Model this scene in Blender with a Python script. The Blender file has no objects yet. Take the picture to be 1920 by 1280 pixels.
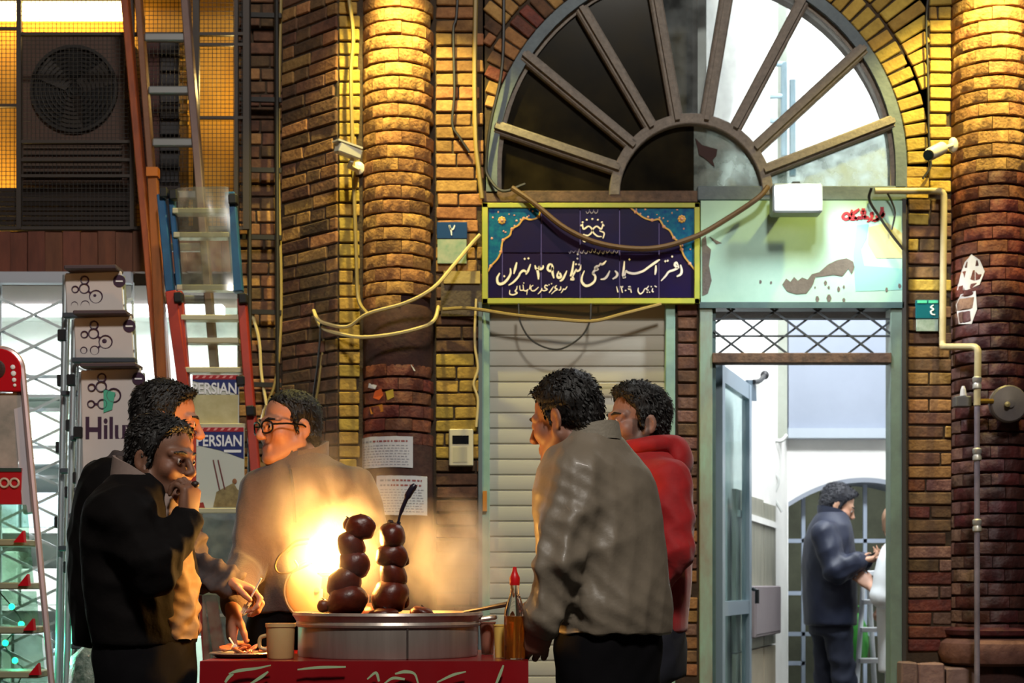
import bpy, bmesh, math, random
import numpy as np
from mathutils import Vector, Matrix
random.seed(7)
SC = bpy.context.scene
COL = SC.collection
F, CZ = 2900.0, 1.1
PI = math.pi

def W(px, py, Y):
    """point of the street that a place in the photograph shows at distance Y"""
    return Vector(((px - 960) * Y / F, Y, CZ + (1096 - py) * Y / F))

# ------------------------------------------------------------ camera
cam = bpy.data.cameras.new('camera'); cam_o = bpy.data.objects.new('camera', cam); COL.objects.link(cam_o)
cam_o.location = (0, 0, CZ); cam_o.rotation_euler = (PI / 2, 0, 0)
cam.sensor_width = 36; cam.lens = F / 1920 * 36; cam.shift_y = 456 / 1920; cam.clip_end = 100
cam.dof.use_dof = True; cam.dof.focus_distance = 4.7; cam.dof.aperture_fstop = 5.6
SC.camera = cam_o
# ------------------------------------------------------------ world, lights, exposure
wd = bpy.data.worlds.new('night'); SC.world = wd; wd.use_nodes = True
wd.node_tree.nodes['Background'].inputs[0].default_value = (.30, .27, .25, 1)
wd.node_tree.nodes['Background'].inputs[1].default_value = .055
SC.view_settings.view_transform = 'Standard'; SC.view_settings.look = 'None'
SC.view_settings.exposure = 0.0; SC.view_settings.gamma = 1.0; SC.view_settings.use_curve_mapping = False
SC.cycles.sample_clamp_indirect = 4.0
SC.cycles.max_bounces = 8; SC.cycles.transparent_max_bounces = 24
SC.cycles.volume_bounces = 1
def light(name, kind, loc, power, color, target=None, size=.1, size_y=None, spot=None, blend=.5):
    l = bpy.data.lights.new(name, kind); o = bpy.data.objects.new(name, l); COL.objects.link(o)
    l.energy = power; l.color = color; o.location = loc
    if kind == 'AREA':
        l.shape = 'RECTANGLE'; l.size = size; l.size_y = size_y or size
    else:
        l.shadow_soft_size = size
    if spot: l.spot_size = math.radians(spot); l.spot_blend = blend
    if target is not None:
        o.rotation_euler = (Vector(target) - Vector(loc)).to_track_quat('-Z', 'Y').to_euler()
    return o
YEL = (1.0, .84, .24)
light('column_spot_left', 'SPOT', (-.50, 6.74, 4.12), 270, YEL, (-.51, 7.02, 1.6), .03, spot=95, blend=.6)
light('column_spot_right', 'SPOT', (2.16, 6.74, 4.14), 270, YEL, (2.16, 7.02, 1.7), .03, spot=100, blend=.6)
light('wall_spot_far_left', 'SPOT', (-1.05, 6.2, 4.3), 3, YEL, (-1.15, 7.4, 2.2), .05, spot=70, blend=.8)
light('street_lamp', 'AREA', (1.2, -3.0, 9.5), 900, (1.0, .95, .87), (.3, 7.2, 1.6), 1.2)
light('street_lamp_far', 'AREA', (-5.0, 0.5, 6.5), 18, (1.0, .62, .36), (-.6, 7.2, 1.4), .8)
light('passage_light', 'AREA', (2.35, 9.0, 5.6), 160, (.93, .97, 1.0), (2.1, 9.2, 0), 1.6, .9)
light('passage_lamp_front', 'AREA', (1.9, 7.75, 3.3), 85, (.93, .97, 1.0), (2.3, 9.9, 1.6), .9, .3)
light('inner_room_fill', 'AREA', (2.6, 11.2, 2.3), 40, (.95, 1, .92), (2.6, 11.6, 0), .8, .3)  # unseen lamp added to brighten the dark inner room
light('shop_light', 'AREA', (-2.0, 8.3, 2.62), 260, (.97, .98, 1.0), (-2.0, 8.3, 0), 1.6, .5)
light('door_flood', 'SPOT', (1.335, 6.92, 2.93), 64, (.90, .97, 1.0), (1.36, 7.05, 2.3), .06, spot=150, blend=.6)

# ------------------------------------------------------------ materials
def C3(h):
    h = h.lstrip('#'); o = []
    for i in (0, 2, 4):
        c = int(h[i:i + 2], 16) / 255
        o.append(c / 12.92 if c <= .04045 else ((c + .055) / 1.055) ** 2.4)
    return (*o, 1.0)
MATS = {}
def nd(nt, t, **kw):
    n = nt.nodes.new(t)
    for k, v in kw.items(): setattr(n, k, v)
    return n
def mat(name, col, rough=.6, metal=0., col2=None, scale=20., amt=.5, bump=0., bscale=None, rand=0., attr=None,
        emit=None, estr=0., trans=0., alpha=1., ior=1.45, coat=0., stretch=None, spec=.5, sheen=0.):
    if name in MATS: return MATS[name]
    m = bpy.data.materials.new(name); m.use_nodes = True; nt = m.node_tree; b = nt.nodes['Principled BSDF']
    L = nt.links.new
    c1 = C3(col) if isinstance(col, str) else col
    b.inputs['Roughness'].default_value = rough; b.inputs['Metallic'].default_value = metal
    b.inputs['Transmission Weight'].default_value = trans; b.inputs['Alpha'].default_value = alpha
    b.inputs['IOR'].default_value = ior; b.inputs['Coat Weight'].default_value = coat
    b.inputs['Specular IOR Level'].default_value = spec; b.inputs['Sheen Weight'].default_value = sheen
    tc = nd(nt, 'ShaderNodeTexCoord'); mp = nd(nt, 'ShaderNodeMapping'); L(tc.outputs['Object'], mp.inputs['Vector'])
    if stretch: mp.inputs['Scale'].default_value = stretch
    oi = nd(nt, 'ShaderNodeObjectInfo')
    add = nd(nt, 'ShaderNodeVectorMath', operation='ADD'); L(mp.outputs[0], add.inputs[0])
    mu = nd(nt, 'ShaderNodeVectorMath', operation='SCALE'); mu.inputs['Scale'].default_value = 13.7 if rand else 0
    cmb = nd(nt, 'ShaderNodeCombineXYZ')
    for i in range(3): L(oi.outputs['Random'], cmb.inputs[i])
    L(cmb.outputs[0], mu.inputs[0]); L(mu.outputs[0], add.inputs[1])
    last = None
    if col2 is not None:
        c2 = C3(col2) if isinstance(col2, str) else col2
        ns = nd(nt, 'ShaderNodeTexNoise'); ns.inputs['Scale'].default_value = scale; ns.inputs['Detail'].default_value = 5
        ns.inputs['Roughness'].default_value = .65
        L(add.outputs[0], ns.inputs['Vector'])
        cr = nd(nt, 'ShaderNodeValToRGB'); w = .5 - .45 * amt
        cr.color_ramp.elements[0].position = max(0, .5 - .28 / max(.2, amt * 1.4)) ; cr.color_ramp.elements[1].position = min(1, .5 + .28 / max(.2, amt * 1.4))
        L(ns.outputs['Fac'], cr.inputs[0])
        cr.color_ramp.elements[0].color = c1; cr.color_ramp.elements[1].color = c2
        last = cr.outputs[0]
    if attr:
        at = nd(nt, 'ShaderNodeAttribute', attribute_name=attr)
        if last is not None:
            mx = nd(nt, 'ShaderNodeMix', data_type='RGBA', blend_type='MULTIPLY'); mx.inputs[0].default_value = 1
            L(at.outputs['Color'], mx.inputs[6]); L(last, mx.inputs[7]); last = mx.outputs[2]
        else: last = at.outputs['Color']
    if rand:
        hs = nd(nt, 'ShaderNodeHueSaturation')
        if last is not None: L(last, hs.inputs['Color'])
        else: hs.inputs['Color'].default_value = c1
        mr = nd(nt, 'ShaderNodeMapRange'); L(oi.outputs['Random'], mr.inputs[0])
        mr.inputs[3].default_value = 1 - rand; mr.inputs[4].default_value = 1 + rand * .7
        L(mr.outputs[0], hs.inputs['Value'])
        m2 = nd(nt, 'ShaderNodeMath', operation='MULTIPLY_ADD'); m2.inputs[1].default_value = 7.31; m2.inputs[2].default_value = .3
        fr = nd(nt, 'ShaderNodeMath', operation='FRACT'); L(oi.outputs['Random'], m2.inputs[0]); L(m2.outputs[0], fr.inputs[0])
        mr2 = nd(nt, 'ShaderNodeMapRange'); L(fr.outputs[0], mr2.inputs[0]); mr2.inputs[3].default_value = .5 - .05 * rand; mr2.inputs[4].default_value = .5 + .04 * rand
        L(mr2.outputs[0], hs.inputs['Hue'])
        last = hs.outputs[0]
    if last is not None: L(last, b.inputs['Base Color'])
    else: b.inputs['Base Color'].default_value = c1
    if bump:
        nb = nd(nt, 'ShaderNodeTexNoise'); nb.inputs['Scale'].default_value = bscale or scale * 2.5; nb.inputs['Detail'].default_value = 6
        L(add.outputs[0], nb.inputs['Vector'])
        bp = nd(nt, 'ShaderNodeBump'); bp.inputs['Strength'].default_value = bump; bp.inputs['Distance'].default_value = .01
        L(nb.outputs['Fac'], bp.inputs['Height']); L(bp.outputs[0], b.inputs['Normal'])
    if emit:
        b.inputs['Emission Color'].default_value = C3(emit) if isinstance(emit, str) else emit
        b.inputs['Emission Strength'].default_value = estr
    MATS[name] = m
    return m
def glassmat(name, tint, dirt=.15, dcol='#8a8a80', rough=.05, scale=6., refl=.10):
    """thin pane: see-through, a little mirror, a film of dirt"""
    if name in MATS: return MATS[name]
    m = bpy.data.materials.new(name); m.use_nodes = True; nt = m.node_tree; nt.nodes.clear(); L = nt.links.new
    out = nd(nt, 'ShaderNodeOutputMaterial'); tr = nd(nt, 'ShaderNodeBsdfTransparent'); tr.inputs[0].default_value = C3(tint)
    gl = nd(nt, 'ShaderNodeBsdfGlossy'); gl.inputs['Roughness'].default_value = rough
    df = nd(nt, 'ShaderNodeBsdfDiffuse'); df.inputs[0].default_value = C3(dcol)
    tc = nd(nt, 'ShaderNodeTexCoord'); ns = nd(nt, 'ShaderNodeTexNoise'); ns.inputs['Scale'].default_value = scale; ns.inputs['Detail'].default_value = 6
    L(tc.outputs['Object'], ns.inputs['Vector'])
    mr = nd(nt, 'ShaderNodeMapRange'); mr.inputs[1].default_value = .35; mr.inputs[2].default_value = .75
    mr.inputs[3].default_value = dirt * .3; mr.inputs[4].default_value = min(1, dirt * 1.8); L(ns.outputs['Fac'], mr.inputs[0])
    m1 = nd(nt, 'ShaderNodeMixShader'); m1.inputs[0].default_value = refl; L(tr.outputs[0], m1.inputs[1]); L(gl.outputs[0], m1.inputs[2])
    m2 = nd(nt, 'ShaderNodeMixShader'); L(mr.outputs[0], m2.inputs[0]); L(m1.outputs[0], m2.inputs[1]); L(df.outputs[0], m2.inputs[2])
    L(m2.outputs[0], out.inputs[0]); MATS[name] = m
    return m

# ------------------------------------------------------------ building helpers
def base(o):
    """where an object's origin stands"""
    p = Vector((0, 0, 0))
    while o is not None: p = p + o.location; o = o.parent
    return p
def tag(o, label=None, cat=None, group=None, kind=None):
    if label: o['label'] = label
    if cat: o['category'] = cat
    if group: o['group'] = group
    if kind: o['kind'] = kind
    return o
def thing(name, loc, label=None, cat=None, group=None, kind=None, parent=None):
    o = bpy.data.objects.new(name, None); COL.objects.link(o); o.empty_display_size = .05
    if parent: o.parent = parent; o.location = Vector(loc) - base(parent)
    else: o.location = loc
    return tag(o, label, cat, group, kind)
class MB:
    """collects shapes into one mesh"""
    def __init__(s): s.v = []; s.f = []; s.sm = False
    def add(s, vs, fs):
        n = len(s.v); s.v += [tuple(p) for p in vs]; s.f += [tuple(i + n for i in f) for f in fs]; return s
    def box(s, a, b, M=None):
        (x0, y0, z0), (x1, y1, z1) = a, b
        vs = [Vector(p) for p in ((x0,y0,z0),(x1,y0,z0),(x1,y1,z0),(x0,y1,z0),(x0,y0,z1),(x1,y0,z1),(x1,y1,z1),(x0,y1,z1))]
        if M is not None: vs = [M @ p for p in vs]
        return s.add(vs, [(0,3,2,1),(4,5,6,7),(0,1,5,4),(1,2,6,5),(2,3,7,6),(3,0,4,7)])
    def pbox(s, x0, y0, x1, y1, Y, dep, back=None):
        """box whose front face covers pixels x0..x1, y0..y1 at distance Y, dep deep"""
        a = W(x0, y1, Y); b = W(x1, y0, Y)
        return s.box((a.x, Y, a.z), (b.x, Y + dep, b.z))
    def beam(s, p, q, w, d, up=(0, 1, 0)):
        """bar from p to q, w wide across, d deep along up"""
        p = Vector(p); q = Vector(q); t = (q - p).normalized(); u = Vector(up); u = (u - t * u.dot(t)).normalized(); r = t.cross(u)
        vs = []
        for e in (p, q):
            for i, j in ((-1,-1),(1,-1),(1,1),(-1,1)): vs.append(e + r * (i * w / 2) + u * (j * d / 2))
        return s.add(vs, [(0,1,2,3),(7,6,5,4),(0,4,5,1),(1,5,6,2),(2,6,7,3),(3,7,4,0)])
    def tube(s, pts, r, seg=8, close=True):
        pts = [Vector(p) for p in pts]; n = len(pts); rr = r if isinstance(r, (list, tuple)) else [r] * n
        vs = []; up = Vector((0, 0, 1)); u = None
        for i, p in enumerate(pts):
            t = (pts[min(n - 1, i + 1)] - pts[max(0, i - 1)]).normalized()
            if u is None: u = up - t * up.dot(t); u = u if u.length > .05 else Vector((1, 0, 0)) - t * t.x
            u = (u - t * u.dot(t)).normalized(); w = t.cross(u)
            for k in range(seg):
                a = 2 * PI * k / seg; vs.append(p + (u * math.cos(a) + w * math.sin(a)) * rr[i])
        fs = [(i * seg + k, i * seg + (k + 1) % seg, (i + 1) * seg + (k + 1) % seg, (i + 1) * seg + k) for i in range(n - 1) for k in range(seg)]
        if close: fs += [tuple(range(seg))[::-1], tuple(range((n - 1) * seg, n * seg))]
        return s.add(vs, fs)
    def lathe(s, prof, c, seg=24, M=None):
        """profile (r, z) turned about the upright axis through c"""
        vs = []; n = len(prof); c = Vector(c)
        for r, z in prof:
            for k in range(seg):
                a = 2 * PI * k / seg; p = Vector((r * math.cos(a), r * math.sin(a), z))
                vs.append(c + (M @ p if M is not None else p))
        fs = [(i * seg + k, i * seg + (k + 1) % seg, (i + 1) * seg + (k + 1) % seg, (i + 1) * seg + k) for i in range(n - 1) for k in range(seg)]
        if prof[0][0] > 1e-6: fs.append(tuple(range(seg))[::-1])
        if prof[-1][0] > 1e-6: fs.append(tuple(range((n - 1) * seg, n * seg)))
        return s.add(vs, fs)
    def prism(s, poly, y0, y1):
        """outline in (x, z) pushed from y0 to y1"""
        n = len(poly); vs = [(x, y0, z) for x, z in poly] + [(x, y1, z) for x, z in poly]
        return s.add(vs, [tuple(range(n)), tuple(range(n, 2 * n))[::-1]] + [(i, i + n, (i + 1) % n + n, (i + 1) % n) for i in range(n)])
    def ribbon(s, a, b, y0, y1):
        """band between two (x, z) lines of equal length, y0..y1 deep"""
        n = len(a); vs = []
        for (x, z), (u, w) in zip(a, b): vs += [(x, y0, z), (u, y0, w), (u, y1, w), (x, y1, z)]
        fs = [(4*i+k, 4*i+(k+1) % 4, 4*i+4+(k+1) % 4, 4*i+4+k) for i in range(n - 1) for k in range(4)]
        return s.add(vs, fs + [(0,3,2,1), (4*n-4, 4*n-3, 4*n-2, 4*n-1)])
    def ball(s, c, r, seg=14, rings=9, M=None):
        r = r if isinstance(r, (tuple, list)) else (r, r, r); c = Vector(c); vs = []
        for i in range(rings + 1):
            t = PI * i / rings
            for k in range(seg):
                a = 2 * PI * k / seg; p = Vector((math.sin(t) * math.cos(a) * r[0], math.sin(t) * math.sin(a) * r[1], -math.cos(t) * r[2]))
                vs.append(c + (M @ p if M is not None else p))
        return s.add(vs, [(i*seg+k, i*seg+(k+1) % seg, (i+1)*seg+(k+1) % seg, (i+1)*seg+k) for i in range(rings) for k in range(seg)])
    def ring(s, c, R, r, M=None, seg=24, tseg=8, a0=0, a1=2 * PI):
        """torus (or arc) of radius R in the (x, z) plane"""
        M = M or Matrix(); pts = []
        n = seg
        for i in range(n + 1):
            a = a0 + (a1 - a0) * i / n; pts.append(Vector(c) + M @ Vector((R * math.cos(a), 0, R * math.sin(a))))
        return s.tube(pts, r, tseg)
    def jit(s, amp):
        d = {}
        s.v = [tuple(c + random.uniform(-amp, amp) for c in v) for v in s.v]; return s
    def mesh(s, name, m=None, smooth=False, bevel=0, wrt=None, merge=True):
        me = bpy.data.meshes.new(name); o = Vector(wrt) if wrt is not None else Vector((0, 0, 0))
        me.from_pydata([(v[0] - o.x, v[1] - o.y, v[2] - o.z) for v in s.v], [], s.f)
        bm = bmesh.new(); bm.from_mesh(me)
        if merge: bmesh.ops.remove_doubles(bm, verts=bm.verts, dist=1e-6)
        bmesh.ops.recalc_face_normals(bm, faces=bm.faces)
        if bevel:
            bmesh.ops.bevel(bm, geom=[e for e in bm.edges if len(e.link_faces) == 2 and e.calc_face_angle(0) > .6], offset=bevel, segments=1, affect='EDGES', clamp_overlap=True)
        bm.to_mesh(me); bm.free()
        if smooth:
            me.polygons.foreach_set('use_smooth', [True] * len(me.polygons))
            try: me.set_sharp_from_angle(angle=math.radians(40))
            except Exception: pass
        if m: me.materials.append(m)
        return me
    def build(s, name, m, parent=None, smooth=False, bevel=0, loc=None, merge=True, **kw):
        """links the shapes as one object; a top-level one gets its origin at its base"""
        if parent is not None: org = base(parent); wloc = Vector((0, 0, 0))
        else:
            if loc is None:
                a = np.array(s.v); loc = ((a[:, 0].min() + a[:, 0].max()) / 2, (a[:, 1].min() + a[:, 1].max()) / 2, a[:, 2].min())
            org = Vector(loc); wloc = org
        o = bpy.data.objects.new(name, s.mesh(name, m, smooth, bevel, org, merge)); COL.objects.link(o)
        o.location = wloc
        if parent is not None: o.parent = parent
        return tag(o, **kw)
def smoothline(pts, n=8):
    """rounded line through the given points"""
    P = [Vector(p) for p in pts]; P = [P[0] * 2 - P[1]] + P + [P[-1] * 2 - P[-2]]; out = []
    for i in range(1, len(P) - 2):
        for k in range(n):
            t = k / n; a, b, c, d = P[i - 1:i + 3]
            out.append(.5 * ((2 * b) + (c - a) * t + (2 * a - 5 * b + 4 * c - d) * t * t + (3 * b - a - 3 * c + d) * t ** 3))
    return out + [P[-2]]
def put(name, me, loc, parent=None, rot=None, scale=None):
    o = bpy.data.objects.new(name, me); COL.objects.link(o)
    if parent is not None: o.parent = parent; o.location = Vector(loc) - base(parent)
    else: o.location = loc
    if rot: o.rotation_euler = rot
    if scale: o.scale = scale
    return o
def text(name, body, loc, size, m, parent, ext=.0006, off=0., align='CENTER', rot=(PI / 2, 0, 0), sx=1., shear=0.):
    cu = bpy.data.curves.new(name, 'FONT'); cu.body = body; cu.size = size; cu.extrude = ext; cu.offset = off; cu.align_x = align; cu.align_y = 'CENTER'; cu.shear = shear
    cu.materials.append(m); cu.resolution_u = 3
    o = bpy.data.objects.new(name, cu); COL.objects.link(o); o.rotation_euler = rot; o.scale = (sx, 1, 1)
    bpy.context.view_layer.update()
    me = bpy.data.meshes.new_from_object(o.evaluated_get(bpy.context.evaluated_depsgraph_get())); me.name = name
    bpy.data.objects.remove(o); bpy.data.curves.remove(cu)
    o = bpy.data.objects.new(name, me); COL.objects.link(o); o.rotation_euler = rot; o.scale = (sx, 1, 1); o['kind'] = 'stuff'
    o.parent = parent; o.location = Vector(loc) - base(parent)
    return o
def strokes(mb, lines, tf, w, y0, y1):
    """pen strokes: each line is [(u, v[, width factor]) ...]; tf maps (u, v) to (x, z)"""
    for ln in lines:
        P = smoothline([(p[0], p[1], p[2] if len(p) > 2 else 1.0) for p in ln], 5) if len(ln) > 2 else [Vector((p[0], p[1], p[2] if len(p) > 2 else 1.0)) for p in ln]
        A = []; B = []
        for i, p in enumerate(P):
            q = P[min(len(P) - 1, i + 1)] - P[max(0, i - 1)]
            nrm = Vector((-q.y, q.x)); nrm = nrm.normalized() if nrm.length > 1e-9 else Vector((0, 1))
            ww = w * max(.15, p.z) / 2
            A.append(tf(p.x + nrm.x * ww, p.y + nrm.y * ww)); B.append(tf(p.x - nrm.x * ww, p.y - nrm.y * ww))
        mb.ribbon(A, B, y0, y1)
    return mb
# ============================================================ SETTING
K = 400.0; FY = 7.25                      # pixels per metre on the facade, its distance
def X(px): return (px - 960) / K
def Z(py): return CZ + (1096 - py) / K
M_brick = mat('tan_brick', '#a67c4c', .9, col2='#6e4a2b', scale=22, amt=.7, bump=.5, rand=.38)
M_brick_pale_lit = mat('pale_lit_brick', '#b99a48', .9, col2='#876a2c', scale=22, amt=.6, bump=.5, rand=.25)  # yellow lamplight put into the brick colour where the spots fall
M_brick_dark = mat('sooty_dimmed_brick', '#76543a', .9, col2='#3a2a20', scale=18, amt=.7, bump=.5, rand=.4)
M_brick_col = mat('orange_brick', '#b3854c', .88, col2='#7c5230', scale=30, amt=.7, bump=.6, rand=.25)
M_brick_red = mat('red_painted_brick', '#70361f', .7, col2='#431d15', scale=20, amt=.8, bump=.6, rand=.35)
M_brick_redlow = mat('dark_red_painted_brick', '#4a1c17', .6, col2='#260e0c', scale=16, amt=.8, bump=.6, rand=.4)
M_brick_pink = mat('worn_lit_pink_brick', '#7d5d50', .85, col2='#4d3029', scale=24, amt=.8, bump=.6, rand=.35)
M_mortar = mat('dark_mortar', '#463728', .95, col2='#2a2018', scale=30, bump=.4)
M_mortar_red = mat('red_mortar', '#3a1a15', .9, col2='#22100d', scale=30, bump=.4)
M_asphalt = mat('asphalt', '#3a3836', .8, col2='#262524', scale=40, bump=.4)
M_white = mat('white_plaster', '#e9e9e6', .8, col2='#d6d6d2', scale=5, amt=.6, bump=.1)
M_woodgrey = mat('weathered_frame', '#8b8076', .7, col2='#615951', scale=40, amt=.7, bump=.25, stretch=(1, 1, 1))
M_bluegrey = mat('slate_blue_paint', '#5d6a70', .6, col2='#48525a', scale=18, amt=.7, bump=.2)
M_teal = mat('pale_teal_paint', '#8fb0a0', .5, col2='#6f8f84', scale=9, amt=.6, bump=.15)
M_tealdark = mat('teal_edge_paint', '#4b6462', .5, col2='#33474a', scale=12)
M_rust = mat('rusty_steel', '#6b5140', .75, col2='#3a2c24', scale=25, amt=.9, bump=.3)

fl = MB().box((-9, -4, -.2), (9, 16, 0)).build('floor', M_asphalt, kind='structure')
# ---- brick meshes (shared)
def brick_mesh(l, h, m, d=.06, v=0):
    rs = random.getstate(); random.seed(hash((round(l, 3), round(h, 3), v)) % 1000)
    b = MB().box((-l / 2, 0, -h / 2), (l / 2, d, h / 2)); b.jit(.0022); me = b.mesh('brick', m, False, .004); random.setstate(rs); return me
BM = {}
def bmesh_for(m, l, h):
    k = (m.name, round(l, 2), round(h, 2), random.randrange(3))
    if k not in BM: BM[k] = brick_mesh(.01 * round(l * 100), h, m, v=k[3])
    return BM[k], l / (.01 * round(l * 100))
def courses(parent, x0, x1, z0, z1, m, Y=FY, ch=.0625, bl=.215, joint=.009, skip=None, mfun=None, origin=None, rotz=0., seed=0):
    """lays bricks one by one; origin and rotz turn the run about the upright axis"""
    random.seed(seed + 11); n = 0; rows = int((z1 - z0) / ch)
    for r in range(rows):
        z = z1 - (r + .5) * ch; x = x0 - (random.uniform(0, .6) * bl if r % 2 else 0)
        while x < x1 - .02:
            l = bl * random.choice((1, 1, 1, .5)); a, b = max(x, x0), min(x + l, x1); x += l
            if b - a < .035: continue
            c = (a + b) / 2
            if skip and skip(c, z): continue
            mm = mfun(c, z) if mfun else m
            me, sx = bmesh_for(mm, max(.03, b - a - joint), ch - joint)
            dy = random.uniform(-.004, .003)
            if origin is None: loc = (c, Y + dy, z); rz = random.uniform(-.012, .012)
            else: loc = Vector(origin) + Vector((math.cos(rotz) * c - math.sin(rotz) * dy, math.sin(rotz) * c + math.cos(rotz) * dy, z)); rz = rotz + random.uniform(-.012, .012)
            put('brick', me, loc, parent, (0, random.uniform(-.012, .012), rz), (sx, 1, 1)); n += 1
    return n
def in_arch(x, z, extra=0.):
    dx, dz = x - X(1306), z - Z(312)
    return (dz > 0 and math.hypot(dx, dz) < 393 / K + extra) or (dz <= 0 and abs(dx) < 393 / K + extra)
ZT = Z(-64); ZB = 0.0; BY = FY + .012
# ---- facade left of the arch
wl_ = MB().box((X(672), BY, ZB), (X(909), BY + .3, ZT)).build('wall_facade_left', M_mortar, loc=(X(790), BY, 0), kind='structure')
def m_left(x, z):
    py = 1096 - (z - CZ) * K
    return M_brick_dark if (py > 872 or 520 < py < 655) else M_brick_pale_lit if py > 600 else M_brick
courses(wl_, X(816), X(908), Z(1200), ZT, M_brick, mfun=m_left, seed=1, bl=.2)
MB().pbox(826, 531, 905, 592, FY - .012, .03).jit(.003).build('stone_band', mat('grey_render', '#5d5046', .9, col2='#3e352e', scale=20, bump=.5), wl_)
MB().pbox(832, 508, 900, 531, FY - .02, .05).build('ledge', mat('pale_ledge', '#b9a36a', .8, col2='#8d7845', scale=18, bump=.3), wl_)
# ---- oblique return and its front strip
ws = MB(); A = (X(635), FY - .06); Bp = W(527, 0, 7.47); xa, ya = A
ws.add([(xa, ya + .012, 0), (Bp.x, Bp.y + .012, 0), (Bp.x + .25, Bp.y + .3, 0), (X(690), Bp.y + .3, 0), (X(690), ya + .012, 0), (xa, ya + .012, ZT), (Bp.x, Bp.y + .012, ZT), (Bp.x + .25, Bp.y + .3, ZT), (X(690), Bp.y + .3, ZT), (X(690), ya + .012, ZT)],
       [(0,1,6,5), (1,2,7,6), (2,3,8,7), (3,4,9,8), (4,0,5,9), (0,4,3,2,1), (5,6,7,8,9)])
wo = ws.build('wall_oblique_left', M_mortar, loc=(xa, ya, 0), kind='structure')
ln = math.hypot(Bp.x - xa, Bp.y - ya); ang = math.atan2(ya - Bp.y, xa - Bp.x)
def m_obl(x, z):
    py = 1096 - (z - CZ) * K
    return M_brick_dark if py > 500 or random.random() < .65 else M_brick  # darker brick mix dims this face in place of weaker light
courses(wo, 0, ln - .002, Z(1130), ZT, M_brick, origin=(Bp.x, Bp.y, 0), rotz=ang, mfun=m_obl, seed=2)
courses(wo, xa + .004, X(678), Z(1130), ZT, M_brick_pale_lit, Y=ya, seed=3, bl=.2)
# ---- recessed brick pier behind the ladders
pier = MB().box((W(444, 0, 7.48).x, 7.492, 0), (W(545, 0, 7.48).x, 7.8, ZT + .1)).build('wall_pier_left', M_mortar, loc=(W(490, 0, 7.48).x, 7.49, 0), kind='structure')
courses(pier, W(446, 0, 7.48).x, W(532, 0, 7.48).x, Z(1110), ZT + .1, M_brick, Y=7.48, seed=4, mfun=lambda x, z: M_brick_dark if random.random() < .65 else M_brick)  # pier dimmed the same way by more dark bricks
# ---- facade middle strip, right strip, lintel bands
wm = MB().box((X(1262), BY, 0), (X(1316), BY + .3, Z(560))).build('wall_facade_middle', M_mortar, loc=(X(1289), BY, 0), kind='structure')
courses(wm, X(1269), X(1309), Z(1280), Z(568), M_brick_pink, seed=5, mfun=lambda x, z: random.choice((M_brick, M_brick_dark, M_brick_dark, M_brick_pink)))
wr = MB().box((X(1697), BY, 0), (X(1975), BY + .3, ZT)).build('wall_facade_right', M_mortar, loc=(X(1830), BY, 0), kind='structure')
def m_right(x, z):
    py = 1096 - (z - CZ) * K
    if py < 372: return M_brick_pale_lit
    if py < 600: return random.choice((M_brick_dark, M_brick_dark, M_brick_pale_lit))  # more dark bricks stand in for dimmer light on the pier
    return random.choice((M_brick, M_brick, M_brick_dark)) if py < 900 else random.choice((M_brick_red, M_brick_pink, M_brick_dark))
courses(wr, X(1702), X(1786), Z(1235), Z(372), M_brick, seed=6, mfun=m_right)
courses(wr, X(1742), X(1786), Z(372), ZT, M_brick_pale_lit, seed=7, mfun=m_right)
for x0, x1, y0 in ((1692, 1722, 1240), (1724, 1772, 1244), (1776, 1830, 1252), (1834, 1915, 1256)):
    MB().pbox(x0, y0, x1, 1420, FY - .13, .14).jit(.006).build('plinth_stone', mat('pink_stone', '#8a6d66', .8, col2='#5c4540', scale=14, bump=.4, rand=.2), wr, bevel=.008)
# ---- spandrel with the arch, two rings of bricks on edge
R0 = 393 / K; cx, cz = X(1306), Z(312); n = 48; inner = []; outer = []
for i in range(n + 1):
    a = PI - PI * i / n; ca, sa = math.cos(a), math.sin(a); inner.append((cx + R0 * ca, cz + R0 * sa))
    t = min(((X(1742) - cx) if ca > 0 else (cx - X(905))) / max(1e-6, abs(ca)), (ZT - cz) / max(1e-6, sa)); t = max(t, R0 + .002)
    outer.append((cx + t * ca, cz + t * sa))
sp = MB().ribbon(inner, outer, BY, BY + .3)
sp.box((X(1699), BY, Z(372)), (X(1742), BY + .3, cz))
wa = sp.build('wall_facade_arch', M_mortar, loc=(cx, BY, cz), kind='structure')
random.seed(9)
for ring, (ra, rb) in enumerate(((R0 + .004, R0 + .125), (R0 + .130, R0 + .33), (R0 + .335, R0 + .53), (R0 + .535, R0 + .73))):
    rm = (ra + rb) / 2; st = .0625 / (rm - .04); a = -.02
    while a < PI + .02:
        x, z = cx + rm * math.cos(a), cz + rm * math.sin(a); L_ = rb - ra
        hw_ = abs(math.cos(a)) * L_ / 2
        if x - hw_ < X(1728) and x + hw_ > X(926) and z < ZT + .12 and z > cz - .02:
            mm = M_brick_pale_lit if math.cos(a) > 0 else random.choice((M_brick, M_brick, M_brick_red, M_brick_dark))
            lim = (X(1741) if x > cx else X(911)); out = max(0, (x + hw_ - lim) if x > cx else (lim - x + hw_)); L2 = max(.05, L_ - max(0, out) / max(.3, abs(math.cos(a))))
            x -= math.cos(a) * (L_ - L2) / 2; z -= math.sin(a) * (L_ - L2) / 2; L_ = L2
            me, sx = bmesh_for(mm, L_ - .01, .0535); put('brick', me, (x, FY + random.uniform(-.004, .003), z), wa, (0, -a + random.uniform(-.01, .01), 0), (sx, 1, 1))
        a += st
for r in range(3): # the stilt of the arch on the right
    me, sx = bmesh_for(M_brick_pale_lit, .105, .0535); put('brick', me, (X(1720), FY, cz - (r + .5) * .05), wa, None, (sx, 1, .9))
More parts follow.
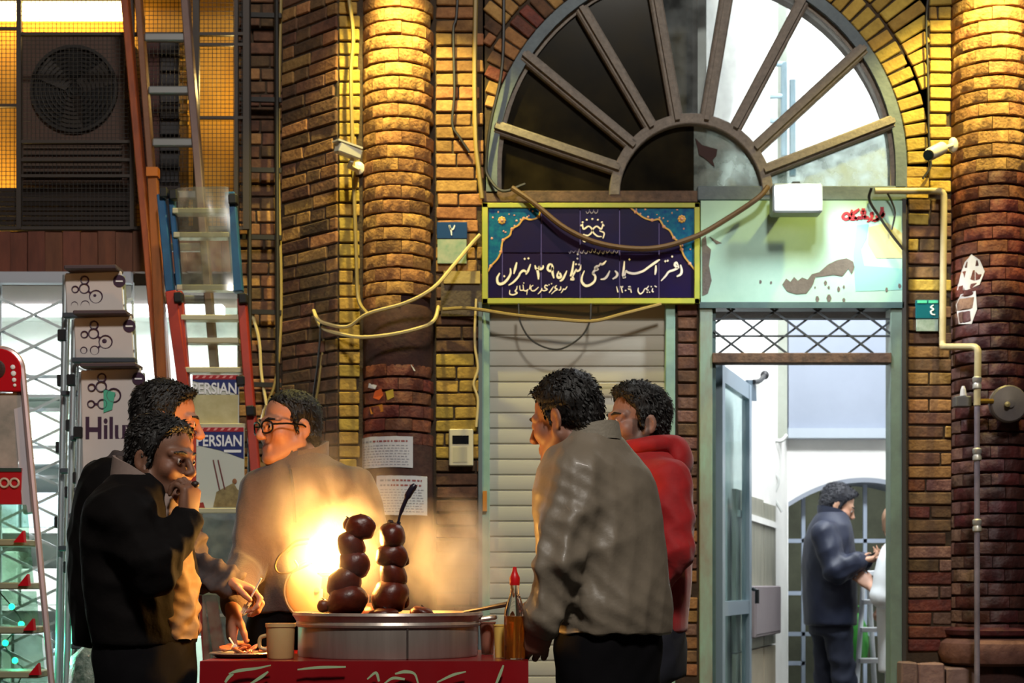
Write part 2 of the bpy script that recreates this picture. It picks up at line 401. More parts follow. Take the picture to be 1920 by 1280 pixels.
wb = MB().box((X(905), BY + .05, Z(575)), (X(1699), BY + .3, Z(372))).build('wall_facade_lintel', M_mortar, loc=(X(1300), BY, Z(575)), kind='structure')
# ---- engaged brick columns
def column(name, pxc, R, rows, mfun, z0, zc_shift=0.):
    xc = X(pxc); root = MB().lathe([(R - .014, 0), (R - .014, ZT + .05)], (xc, FY, 0), 32).build(name, M_mortar_red, loc=(xc, FY, 0), smooth=True, kind='structure')
    ch = .0628; made = {}
    for r in rows:
        z = ZT - (r + .5) * ch
        if z < z0: continue
        nb = 4; off = (r % 2) * .55 + random.uniform(-.1, .1); da = 2 * PI / 8.2
        for k in range(nb + 1):
            a0 = PI - .25 + off * da - da + k * da; a1 = a0 + da - .018
            if a1 < PI - .1 or a0 > 2 * PI + .1: continue
            mm = mfun(z, (a0 + a1) / 2, r)
            if mm is None: continue
            v = random.randrange(3); key = (mm.name, v)
            if key not in made:
                b = MB(); seg = 5; vs = []
                for rr_, zz in ((R - .03, -.0272), (R - .001, -.0268), (R + .0022, -.0240), (R + .0022, .0240), (R - .001, .0268), (R - .03, .0272)):
                    for s_ in range(seg + 1):
                        a = (da - .018) * (s_ / seg - .5); q = rr_ + random.uniform(-.0025, .0015); vs.append((q * math.cos(a), q * math.sin(a), zz + random.uniform(-.0016, .0016)))
                fs = [(i * (seg + 1) + s_, i * (seg + 1) + s_ + 1, (i + 1) * (seg + 1) + s_ + 1, (i + 1) * (seg + 1) + s_) for i in range(5) for s_ in range(seg)]
                fs += [tuple(i * (seg + 1) for i in range(6)), tuple(i * (seg + 1) + seg for i in range(6))[::-1]]
                b.add(vs, fs); made[key] = b.mesh('brick', mm, True)
            put('brick', made[key], (xc, FY, z + random.uniform(-.0015, .0015)), root, (random.uniform(-.006, .006), random.uniform(-.006, .006), (a0 + a1) / 2))
    return root
random.seed(21)
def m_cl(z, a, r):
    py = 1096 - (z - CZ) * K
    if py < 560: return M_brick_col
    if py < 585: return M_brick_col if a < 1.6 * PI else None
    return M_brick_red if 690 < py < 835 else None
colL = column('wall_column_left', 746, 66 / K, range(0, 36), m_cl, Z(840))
M_plum = mat('plum_render', '#4a2a22', .8, col2='#2e1a16', scale=14, amt=.8, bump=.35)
MB().lathe([(66 / K - .012, Z(842) + .3 - .30), (66 / K - .001, Z(842) + .0)], (X(746), FY, 0), 32)
MB().lathe([(66 / K + .001, 0), (66 / K + .001, Z(838))], (X(746), FY, 0), 32).build('render_skin', M_plum, colL, smooth=True)
MB().lathe([(66 / K - .006, Z(700)), (66 / K + .001, Z(694)), (66 / K + .001, Z(586)), (66 / K - .006, Z(580))], (X(746), FY, 0), 32).build('render_skin', M_plum, colL, smooth=True)
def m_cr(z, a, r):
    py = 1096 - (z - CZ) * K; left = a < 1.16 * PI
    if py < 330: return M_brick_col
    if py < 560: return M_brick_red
    return M_brick_pink if left else M_brick_redlow  # brighter lit left flank painted as pinker brick
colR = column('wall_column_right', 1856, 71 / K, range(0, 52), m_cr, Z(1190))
R = 71 / K
MB().lathe([(R, Z(1192)), (R + .03, Z(1188)), (R + .035, Z(1180)), (R, Z(1174))], (X(1856), FY, 0), 40).build('base_moulding', M_brick_redlow, colR, smooth=True)
MB().lathe([(R, Z(1246)), (R + .045, Z(1240)), (R + .065, Z(1222)), (R + .055, Z(1204)), (R + .03, Z(1197)), (R, Z(1194))], (X(1856), FY, 0), 40).build('base_moulding', mat('worn_base_brick', '#7a5448', .75, col2='#4a2a24', scale=12, amt=.8, bump=.5), colR, smooth=True)
# the wall is left unseen above and beyond; a plain run of facade closes the street on the right
MB().box((X(1960), BY, 0), (X(2400), BY + .3, ZT)).build('wall_facade_far_right', M_brick_redlow, kind='structure')

# ============================================================ FAN WINDOW
wy = FY + .03
win = thing('window_1', (cx, wy, Z(372)), 'half-round fanlight of grey spokes and dirty panes above the two doors', kind='structure')
def arch_path(r, stilt=Z(362)):
    P = [(cx - r, stilt)]
    for i in range(41): a = PI - PI * i / 40; P.append((cx + r * math.cos(a), cz + r * math.sin(a)))
    return P + [(cx + r, stilt)]
MB().ribbon(arch_path(R0 + .004), arch_path(R0 - .048), wy - .03, wy + .05).build('outer_frame', M_bluegrey, win)
MB().ribbon(arch_path(R0 - .048), arch_path(R0 - .068), wy - .005, wy + .05).build('inner_frame', M_woodgrey, win)
hx, hz = X(1296), Z(366)
def half(r, a0=0., a1=PI, n=28): return [(hx + r * math.cos(a1 + (a0 - a1) * i / n), hz + r * math.sin(a1 + (a0 - a1) * i / n)) for i in range(n + 1)]
MB().ribbon(half(.385), half(.335), wy - .035, wy + .04).build('hub_frame', M_woodgrey, win, bevel=.004)
SP = [((1150, 312), (932, 238)), ((1180, 266), (985, 104)), ((1216, 228), (1092, 18)), ((1268, 214), (1220, -58)), ((1326, 214), (1372, -60)), ((1384, 230), (1504, 5)), ((1425, 270), (1618, 92)), ((1444, 316), (1672, 228))]
for (a, b) in SP:
    p, q = W(*a, FY), W(*b, FY); p.y = q.y = wy; d = (q - p).normalized(); p = p - d * .030; q = q + d * .012
    sm = MB().beam(p, q, .062, .07).build('spoke', M_woodgrey, win, bevel=.008)
    MB().beam(p + Vector((0, -.04, 0)), q + Vector((0, -.04, 0)), .022, .02).build('bead', M_woodgrey, sm)
MB().pbox(905, 357, 1308, 379, wy - .03, .09).build('bottom_rail', M_rust, win, bevel=.004)
MB().pbox(1308, 348, 1700, 375, wy - .03, .09).build('bottom_rail', M_bluegrey, win, bevel=.004)
G_dark = glassmat('grimy_glow_pane', '#8d8462', .16, '#4a4028', .12, 5, .04)  # olive tint puts a warm glow into the dirty glass
G_clear = glassmat('dusty_pane', '#f2f5f5', .10, '#b8bfc0', .05, 9, .03)
G_film = glassmat('filmy_pane', '#c9d2d0', .35, '#a3b0aa', .1, 12, .03)
def ray_arch(px, py):
    """where the ray from the hub through a pixel meets the frame"""
    x, z = X(px), Z(py); d = Vector((x - hx, z - hz)).normalized(); lo, hi = .1, 2.
    for _ in range(30):
        m_ = (lo + hi) / 2; p = (hx + d.x * m_, hz + d.y * m_)
        dx, dz = p[0] - cx, p[1] - cz; ins = (math.hypot(dx, dz) < R0 - .06) if dz > 0 else abs(dx) < R0 - .06
        lo, hi = (m_, hi) if ins else (lo, m_)
    return (hx + d.x * lo, hz + d.y * lo), math.atan2(d.y, d.x)
angs = [PI] + [ray_arch(*((a[0] * .3 + b[0] * .7), (a[1] * .3 + b[1] * .7)))[1] for a, b in SP] + [0.0]
for i in range(9):
    a0, a1 = angs[i], angs[i + 1]; I = []; O = []
    for k in range(7):
        a = a0 + (a1 - a0) * k / 6; I.append((hx + .375 * math.cos(a), hz + .375 * math.sin(a)))
        O.append(ray_arch(960 + (hx + math.cos(a)) * K, 1096 - (hz + math.sin(a) - CZ) * K)[0])
    MB().ribbon(I, O, wy + .008, wy + .012).build('pane', G_dark if i < 4 else G_film if i == 8 else G_clear, win)
MB().ribbon(half(.34, PI / 2 - .05, PI), [(x, Z(358)) for x, z in half(.34, PI / 2 - .05, PI)], wy + .008, wy + .012).build('pane', G_dark, win)
MB().ribbon(half(.34, 0, PI / 2 - .05), [(x, Z(358)) for x, z in half(.34, 0, PI / 2 - .05)], wy + .008, wy + .012).build('pane', glassmat('flaked_pane', '#aab2ae', .6, '#8f9893', .1, 10, .03), win)
tear = [(1305, 255), (1318, 268), (1332, 272), (1347, 276), (1345, 288), (1338, 296), (1342, 310), (1331, 300), (1322, 292), (1312, 286), (1309, 270)]
MB().prism([(X(a), Z(b)) for a, b in tear], wy + .002, wy + .007).build('torn_film', mat('torn_brown_film', '#3a2826', .9), win)

# ============================================================ ROLLER SHUTTER (left doorway)
M_slat = mat('grey_shutter', '#b3b0a4', .65, col2='#a09d92', scale=5, amt=.6, bump=.06, stretch=(.4, 1, 3))
sh = thing('door_1', (X(1085), FY, 0), 'closed roller shutter of pale grey horizontal slats under the tiled sign', kind='structure')
sl = MB(); h = 29.2 / K; prof = [(.003, 0), (-.004, .004), (-.0075, h * .45), (-.0055, h * .90), (.003, h * .94), (.003, h - .001)]
vs = []
for x in (X(913), X(1258)):
    for y, z in prof: vs.append((x, y, z))
    vs += [(x, .006, h - .001), (x, .006, 0)]
m_ = 8
sl.add(vs, [(i, i + 1, i + 1 + m_, i + m_) for i in range(m_ - 1)] + [(m_ - 1, 0, m_, 2 * m_ - 1), tuple(range(m_)), tuple(range(m_, 2 * m_))[::-1]])
slm = sl.mesh('slat', M_slat, True)
for i in range(34):
    z = Z(567) - (i + 1) * h
    if z < 0: break
    put('slat', slm, (0, FY + .05, z), sh)
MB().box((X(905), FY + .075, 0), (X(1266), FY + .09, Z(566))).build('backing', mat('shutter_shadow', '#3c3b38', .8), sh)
for x0, x1 in ((903, 918), (1248, 1266)):
    MB().pbox(x0, 566, x1, 1536, FY - .01, .06).build('guide_rail', M_teal, sh, bevel=.003)
MB().pbox(897, 566, 904, 1536, FY - .02, .04).build('guide_edge', mat('slate_edge', '#55606a', .6), sh)
MB().pbox(905, 920, 913, 958, FY - .03, .02).build('lock_plate', mat('orange_lock', '#b8741e', .5), sh)
MB().pbox(1085, 719, 1165, 722, FY + .02, .012).build('scratch_strip', mat('bare_tin', '#d0c4a0', .3, metal=.6), sh)
# ============================================================ STREET DOOR (right doorway)
dr = thing('door_2', (X(1505), FY, 0), 'teal painted steel door frame with a lattice transom, standing open to the white passage', kind='structure')
MB().pbox(1312, 568, 1336, 1536, FY - .02, .10).build('jamb', mat('chipped_teal', '#83a99a', .5, col2='#7a6258', scale=3.2, amt=1.0, bump=.2, stretch=(2, 2, .6)), dr, bevel=.003)
MB().pbox(1336, 576, 1342, 1536, FY + .0, .08).build('jamb_edge', M_tealdark, dr)
MB().pbox(1670, 572, 1692, 1536, FY - .02, .10).build('jamb', mat('dull_teal', '#6d8578', .55, col2='#56605a', scale=5, amt=.8, bump=.2), dr, bevel=.003)
MB().pbox(1692, 372, 1699, 1536, FY - .03, .10).build('jamb_edge', mat('iron_edge', '#2f2b2a', .6), dr)
MB().pbox(1312, 566, 1695, 577, FY - .03, .10).build('head', M_tealdark, dr)
MB().pbox(1336, 661, 1672, 680, FY - .03, .08).build('transom_bar', M_rust, dr, bevel=.003)
M_iron = mat('dark_iron', '#3b4044', .5, metal=.4)
for py in (598, 630):
    a, b = W(1338, py, FY), W(1670, py, FY); MB().beam(a, b, .009, .006).build('lattice_rail', M_iron, dr)
for k in range(-1, 5):
    x0 = 1348 + k * 81
    for s in (1, -1):
        p, q = ((x0, 566), (x0 + 127, 662)) if s == 1 else ((x0 + 127, 566), (x0, 662))
        def clipx(p, q):
            (xa, ya_), (xb, yb) = p, q
            t0, t1 = 0., 1.
            for lim, sg in ((1338, 1), (1670, -1)):
                fa, fb = sg * (xa - lim), sg * (xb - lim)
                if fa < 0 and fb < 0: return None
                if fa < 0: t0 = max(t0, fa / (fa - fb))
                if fb < 0: t1 = min(t1, fa / (fa - fb))
            return ((xa + (xb - xa) * t0, ya_ + (yb - ya_) * t0), (xa + (xb - xa) * t1, ya_ + (yb - ya_) * t1)) if t1 > t0 else None
        c_ = clipx(p, q)
        if c_: MB().beam(W(*c_[0], FY - .006 * s), W(*c_[1], FY - .006 * s), .010, .006).build('lattice_bar', M_iron, dr)
for i in range(3): MB().lathe([(.011, -.014), (.013, 0), (.011, .014)], (0, 0, 0), 10, Matrix.Rotation(PI / 2, 4, 'X')).build('rivet', M_iron, dr).location = Vector((X(1424 + 81 * i), FY - .004, Z(598))) - base(dr)
for i in range(4): MB().lathe([(.011, -.014), (.013, 0), (.011, .014)], (0, 0, 0), 10, Matrix.Rotation(PI / 2, 4, 'X')).build('rivet', M_iron, dr).location = Vector((X(1384 + 81 * i), FY - .004, Z(631))) - base(dr)
G_door = glassmat('door_glass', '#dfeaea', .06, '#c0d0d0', .05, 8, .08)
M_alu = mat('bluish_aluminium', '#93a4b0', .35, metal=.6)
hinge = W(1347, 0, 7.36); tip = W(1400, 0, 8.12); lf = MB()
hx2, tx2 = Vector((hinge.x, hinge.y, 0)), Vector((tip.x, tip.y, 0)); dd = (tx2 - hx2).normalized()
for t0, t1 in ((0, .07), (.77, .84)):
    p, q = hx2 + dd * (t0 + t1) / 2, hx2 + dd * (t0 + t1) / 2; lf.beam(p + Vector((0, 0, .02)), q + Vector((0, 0, Z(676))), t1 - t0, .04, up=(-dd.y, dd.x, 0))
for z0, z1 in ((.02, .14), (.95, 1.02), (Z(676) - .08, Z(676))):
    lf.beam(hx2 + dd * .035 + Vector((0, 0, (z0 + z1) / 2)), hx2 + dd * .80 + Vector((0, 0, (z0 + z1) / 2)), z1 - z0, .036, up=(-dd.y, dd.x, 0))
leaf = lf.build('door_leaf', M_alu, dr)
MB().beam(hx2 + dd * .42 + Vector((0, 0, .1)), hx2 + dd * .42 + Vector((0, 0, Z(680))), .72, .006, up=(-dd.y, dd.x, 0)).build('pane', G_door, leaf)
MB().tube([tip + Vector((.03, -.03, Z(1105) - tip.z)), tip + Vector((.045, -.06, Z(1108) - tip.z)), tip + Vector((.045, -.06, Z(1135) - tip.z))], .012).build('handle', mat('dark_handle', '#25282a', .4, metal=.5), leaf)

# ============================================================ PASSAGE BEHIND THE DOOR
pa, pb = W(1336, 0, 7.56), W(1476, 0, 9.9)
PT = 6.2
def wallstrip(name, p, q, z0, z1, th, m, **kw):
    p, q = Vector((p[0], p[1], 0)), Vector((q[0], q[1], 0)); d = (q - p).normalized(); nn = Vector((-d.y, d.x, 0)) * th
    b = MB(); b.add([p + Vector((0,0,z0)), q + Vector((0,0,z0)), q + nn + Vector((0,0,z0)), p + nn + Vector((0,0,z0)), p + Vector((0,0,z1)), q + Vector((0,0,z1)), q + nn + Vector((0,0,z1)), p + nn + Vector((0,0,z1))],
          [(0,3,2,1),(4,5,6,7),(0,1,5,4),(1,2,6,5),(2,3,7,6),(3,0,4,7)])
    return b.build(name, m, **kw)
wp = wallstrip('wall_passage_left', (pa.x - .03, pa.y), (pb.x, pb.y), 0, PT, .15, M_white, kind='structure')
M_dado = mat('grey_marble', '#a8a697', .4, col2='#77786c', scale=3, amt=.9, stretch=(6, 6, .8))
d = (Vector((pb.x, pb.y, 0)) - Vector((pa.x, pa.y, 0))).normalized(); nn = Vector((d.y, -d.x, 0))
def on_wall(px):
    """point of the oblique passage wall seen at column px"""
    k = (px - 960) / F; t = (k * pa.y - pa.x) / (d.x - k * d.y); return Vector((pa.x, pa.y, 0)) + d * t
for i, (x0, x1) in enumerate(((1372, 1398), (1399, 1424), (1425, 1447))):
    p, q = on_wall(x0) + nn * .012, on_wall(x1) + nn * .012
    zt = CZ + (1096 - 916) * p.y / F - .04 * i; MB().beam(Vector((p.x, p.y, .75)).lerp(Vector((q.x, q.y, .75)), .5) + Vector((0, 0, 0)), Vector((p.x, p.y, zt)).lerp(Vector((q.x, q.y, zt)), .5), (q - p).length, .024, up=nn).build('marble_panel', M_dado, wp)
    MB().beam((p + q) / 2 + Vector((0, 0, .05)), (p + q) / 2 + Vector((0, 0, .74)), (q - p).length - .01, .024, up=nn).build('marble_panel', mat('beige_marble', '#b7ae98', .4, col2='#968c78', scale=3, amt=.8), wp)
p, q = on_wall(1374), on_wall(1446)
MB().beam(p + nn * .02 + Vector((0, 0, CZ + (1096 - 962) * p.y / F)), q + nn * .02 + Vector((0, 0, CZ + (1096 - 985) * q.y / F)), .035, .03, up=nn).build('dado_rail', M_white, wp)
p, q = on_wall(1397) + nn * .06, on_wall(1448) + nn * .06
we = thing('wall_passage_end', (pb.x, pb.y, 0), kind='structure')
KE = F / 9.9
def XE(px): return (px - 960) / KE
def ZE(py): return CZ + (1096 - py) / KE
arc_o = []; top = []
for i in range(21):
    u = i / 20; px = 1478 + u * 284; py = 895 + 46 * abs(2 * u - 1) ** 2.0; arc_o.append((XE(px), ZE(py))); top.append((XE(px), PT))
e_ = MB().ribbon(arc_o, top, 9.9, 10.05); e_.box((pb.x - .02, 9.9, 0), (XE(1478), 10.05, PT)); e_.box((XE(1762), 9.9, 0), (XE(2050), 10.05, PT)); e_.build('plaster', M_white, we)
MB().ribbon([(x, z) for x, z in arc_o], [(x, z - .03) for x, z in arc_o], 9.9, 10.3).build('arch_soffit', mat('grey_soffit', '#8d94a0', .7), we)
MB().box((XE(1476), 9.84, ZE(806)), (XE(1760), 9.9, ZE(560))).build('grey_board', mat('pale_blue_board', '#8c95a5', .5, col2='#828b9a', scale=4), we)
MB().box((XE(1472), 9.78, ZE(824)), (XE(1765), 9.9, ZE(806))).build('cornice', mat('pale_cornice', '#9fa9b3', .5), we)
MB().box((XE(1310), 9.7, ZE(214)), (XE(1428), 9.9, ZE(145))).build('grey_beam', mat('beam_grey', '#737d83', .6), we)
MB().box((3.6, 7.6, 0), (3.75, 10.05, PT)).build('wall_passage_right', M_white, kind='structure')
MB().box((pa.x - .5, 7.56, PT), (3.75, 10.05, PT + .1)).build('ceiling_passage', M_white, kind='structure')
MB().box((XE(1478) - .5, 12.4, 0), (4.4, 12.5, 3.2)).build('wall_inner_room', mat('olive_room', '#55584a', .8, col2='#2e2f28', scale=2.2, amt=.9), kind='structure')
MB().box((XE(1478) - .6, 10.05, 2.35), (4.4, 12.5, 2.5)).build('ceiling_inner_room', mat('room_ceiling', '#6b6f78', .8), kind='structure')
# grey pillar with a tangle of cables in the corner of the passage
pil = MB().box((W(1442, 0, 9.55).x, 9.55, CZ + (1096 - 822) * 9.55 / F), (W(1476, 0, 9.55).x, 9.75, 5.8)).build('wall_pillar_passage', mat('greenish_grey_plaster', '#9ba096', .7, col2='#81867a', scale=8), kind='structure')
# dark space behind the left half of the fanlight
MB().box((X(900), FY + .31, Z(575)), (X(1310), FY + .36, ZT + .2)).build('wall_behind_fanlight', mat('olive_glow_board', '#6a5a2c', .8, col2='#2d2414', scale=1.6, amt=.9), kind='structure')  # yellow light thrown back by the board is put into its olive colour
MB().box((X(1302), FY + .078, Z(372)), (X(1312), FY + .40, ZT + .3)).box((X(900), FY + .30, ZT + .19), (X(1312), FY + .06, ZT + .2)).build('light_stop_partition', mat('dark_partition', '#2a221e', .8), kind='structure')  # partition run deep, with an unseen cover added to stop light leaks
MB().pbox(1245, 285, 1322, 325, FY + .18, .1).build('storage_box', mat('brick_red_card', '#8c3f28', .8, col2='#6b2c1e', scale=9), label='small red-brown box behind the hub pane of the fanlight', cat='box')
# ============================================================ TILED SIGN, PANEL, PLATES
SY = FY - .03
def sg(u, v):
    """sign drawing, in twentieths of the enlarged photograph -> wall"""
    return (X(900 + u / 4.571), Z(370 + v / 4.571))
sign = thing('tiled_sign', (X(1107), SY, Z(568)), 'dark blue glazed tile sign with white Persian script and a yellow-green border', 'sign')
M_tile = mat('navy_glaze', '#150d40', .3, col2='#1d1030', scale=7, amt=.8, rand=.12, spec=.25)
M_grout = mat('lilac_grout', '#76699c', .7)
M_lime = mat('lime_border', '#8fa03a', .45, col2='#b3ad3c', scale=9, amt=.6)
M_ink = mat('cream_enamel', '#f6ecda', .5)
MB().pbox(905, 381, 1311, 568, SY + .006, .03).build('back_panel', M_grout, sign)
for x0, y0, x1, y1 in ((904, 380, 1312, 389), (904, 559, 1312, 569), (904, 380, 915, 569), (1302, 380, 1312, 569)):
    MB().pbox(x0, y0, x1, y1, SY - .012, .03).build('border_strip', M_lime, sign, bevel=.002)
xs = [915, 942, 1015, 1088, 1162, 1236, 1302]; ys = [389, 474.5, 559]
for i in range(6):
    for j in range(2):
        MB().pbox(xs[i] + 1., ys[j] + 1., xs[i + 1] - 1., ys[j + 1] - 1., SY - .002, .01).jit(.0006).build('tile', M_tile, sign, bevel=.0015)
M_turq = mat('turquoise_glaze', '#1c6f86', .25, col2='#123a78', scale=34, amt=1.0, spec=.25)
M_gold = mat('ochre_glaze', '#c08a3c', .3, col2='#d9b25a', scale=40)
M_pinkg = mat('coral_glaze', '#b5644f', .3, col2='#e2b89a', scale=60, amt=.9)
cornL = [(78, 88), (520, 88), (500, 180), (430, 205), (375, 195), (330, 250), (275, 285), (255, 340), (200, 380), (185, 440), (180, 480), (150, 540), (95, 600), (68, 650)]
cornR = [(1838, 90), (1270, 92), (1330, 140), (1400, 190), (1470, 210), (1530, 205), (1570, 265), (1620, 300), (1655, 360), (1700, 400), (1720, 460), (1745, 520), (1790, 580), (1838, 640)]
for cn in (cornL, cornR):
    co = MB().prism([sg(*p) for p in cn], SY - .0035, SY).build('corner_ornament', M_turq, sign)
    ed = MB(); strokes(ed, [[(u, v) for u, v in cn[1:]]], sg, 13, SY - .006, SY - .003); ed.build('scalloped_edge', M_gold, co)
    bl = MB()
    for k in range(2, len(cn) - 1, 2):
        p = sg(*cn[k]); bl.ball((p[0], SY - .004, p[1]), (.008, .003, .008), 8, 5)
    fx, fz = (188, 212) if cn is cornL else (1722, 200)
    p = sg(fx, fz); fm = MB()
    for k in range(8):
        a = k * PI / 4; fm.ball((p[0] + .0125 * math.cos(a), SY - .005, p[1] + .0125 * math.sin(a)), (.007, .003, .007), 8, 5)
    fm.build('rosette', M_gold, co, smooth=True)
    MB().ball((p[0], SY - .008, p[1]), (.008, .003, .008), 10, 6).build('rosette_heart', M_pinkg, co, smooth=True)
    rs = random.Random(4 if cn is cornL else 5)
    for k in range(15):
        for _ in range(40):
            u = rs.uniform(85, 500) if cn is cornL else rs.uniform(1330, 1830); v = rs.uniform(100, 480)
            if (u - fx) ** 2 + (v - fz) ** 2 < 75 ** 2: continue
            ins = False
            for (x1, y1), (x2, y2) in zip(cn, cn[1:] + cn[:1]):
                if (y1 > v) != (y2 > v) and u < (x2 - x1) * (v - y1) / (y2 - y1) + x1: ins = not ins
            if ins: break
        q = sg(u, v); bl.ball((q[0], SY - .004, q[1]), (rs.uniform(.003, .006), .002, rs.uniform(.003, .006)), 7, 4)
    bl.build('small_blossoms', M_pinkg, co)
main = [  # reading right to left
 [(1712, 590, .5), (1722, 640, 1.1), (1712, 672, 1), (1680, 690, .6)],                                     # d
 [(1694, 600, .5), (1676, 572, 1.0), (1662, 590, 1.1), (1682, 612, 1.2), (1700, 608, .9)],                 # f loop
 [(1690, 618, 1.0), (1650, 636, 1.0), (1612, 650, .9), (1585, 685, .9), (1545, 728, .4)],                  # t-r
 [(1502, 595, .6), (1500, 640, 1.0), (1494, 676, .5)],                                                     # alef
 [(1535, 545, .5), (1500, 568, 1.1), (1440, 610, 1.0), (1390, 645, 1.0), (1320, 665, 1.1), (1262, 655, 1.0), (1246, 640, .6), (1236, 680, .6), (1222, 705, .8)],
 [(1233, 560, .5), (1228, 620, .9), (1222, 680, 1.1), (1244, 700, .7)],                                    # na
 [(1152, 640, .5), (1172, 665, 1.1), (1165, 690, 1.0), (1132, 712, .6)],                                   # d
 [(1108, 640, .4), (1090, 680, 1.0), (1065, 708, 1.0), (1030, 715, .5)],                                   # r
 [(1078, 555, .4), (1058, 578, .9), (1036, 590, .8), (1030, 578, .6), (1014, 600, .8), (1000, 600, .8), (985, 618, 1.3), (1004, 628, 1.2), (978, 640, 1.0), (962, 665, 1.0)],
 [(962, 662, .9), (985, 690, 1.0), (978, 730, 1.0), (940, 762, 1.1), (900, 768, 1.2), (870, 735, 1.1), (872, 690, .8), (892, 640, .4)],  # final y
 [(862, 590, .4), (855, 630, .8), (828, 645, .8), (822, 628, .6), (806, 660, .8), (790, 690, .9), (800, 715, .9), (772, 712, 1.1)],
 [(800, 560, .6), (790, 630, 1.0), (778, 690, 1.3)],                                                       # a of shomare
 [(742, 640, .4), (725, 680, .9), (705, 715, 1.0), (682, 730, .6)],                                        # r
 [(672, 645, .5), (660, 682, .9), (672, 700, 1.2), (692, 690, 1.1), (680, 658, .8)],                       # h
 [(612, 585, .6), (590, 590, 1.0), (578, 625, 1.1), (600, 645, 1.0), (622, 620, 1.0), (612, 585, .8)],     # 9
 [(618, 610, .9), (620, 660, 1.1), (632, 705, .6)],
 [(470, 595, .5), (480, 625, 1.0), (500, 625, 1.0), (505, 600, .5)], [(505, 600, .5), (515, 628, 1.0), (538, 615, .9), (540, 595, .5)], [(488, 625, 1.0), (498, 670, 1.2), (500, 715, .6)],  # 3
 [(432, 585, .5), (412, 640, 1.0), (392, 672, .7)],
 [(402, 655, .8), (372, 640, 1.1), (345, 660, .9), (330, 690, .9), (290, 735, .9), (245, 765, .5)],        # tehr
 [(315, 570, .6), (302, 620, 1.1), (290, 668, .5)],                                                        # alef
 [(260, 620, .5), (262, 665, .9), (235, 715, 1.1), (195, 750, 1.2), (158, 750, 1.2), (148, 705, 1.0), (170, 660, .5)]]  # n
M2 = MB(); strokes(M2, main, sg, 18, SY - .006, SY - .002)
for u, v in ((382, 540), (414, 536), (208, 688), (832, 538), (820, 585), (846, 588), (1276, 545), (1582, 560), (1602, 556), (1640, 520), (835, 500)):
    p = sg(u, v); M2.prism([(p[0] + .0052 * a, p[1] + .0052 * b) for a, b in ((1, 0), (0, 1.1), (-1, 0), (0, -1.1))], SY - .006, SY - .002)
M2.build('script_line', M_ink, sign, kind='stuff')
small = [[(745, 775, .5), (728, 800, .9), (712, 798, .8), (706, 812, .8), (692, 830, .5)], [(690, 775, .5), (688, 800, 1), (672, 808, .6)], [(655, 765, .6), (640, 785, 1), (660, 800, 1), (640, 812, .8), (610, 840, .5)], [(628, 775, .5), (612, 800, .9), (590, 830, .6)],
 [(580, 770, .9), (560, 765, .9), (555, 785, 1), (575, 800, .9), (548, 812, .8), (530, 806, .7)], [(530, 790, .8), (520, 815, .9), (495, 840, .5)], [(500, 780, .7), (480, 800, .8), (462, 812, .9), (440, 808, .8), (436, 780, .7), (455, 765, .6)], [(430, 760, .5), (424, 800, .9)],
 [(412, 800, .9), (395, 812, .9), (375, 806, .8), (368, 760, .5)], [(372, 806, .8), (345, 806, .8), (340, 768, .6)], [(318, 770, .5), (312, 800, .9), (300, 815, .9), (318, 830, 1), (285, 846, 1), (255, 838, .9), (256, 806, .5)], [(404, 812, .7), (400, 845, .4)],
 [(1166, 775, .5), (1178, 825, .9)], [(1198, 775, .9), (1214, 782, .9), (1220, 772, .6)], [(1206, 780, .9), (1216, 828, .7)], [(1240, 806, 1), (1246, 814, 1)], [(1266, 778, .8), (1282, 778, 1), (1280, 800, .9), (1264, 794, .7)], [(1282, 780, .8), (1292, 828, .7)],
 [(1352, 785, .5), (1350, 815, .9), (1368, 838, 1), (1392, 822, .8), (1406, 796, .7), (1425, 790, .8), (1440, 770, .6)], [(1418, 800, .8), (1440, 808, .7)], [(1474, 790, .6), (1470, 815, 1), (1482, 822, .8)], [(1490, 770, .7), (1508, 780, .8)]]
e = MB(); strokes(e, small, sg, 11, SY - .006, SY - .002)
for u, v in ((612, 752), (590, 760), (375, 745), (1428, 824), (1448, 824), (1462, 776)):
    p = sg(u, v); e.box((p[0] - .0025, SY - .006, p[1] - .0025), (p[0] + .0025, SY - .002, p[1] + .0025))
e.build('script_line', M_ink, sign, kind='stuff')
# the middle line and the heading, small and half worn away
e = MB(); rs = random.Random(3); u = 760
while u < 1160:
    w_ = rs.uniform(14, 34); v = 478 + rs.uniform(-6, 6); strokes(e, [[(u, v, .6), (u + w_ * .3, v + 14, 1), (u + w_ * .7, v + 8, .9), (u + w_, v - rs.uniform(4, 20), .5)]], sg, 7, SY - .006, SY - .002); u += w_ + rs.uniform(5, 14)
u = 905
while u < 1010: strokes(e, [[(u, 135, .7), (u + 10, 152, 1), (u + 26, 140, .8), (u + 30, 118, .5)]], sg, 7, SY - .006, SY - .002); u += 36
e.build('worn_script', mat('worn_enamel', '#8f8698', .5), sign, kind='stuff')
em = MB(); ex, ez = 960, 310     # round emblem: a ring of dots over two facing scrolls
for k in range(7):
    a = PI * (k + .0) / 6; p = sg(ex + 95 * math.cos(a), ez - 55 - 55 * math.sin(a)); em.ball((p[0], SY - .004, p[1]), (.0048, .002, .0048), 8, 5)
strokes(em, [[(875, 240, .7), (885, 285, 1.2), (930, 262, 1), (960, 300, 1.1), (925, 340, 1), (880, 330, .6)], [(1050, 240, .7), (1035, 285, 1.2), (995, 262, 1), (960, 300, 1.1), (1000, 345, 1), (1040, 350, .6)], [(1020, 300, .8), (1060, 320, 1), (1050, 365, .8)], [(870, 370, .7), (895, 392, 1), (930, 372, .8)], [(940, 395, .8), (965, 408, 1), (990, 385, .6)]], sg, 12, SY - .006, SY - .002)
em.build('emblem', M_ink, sign)

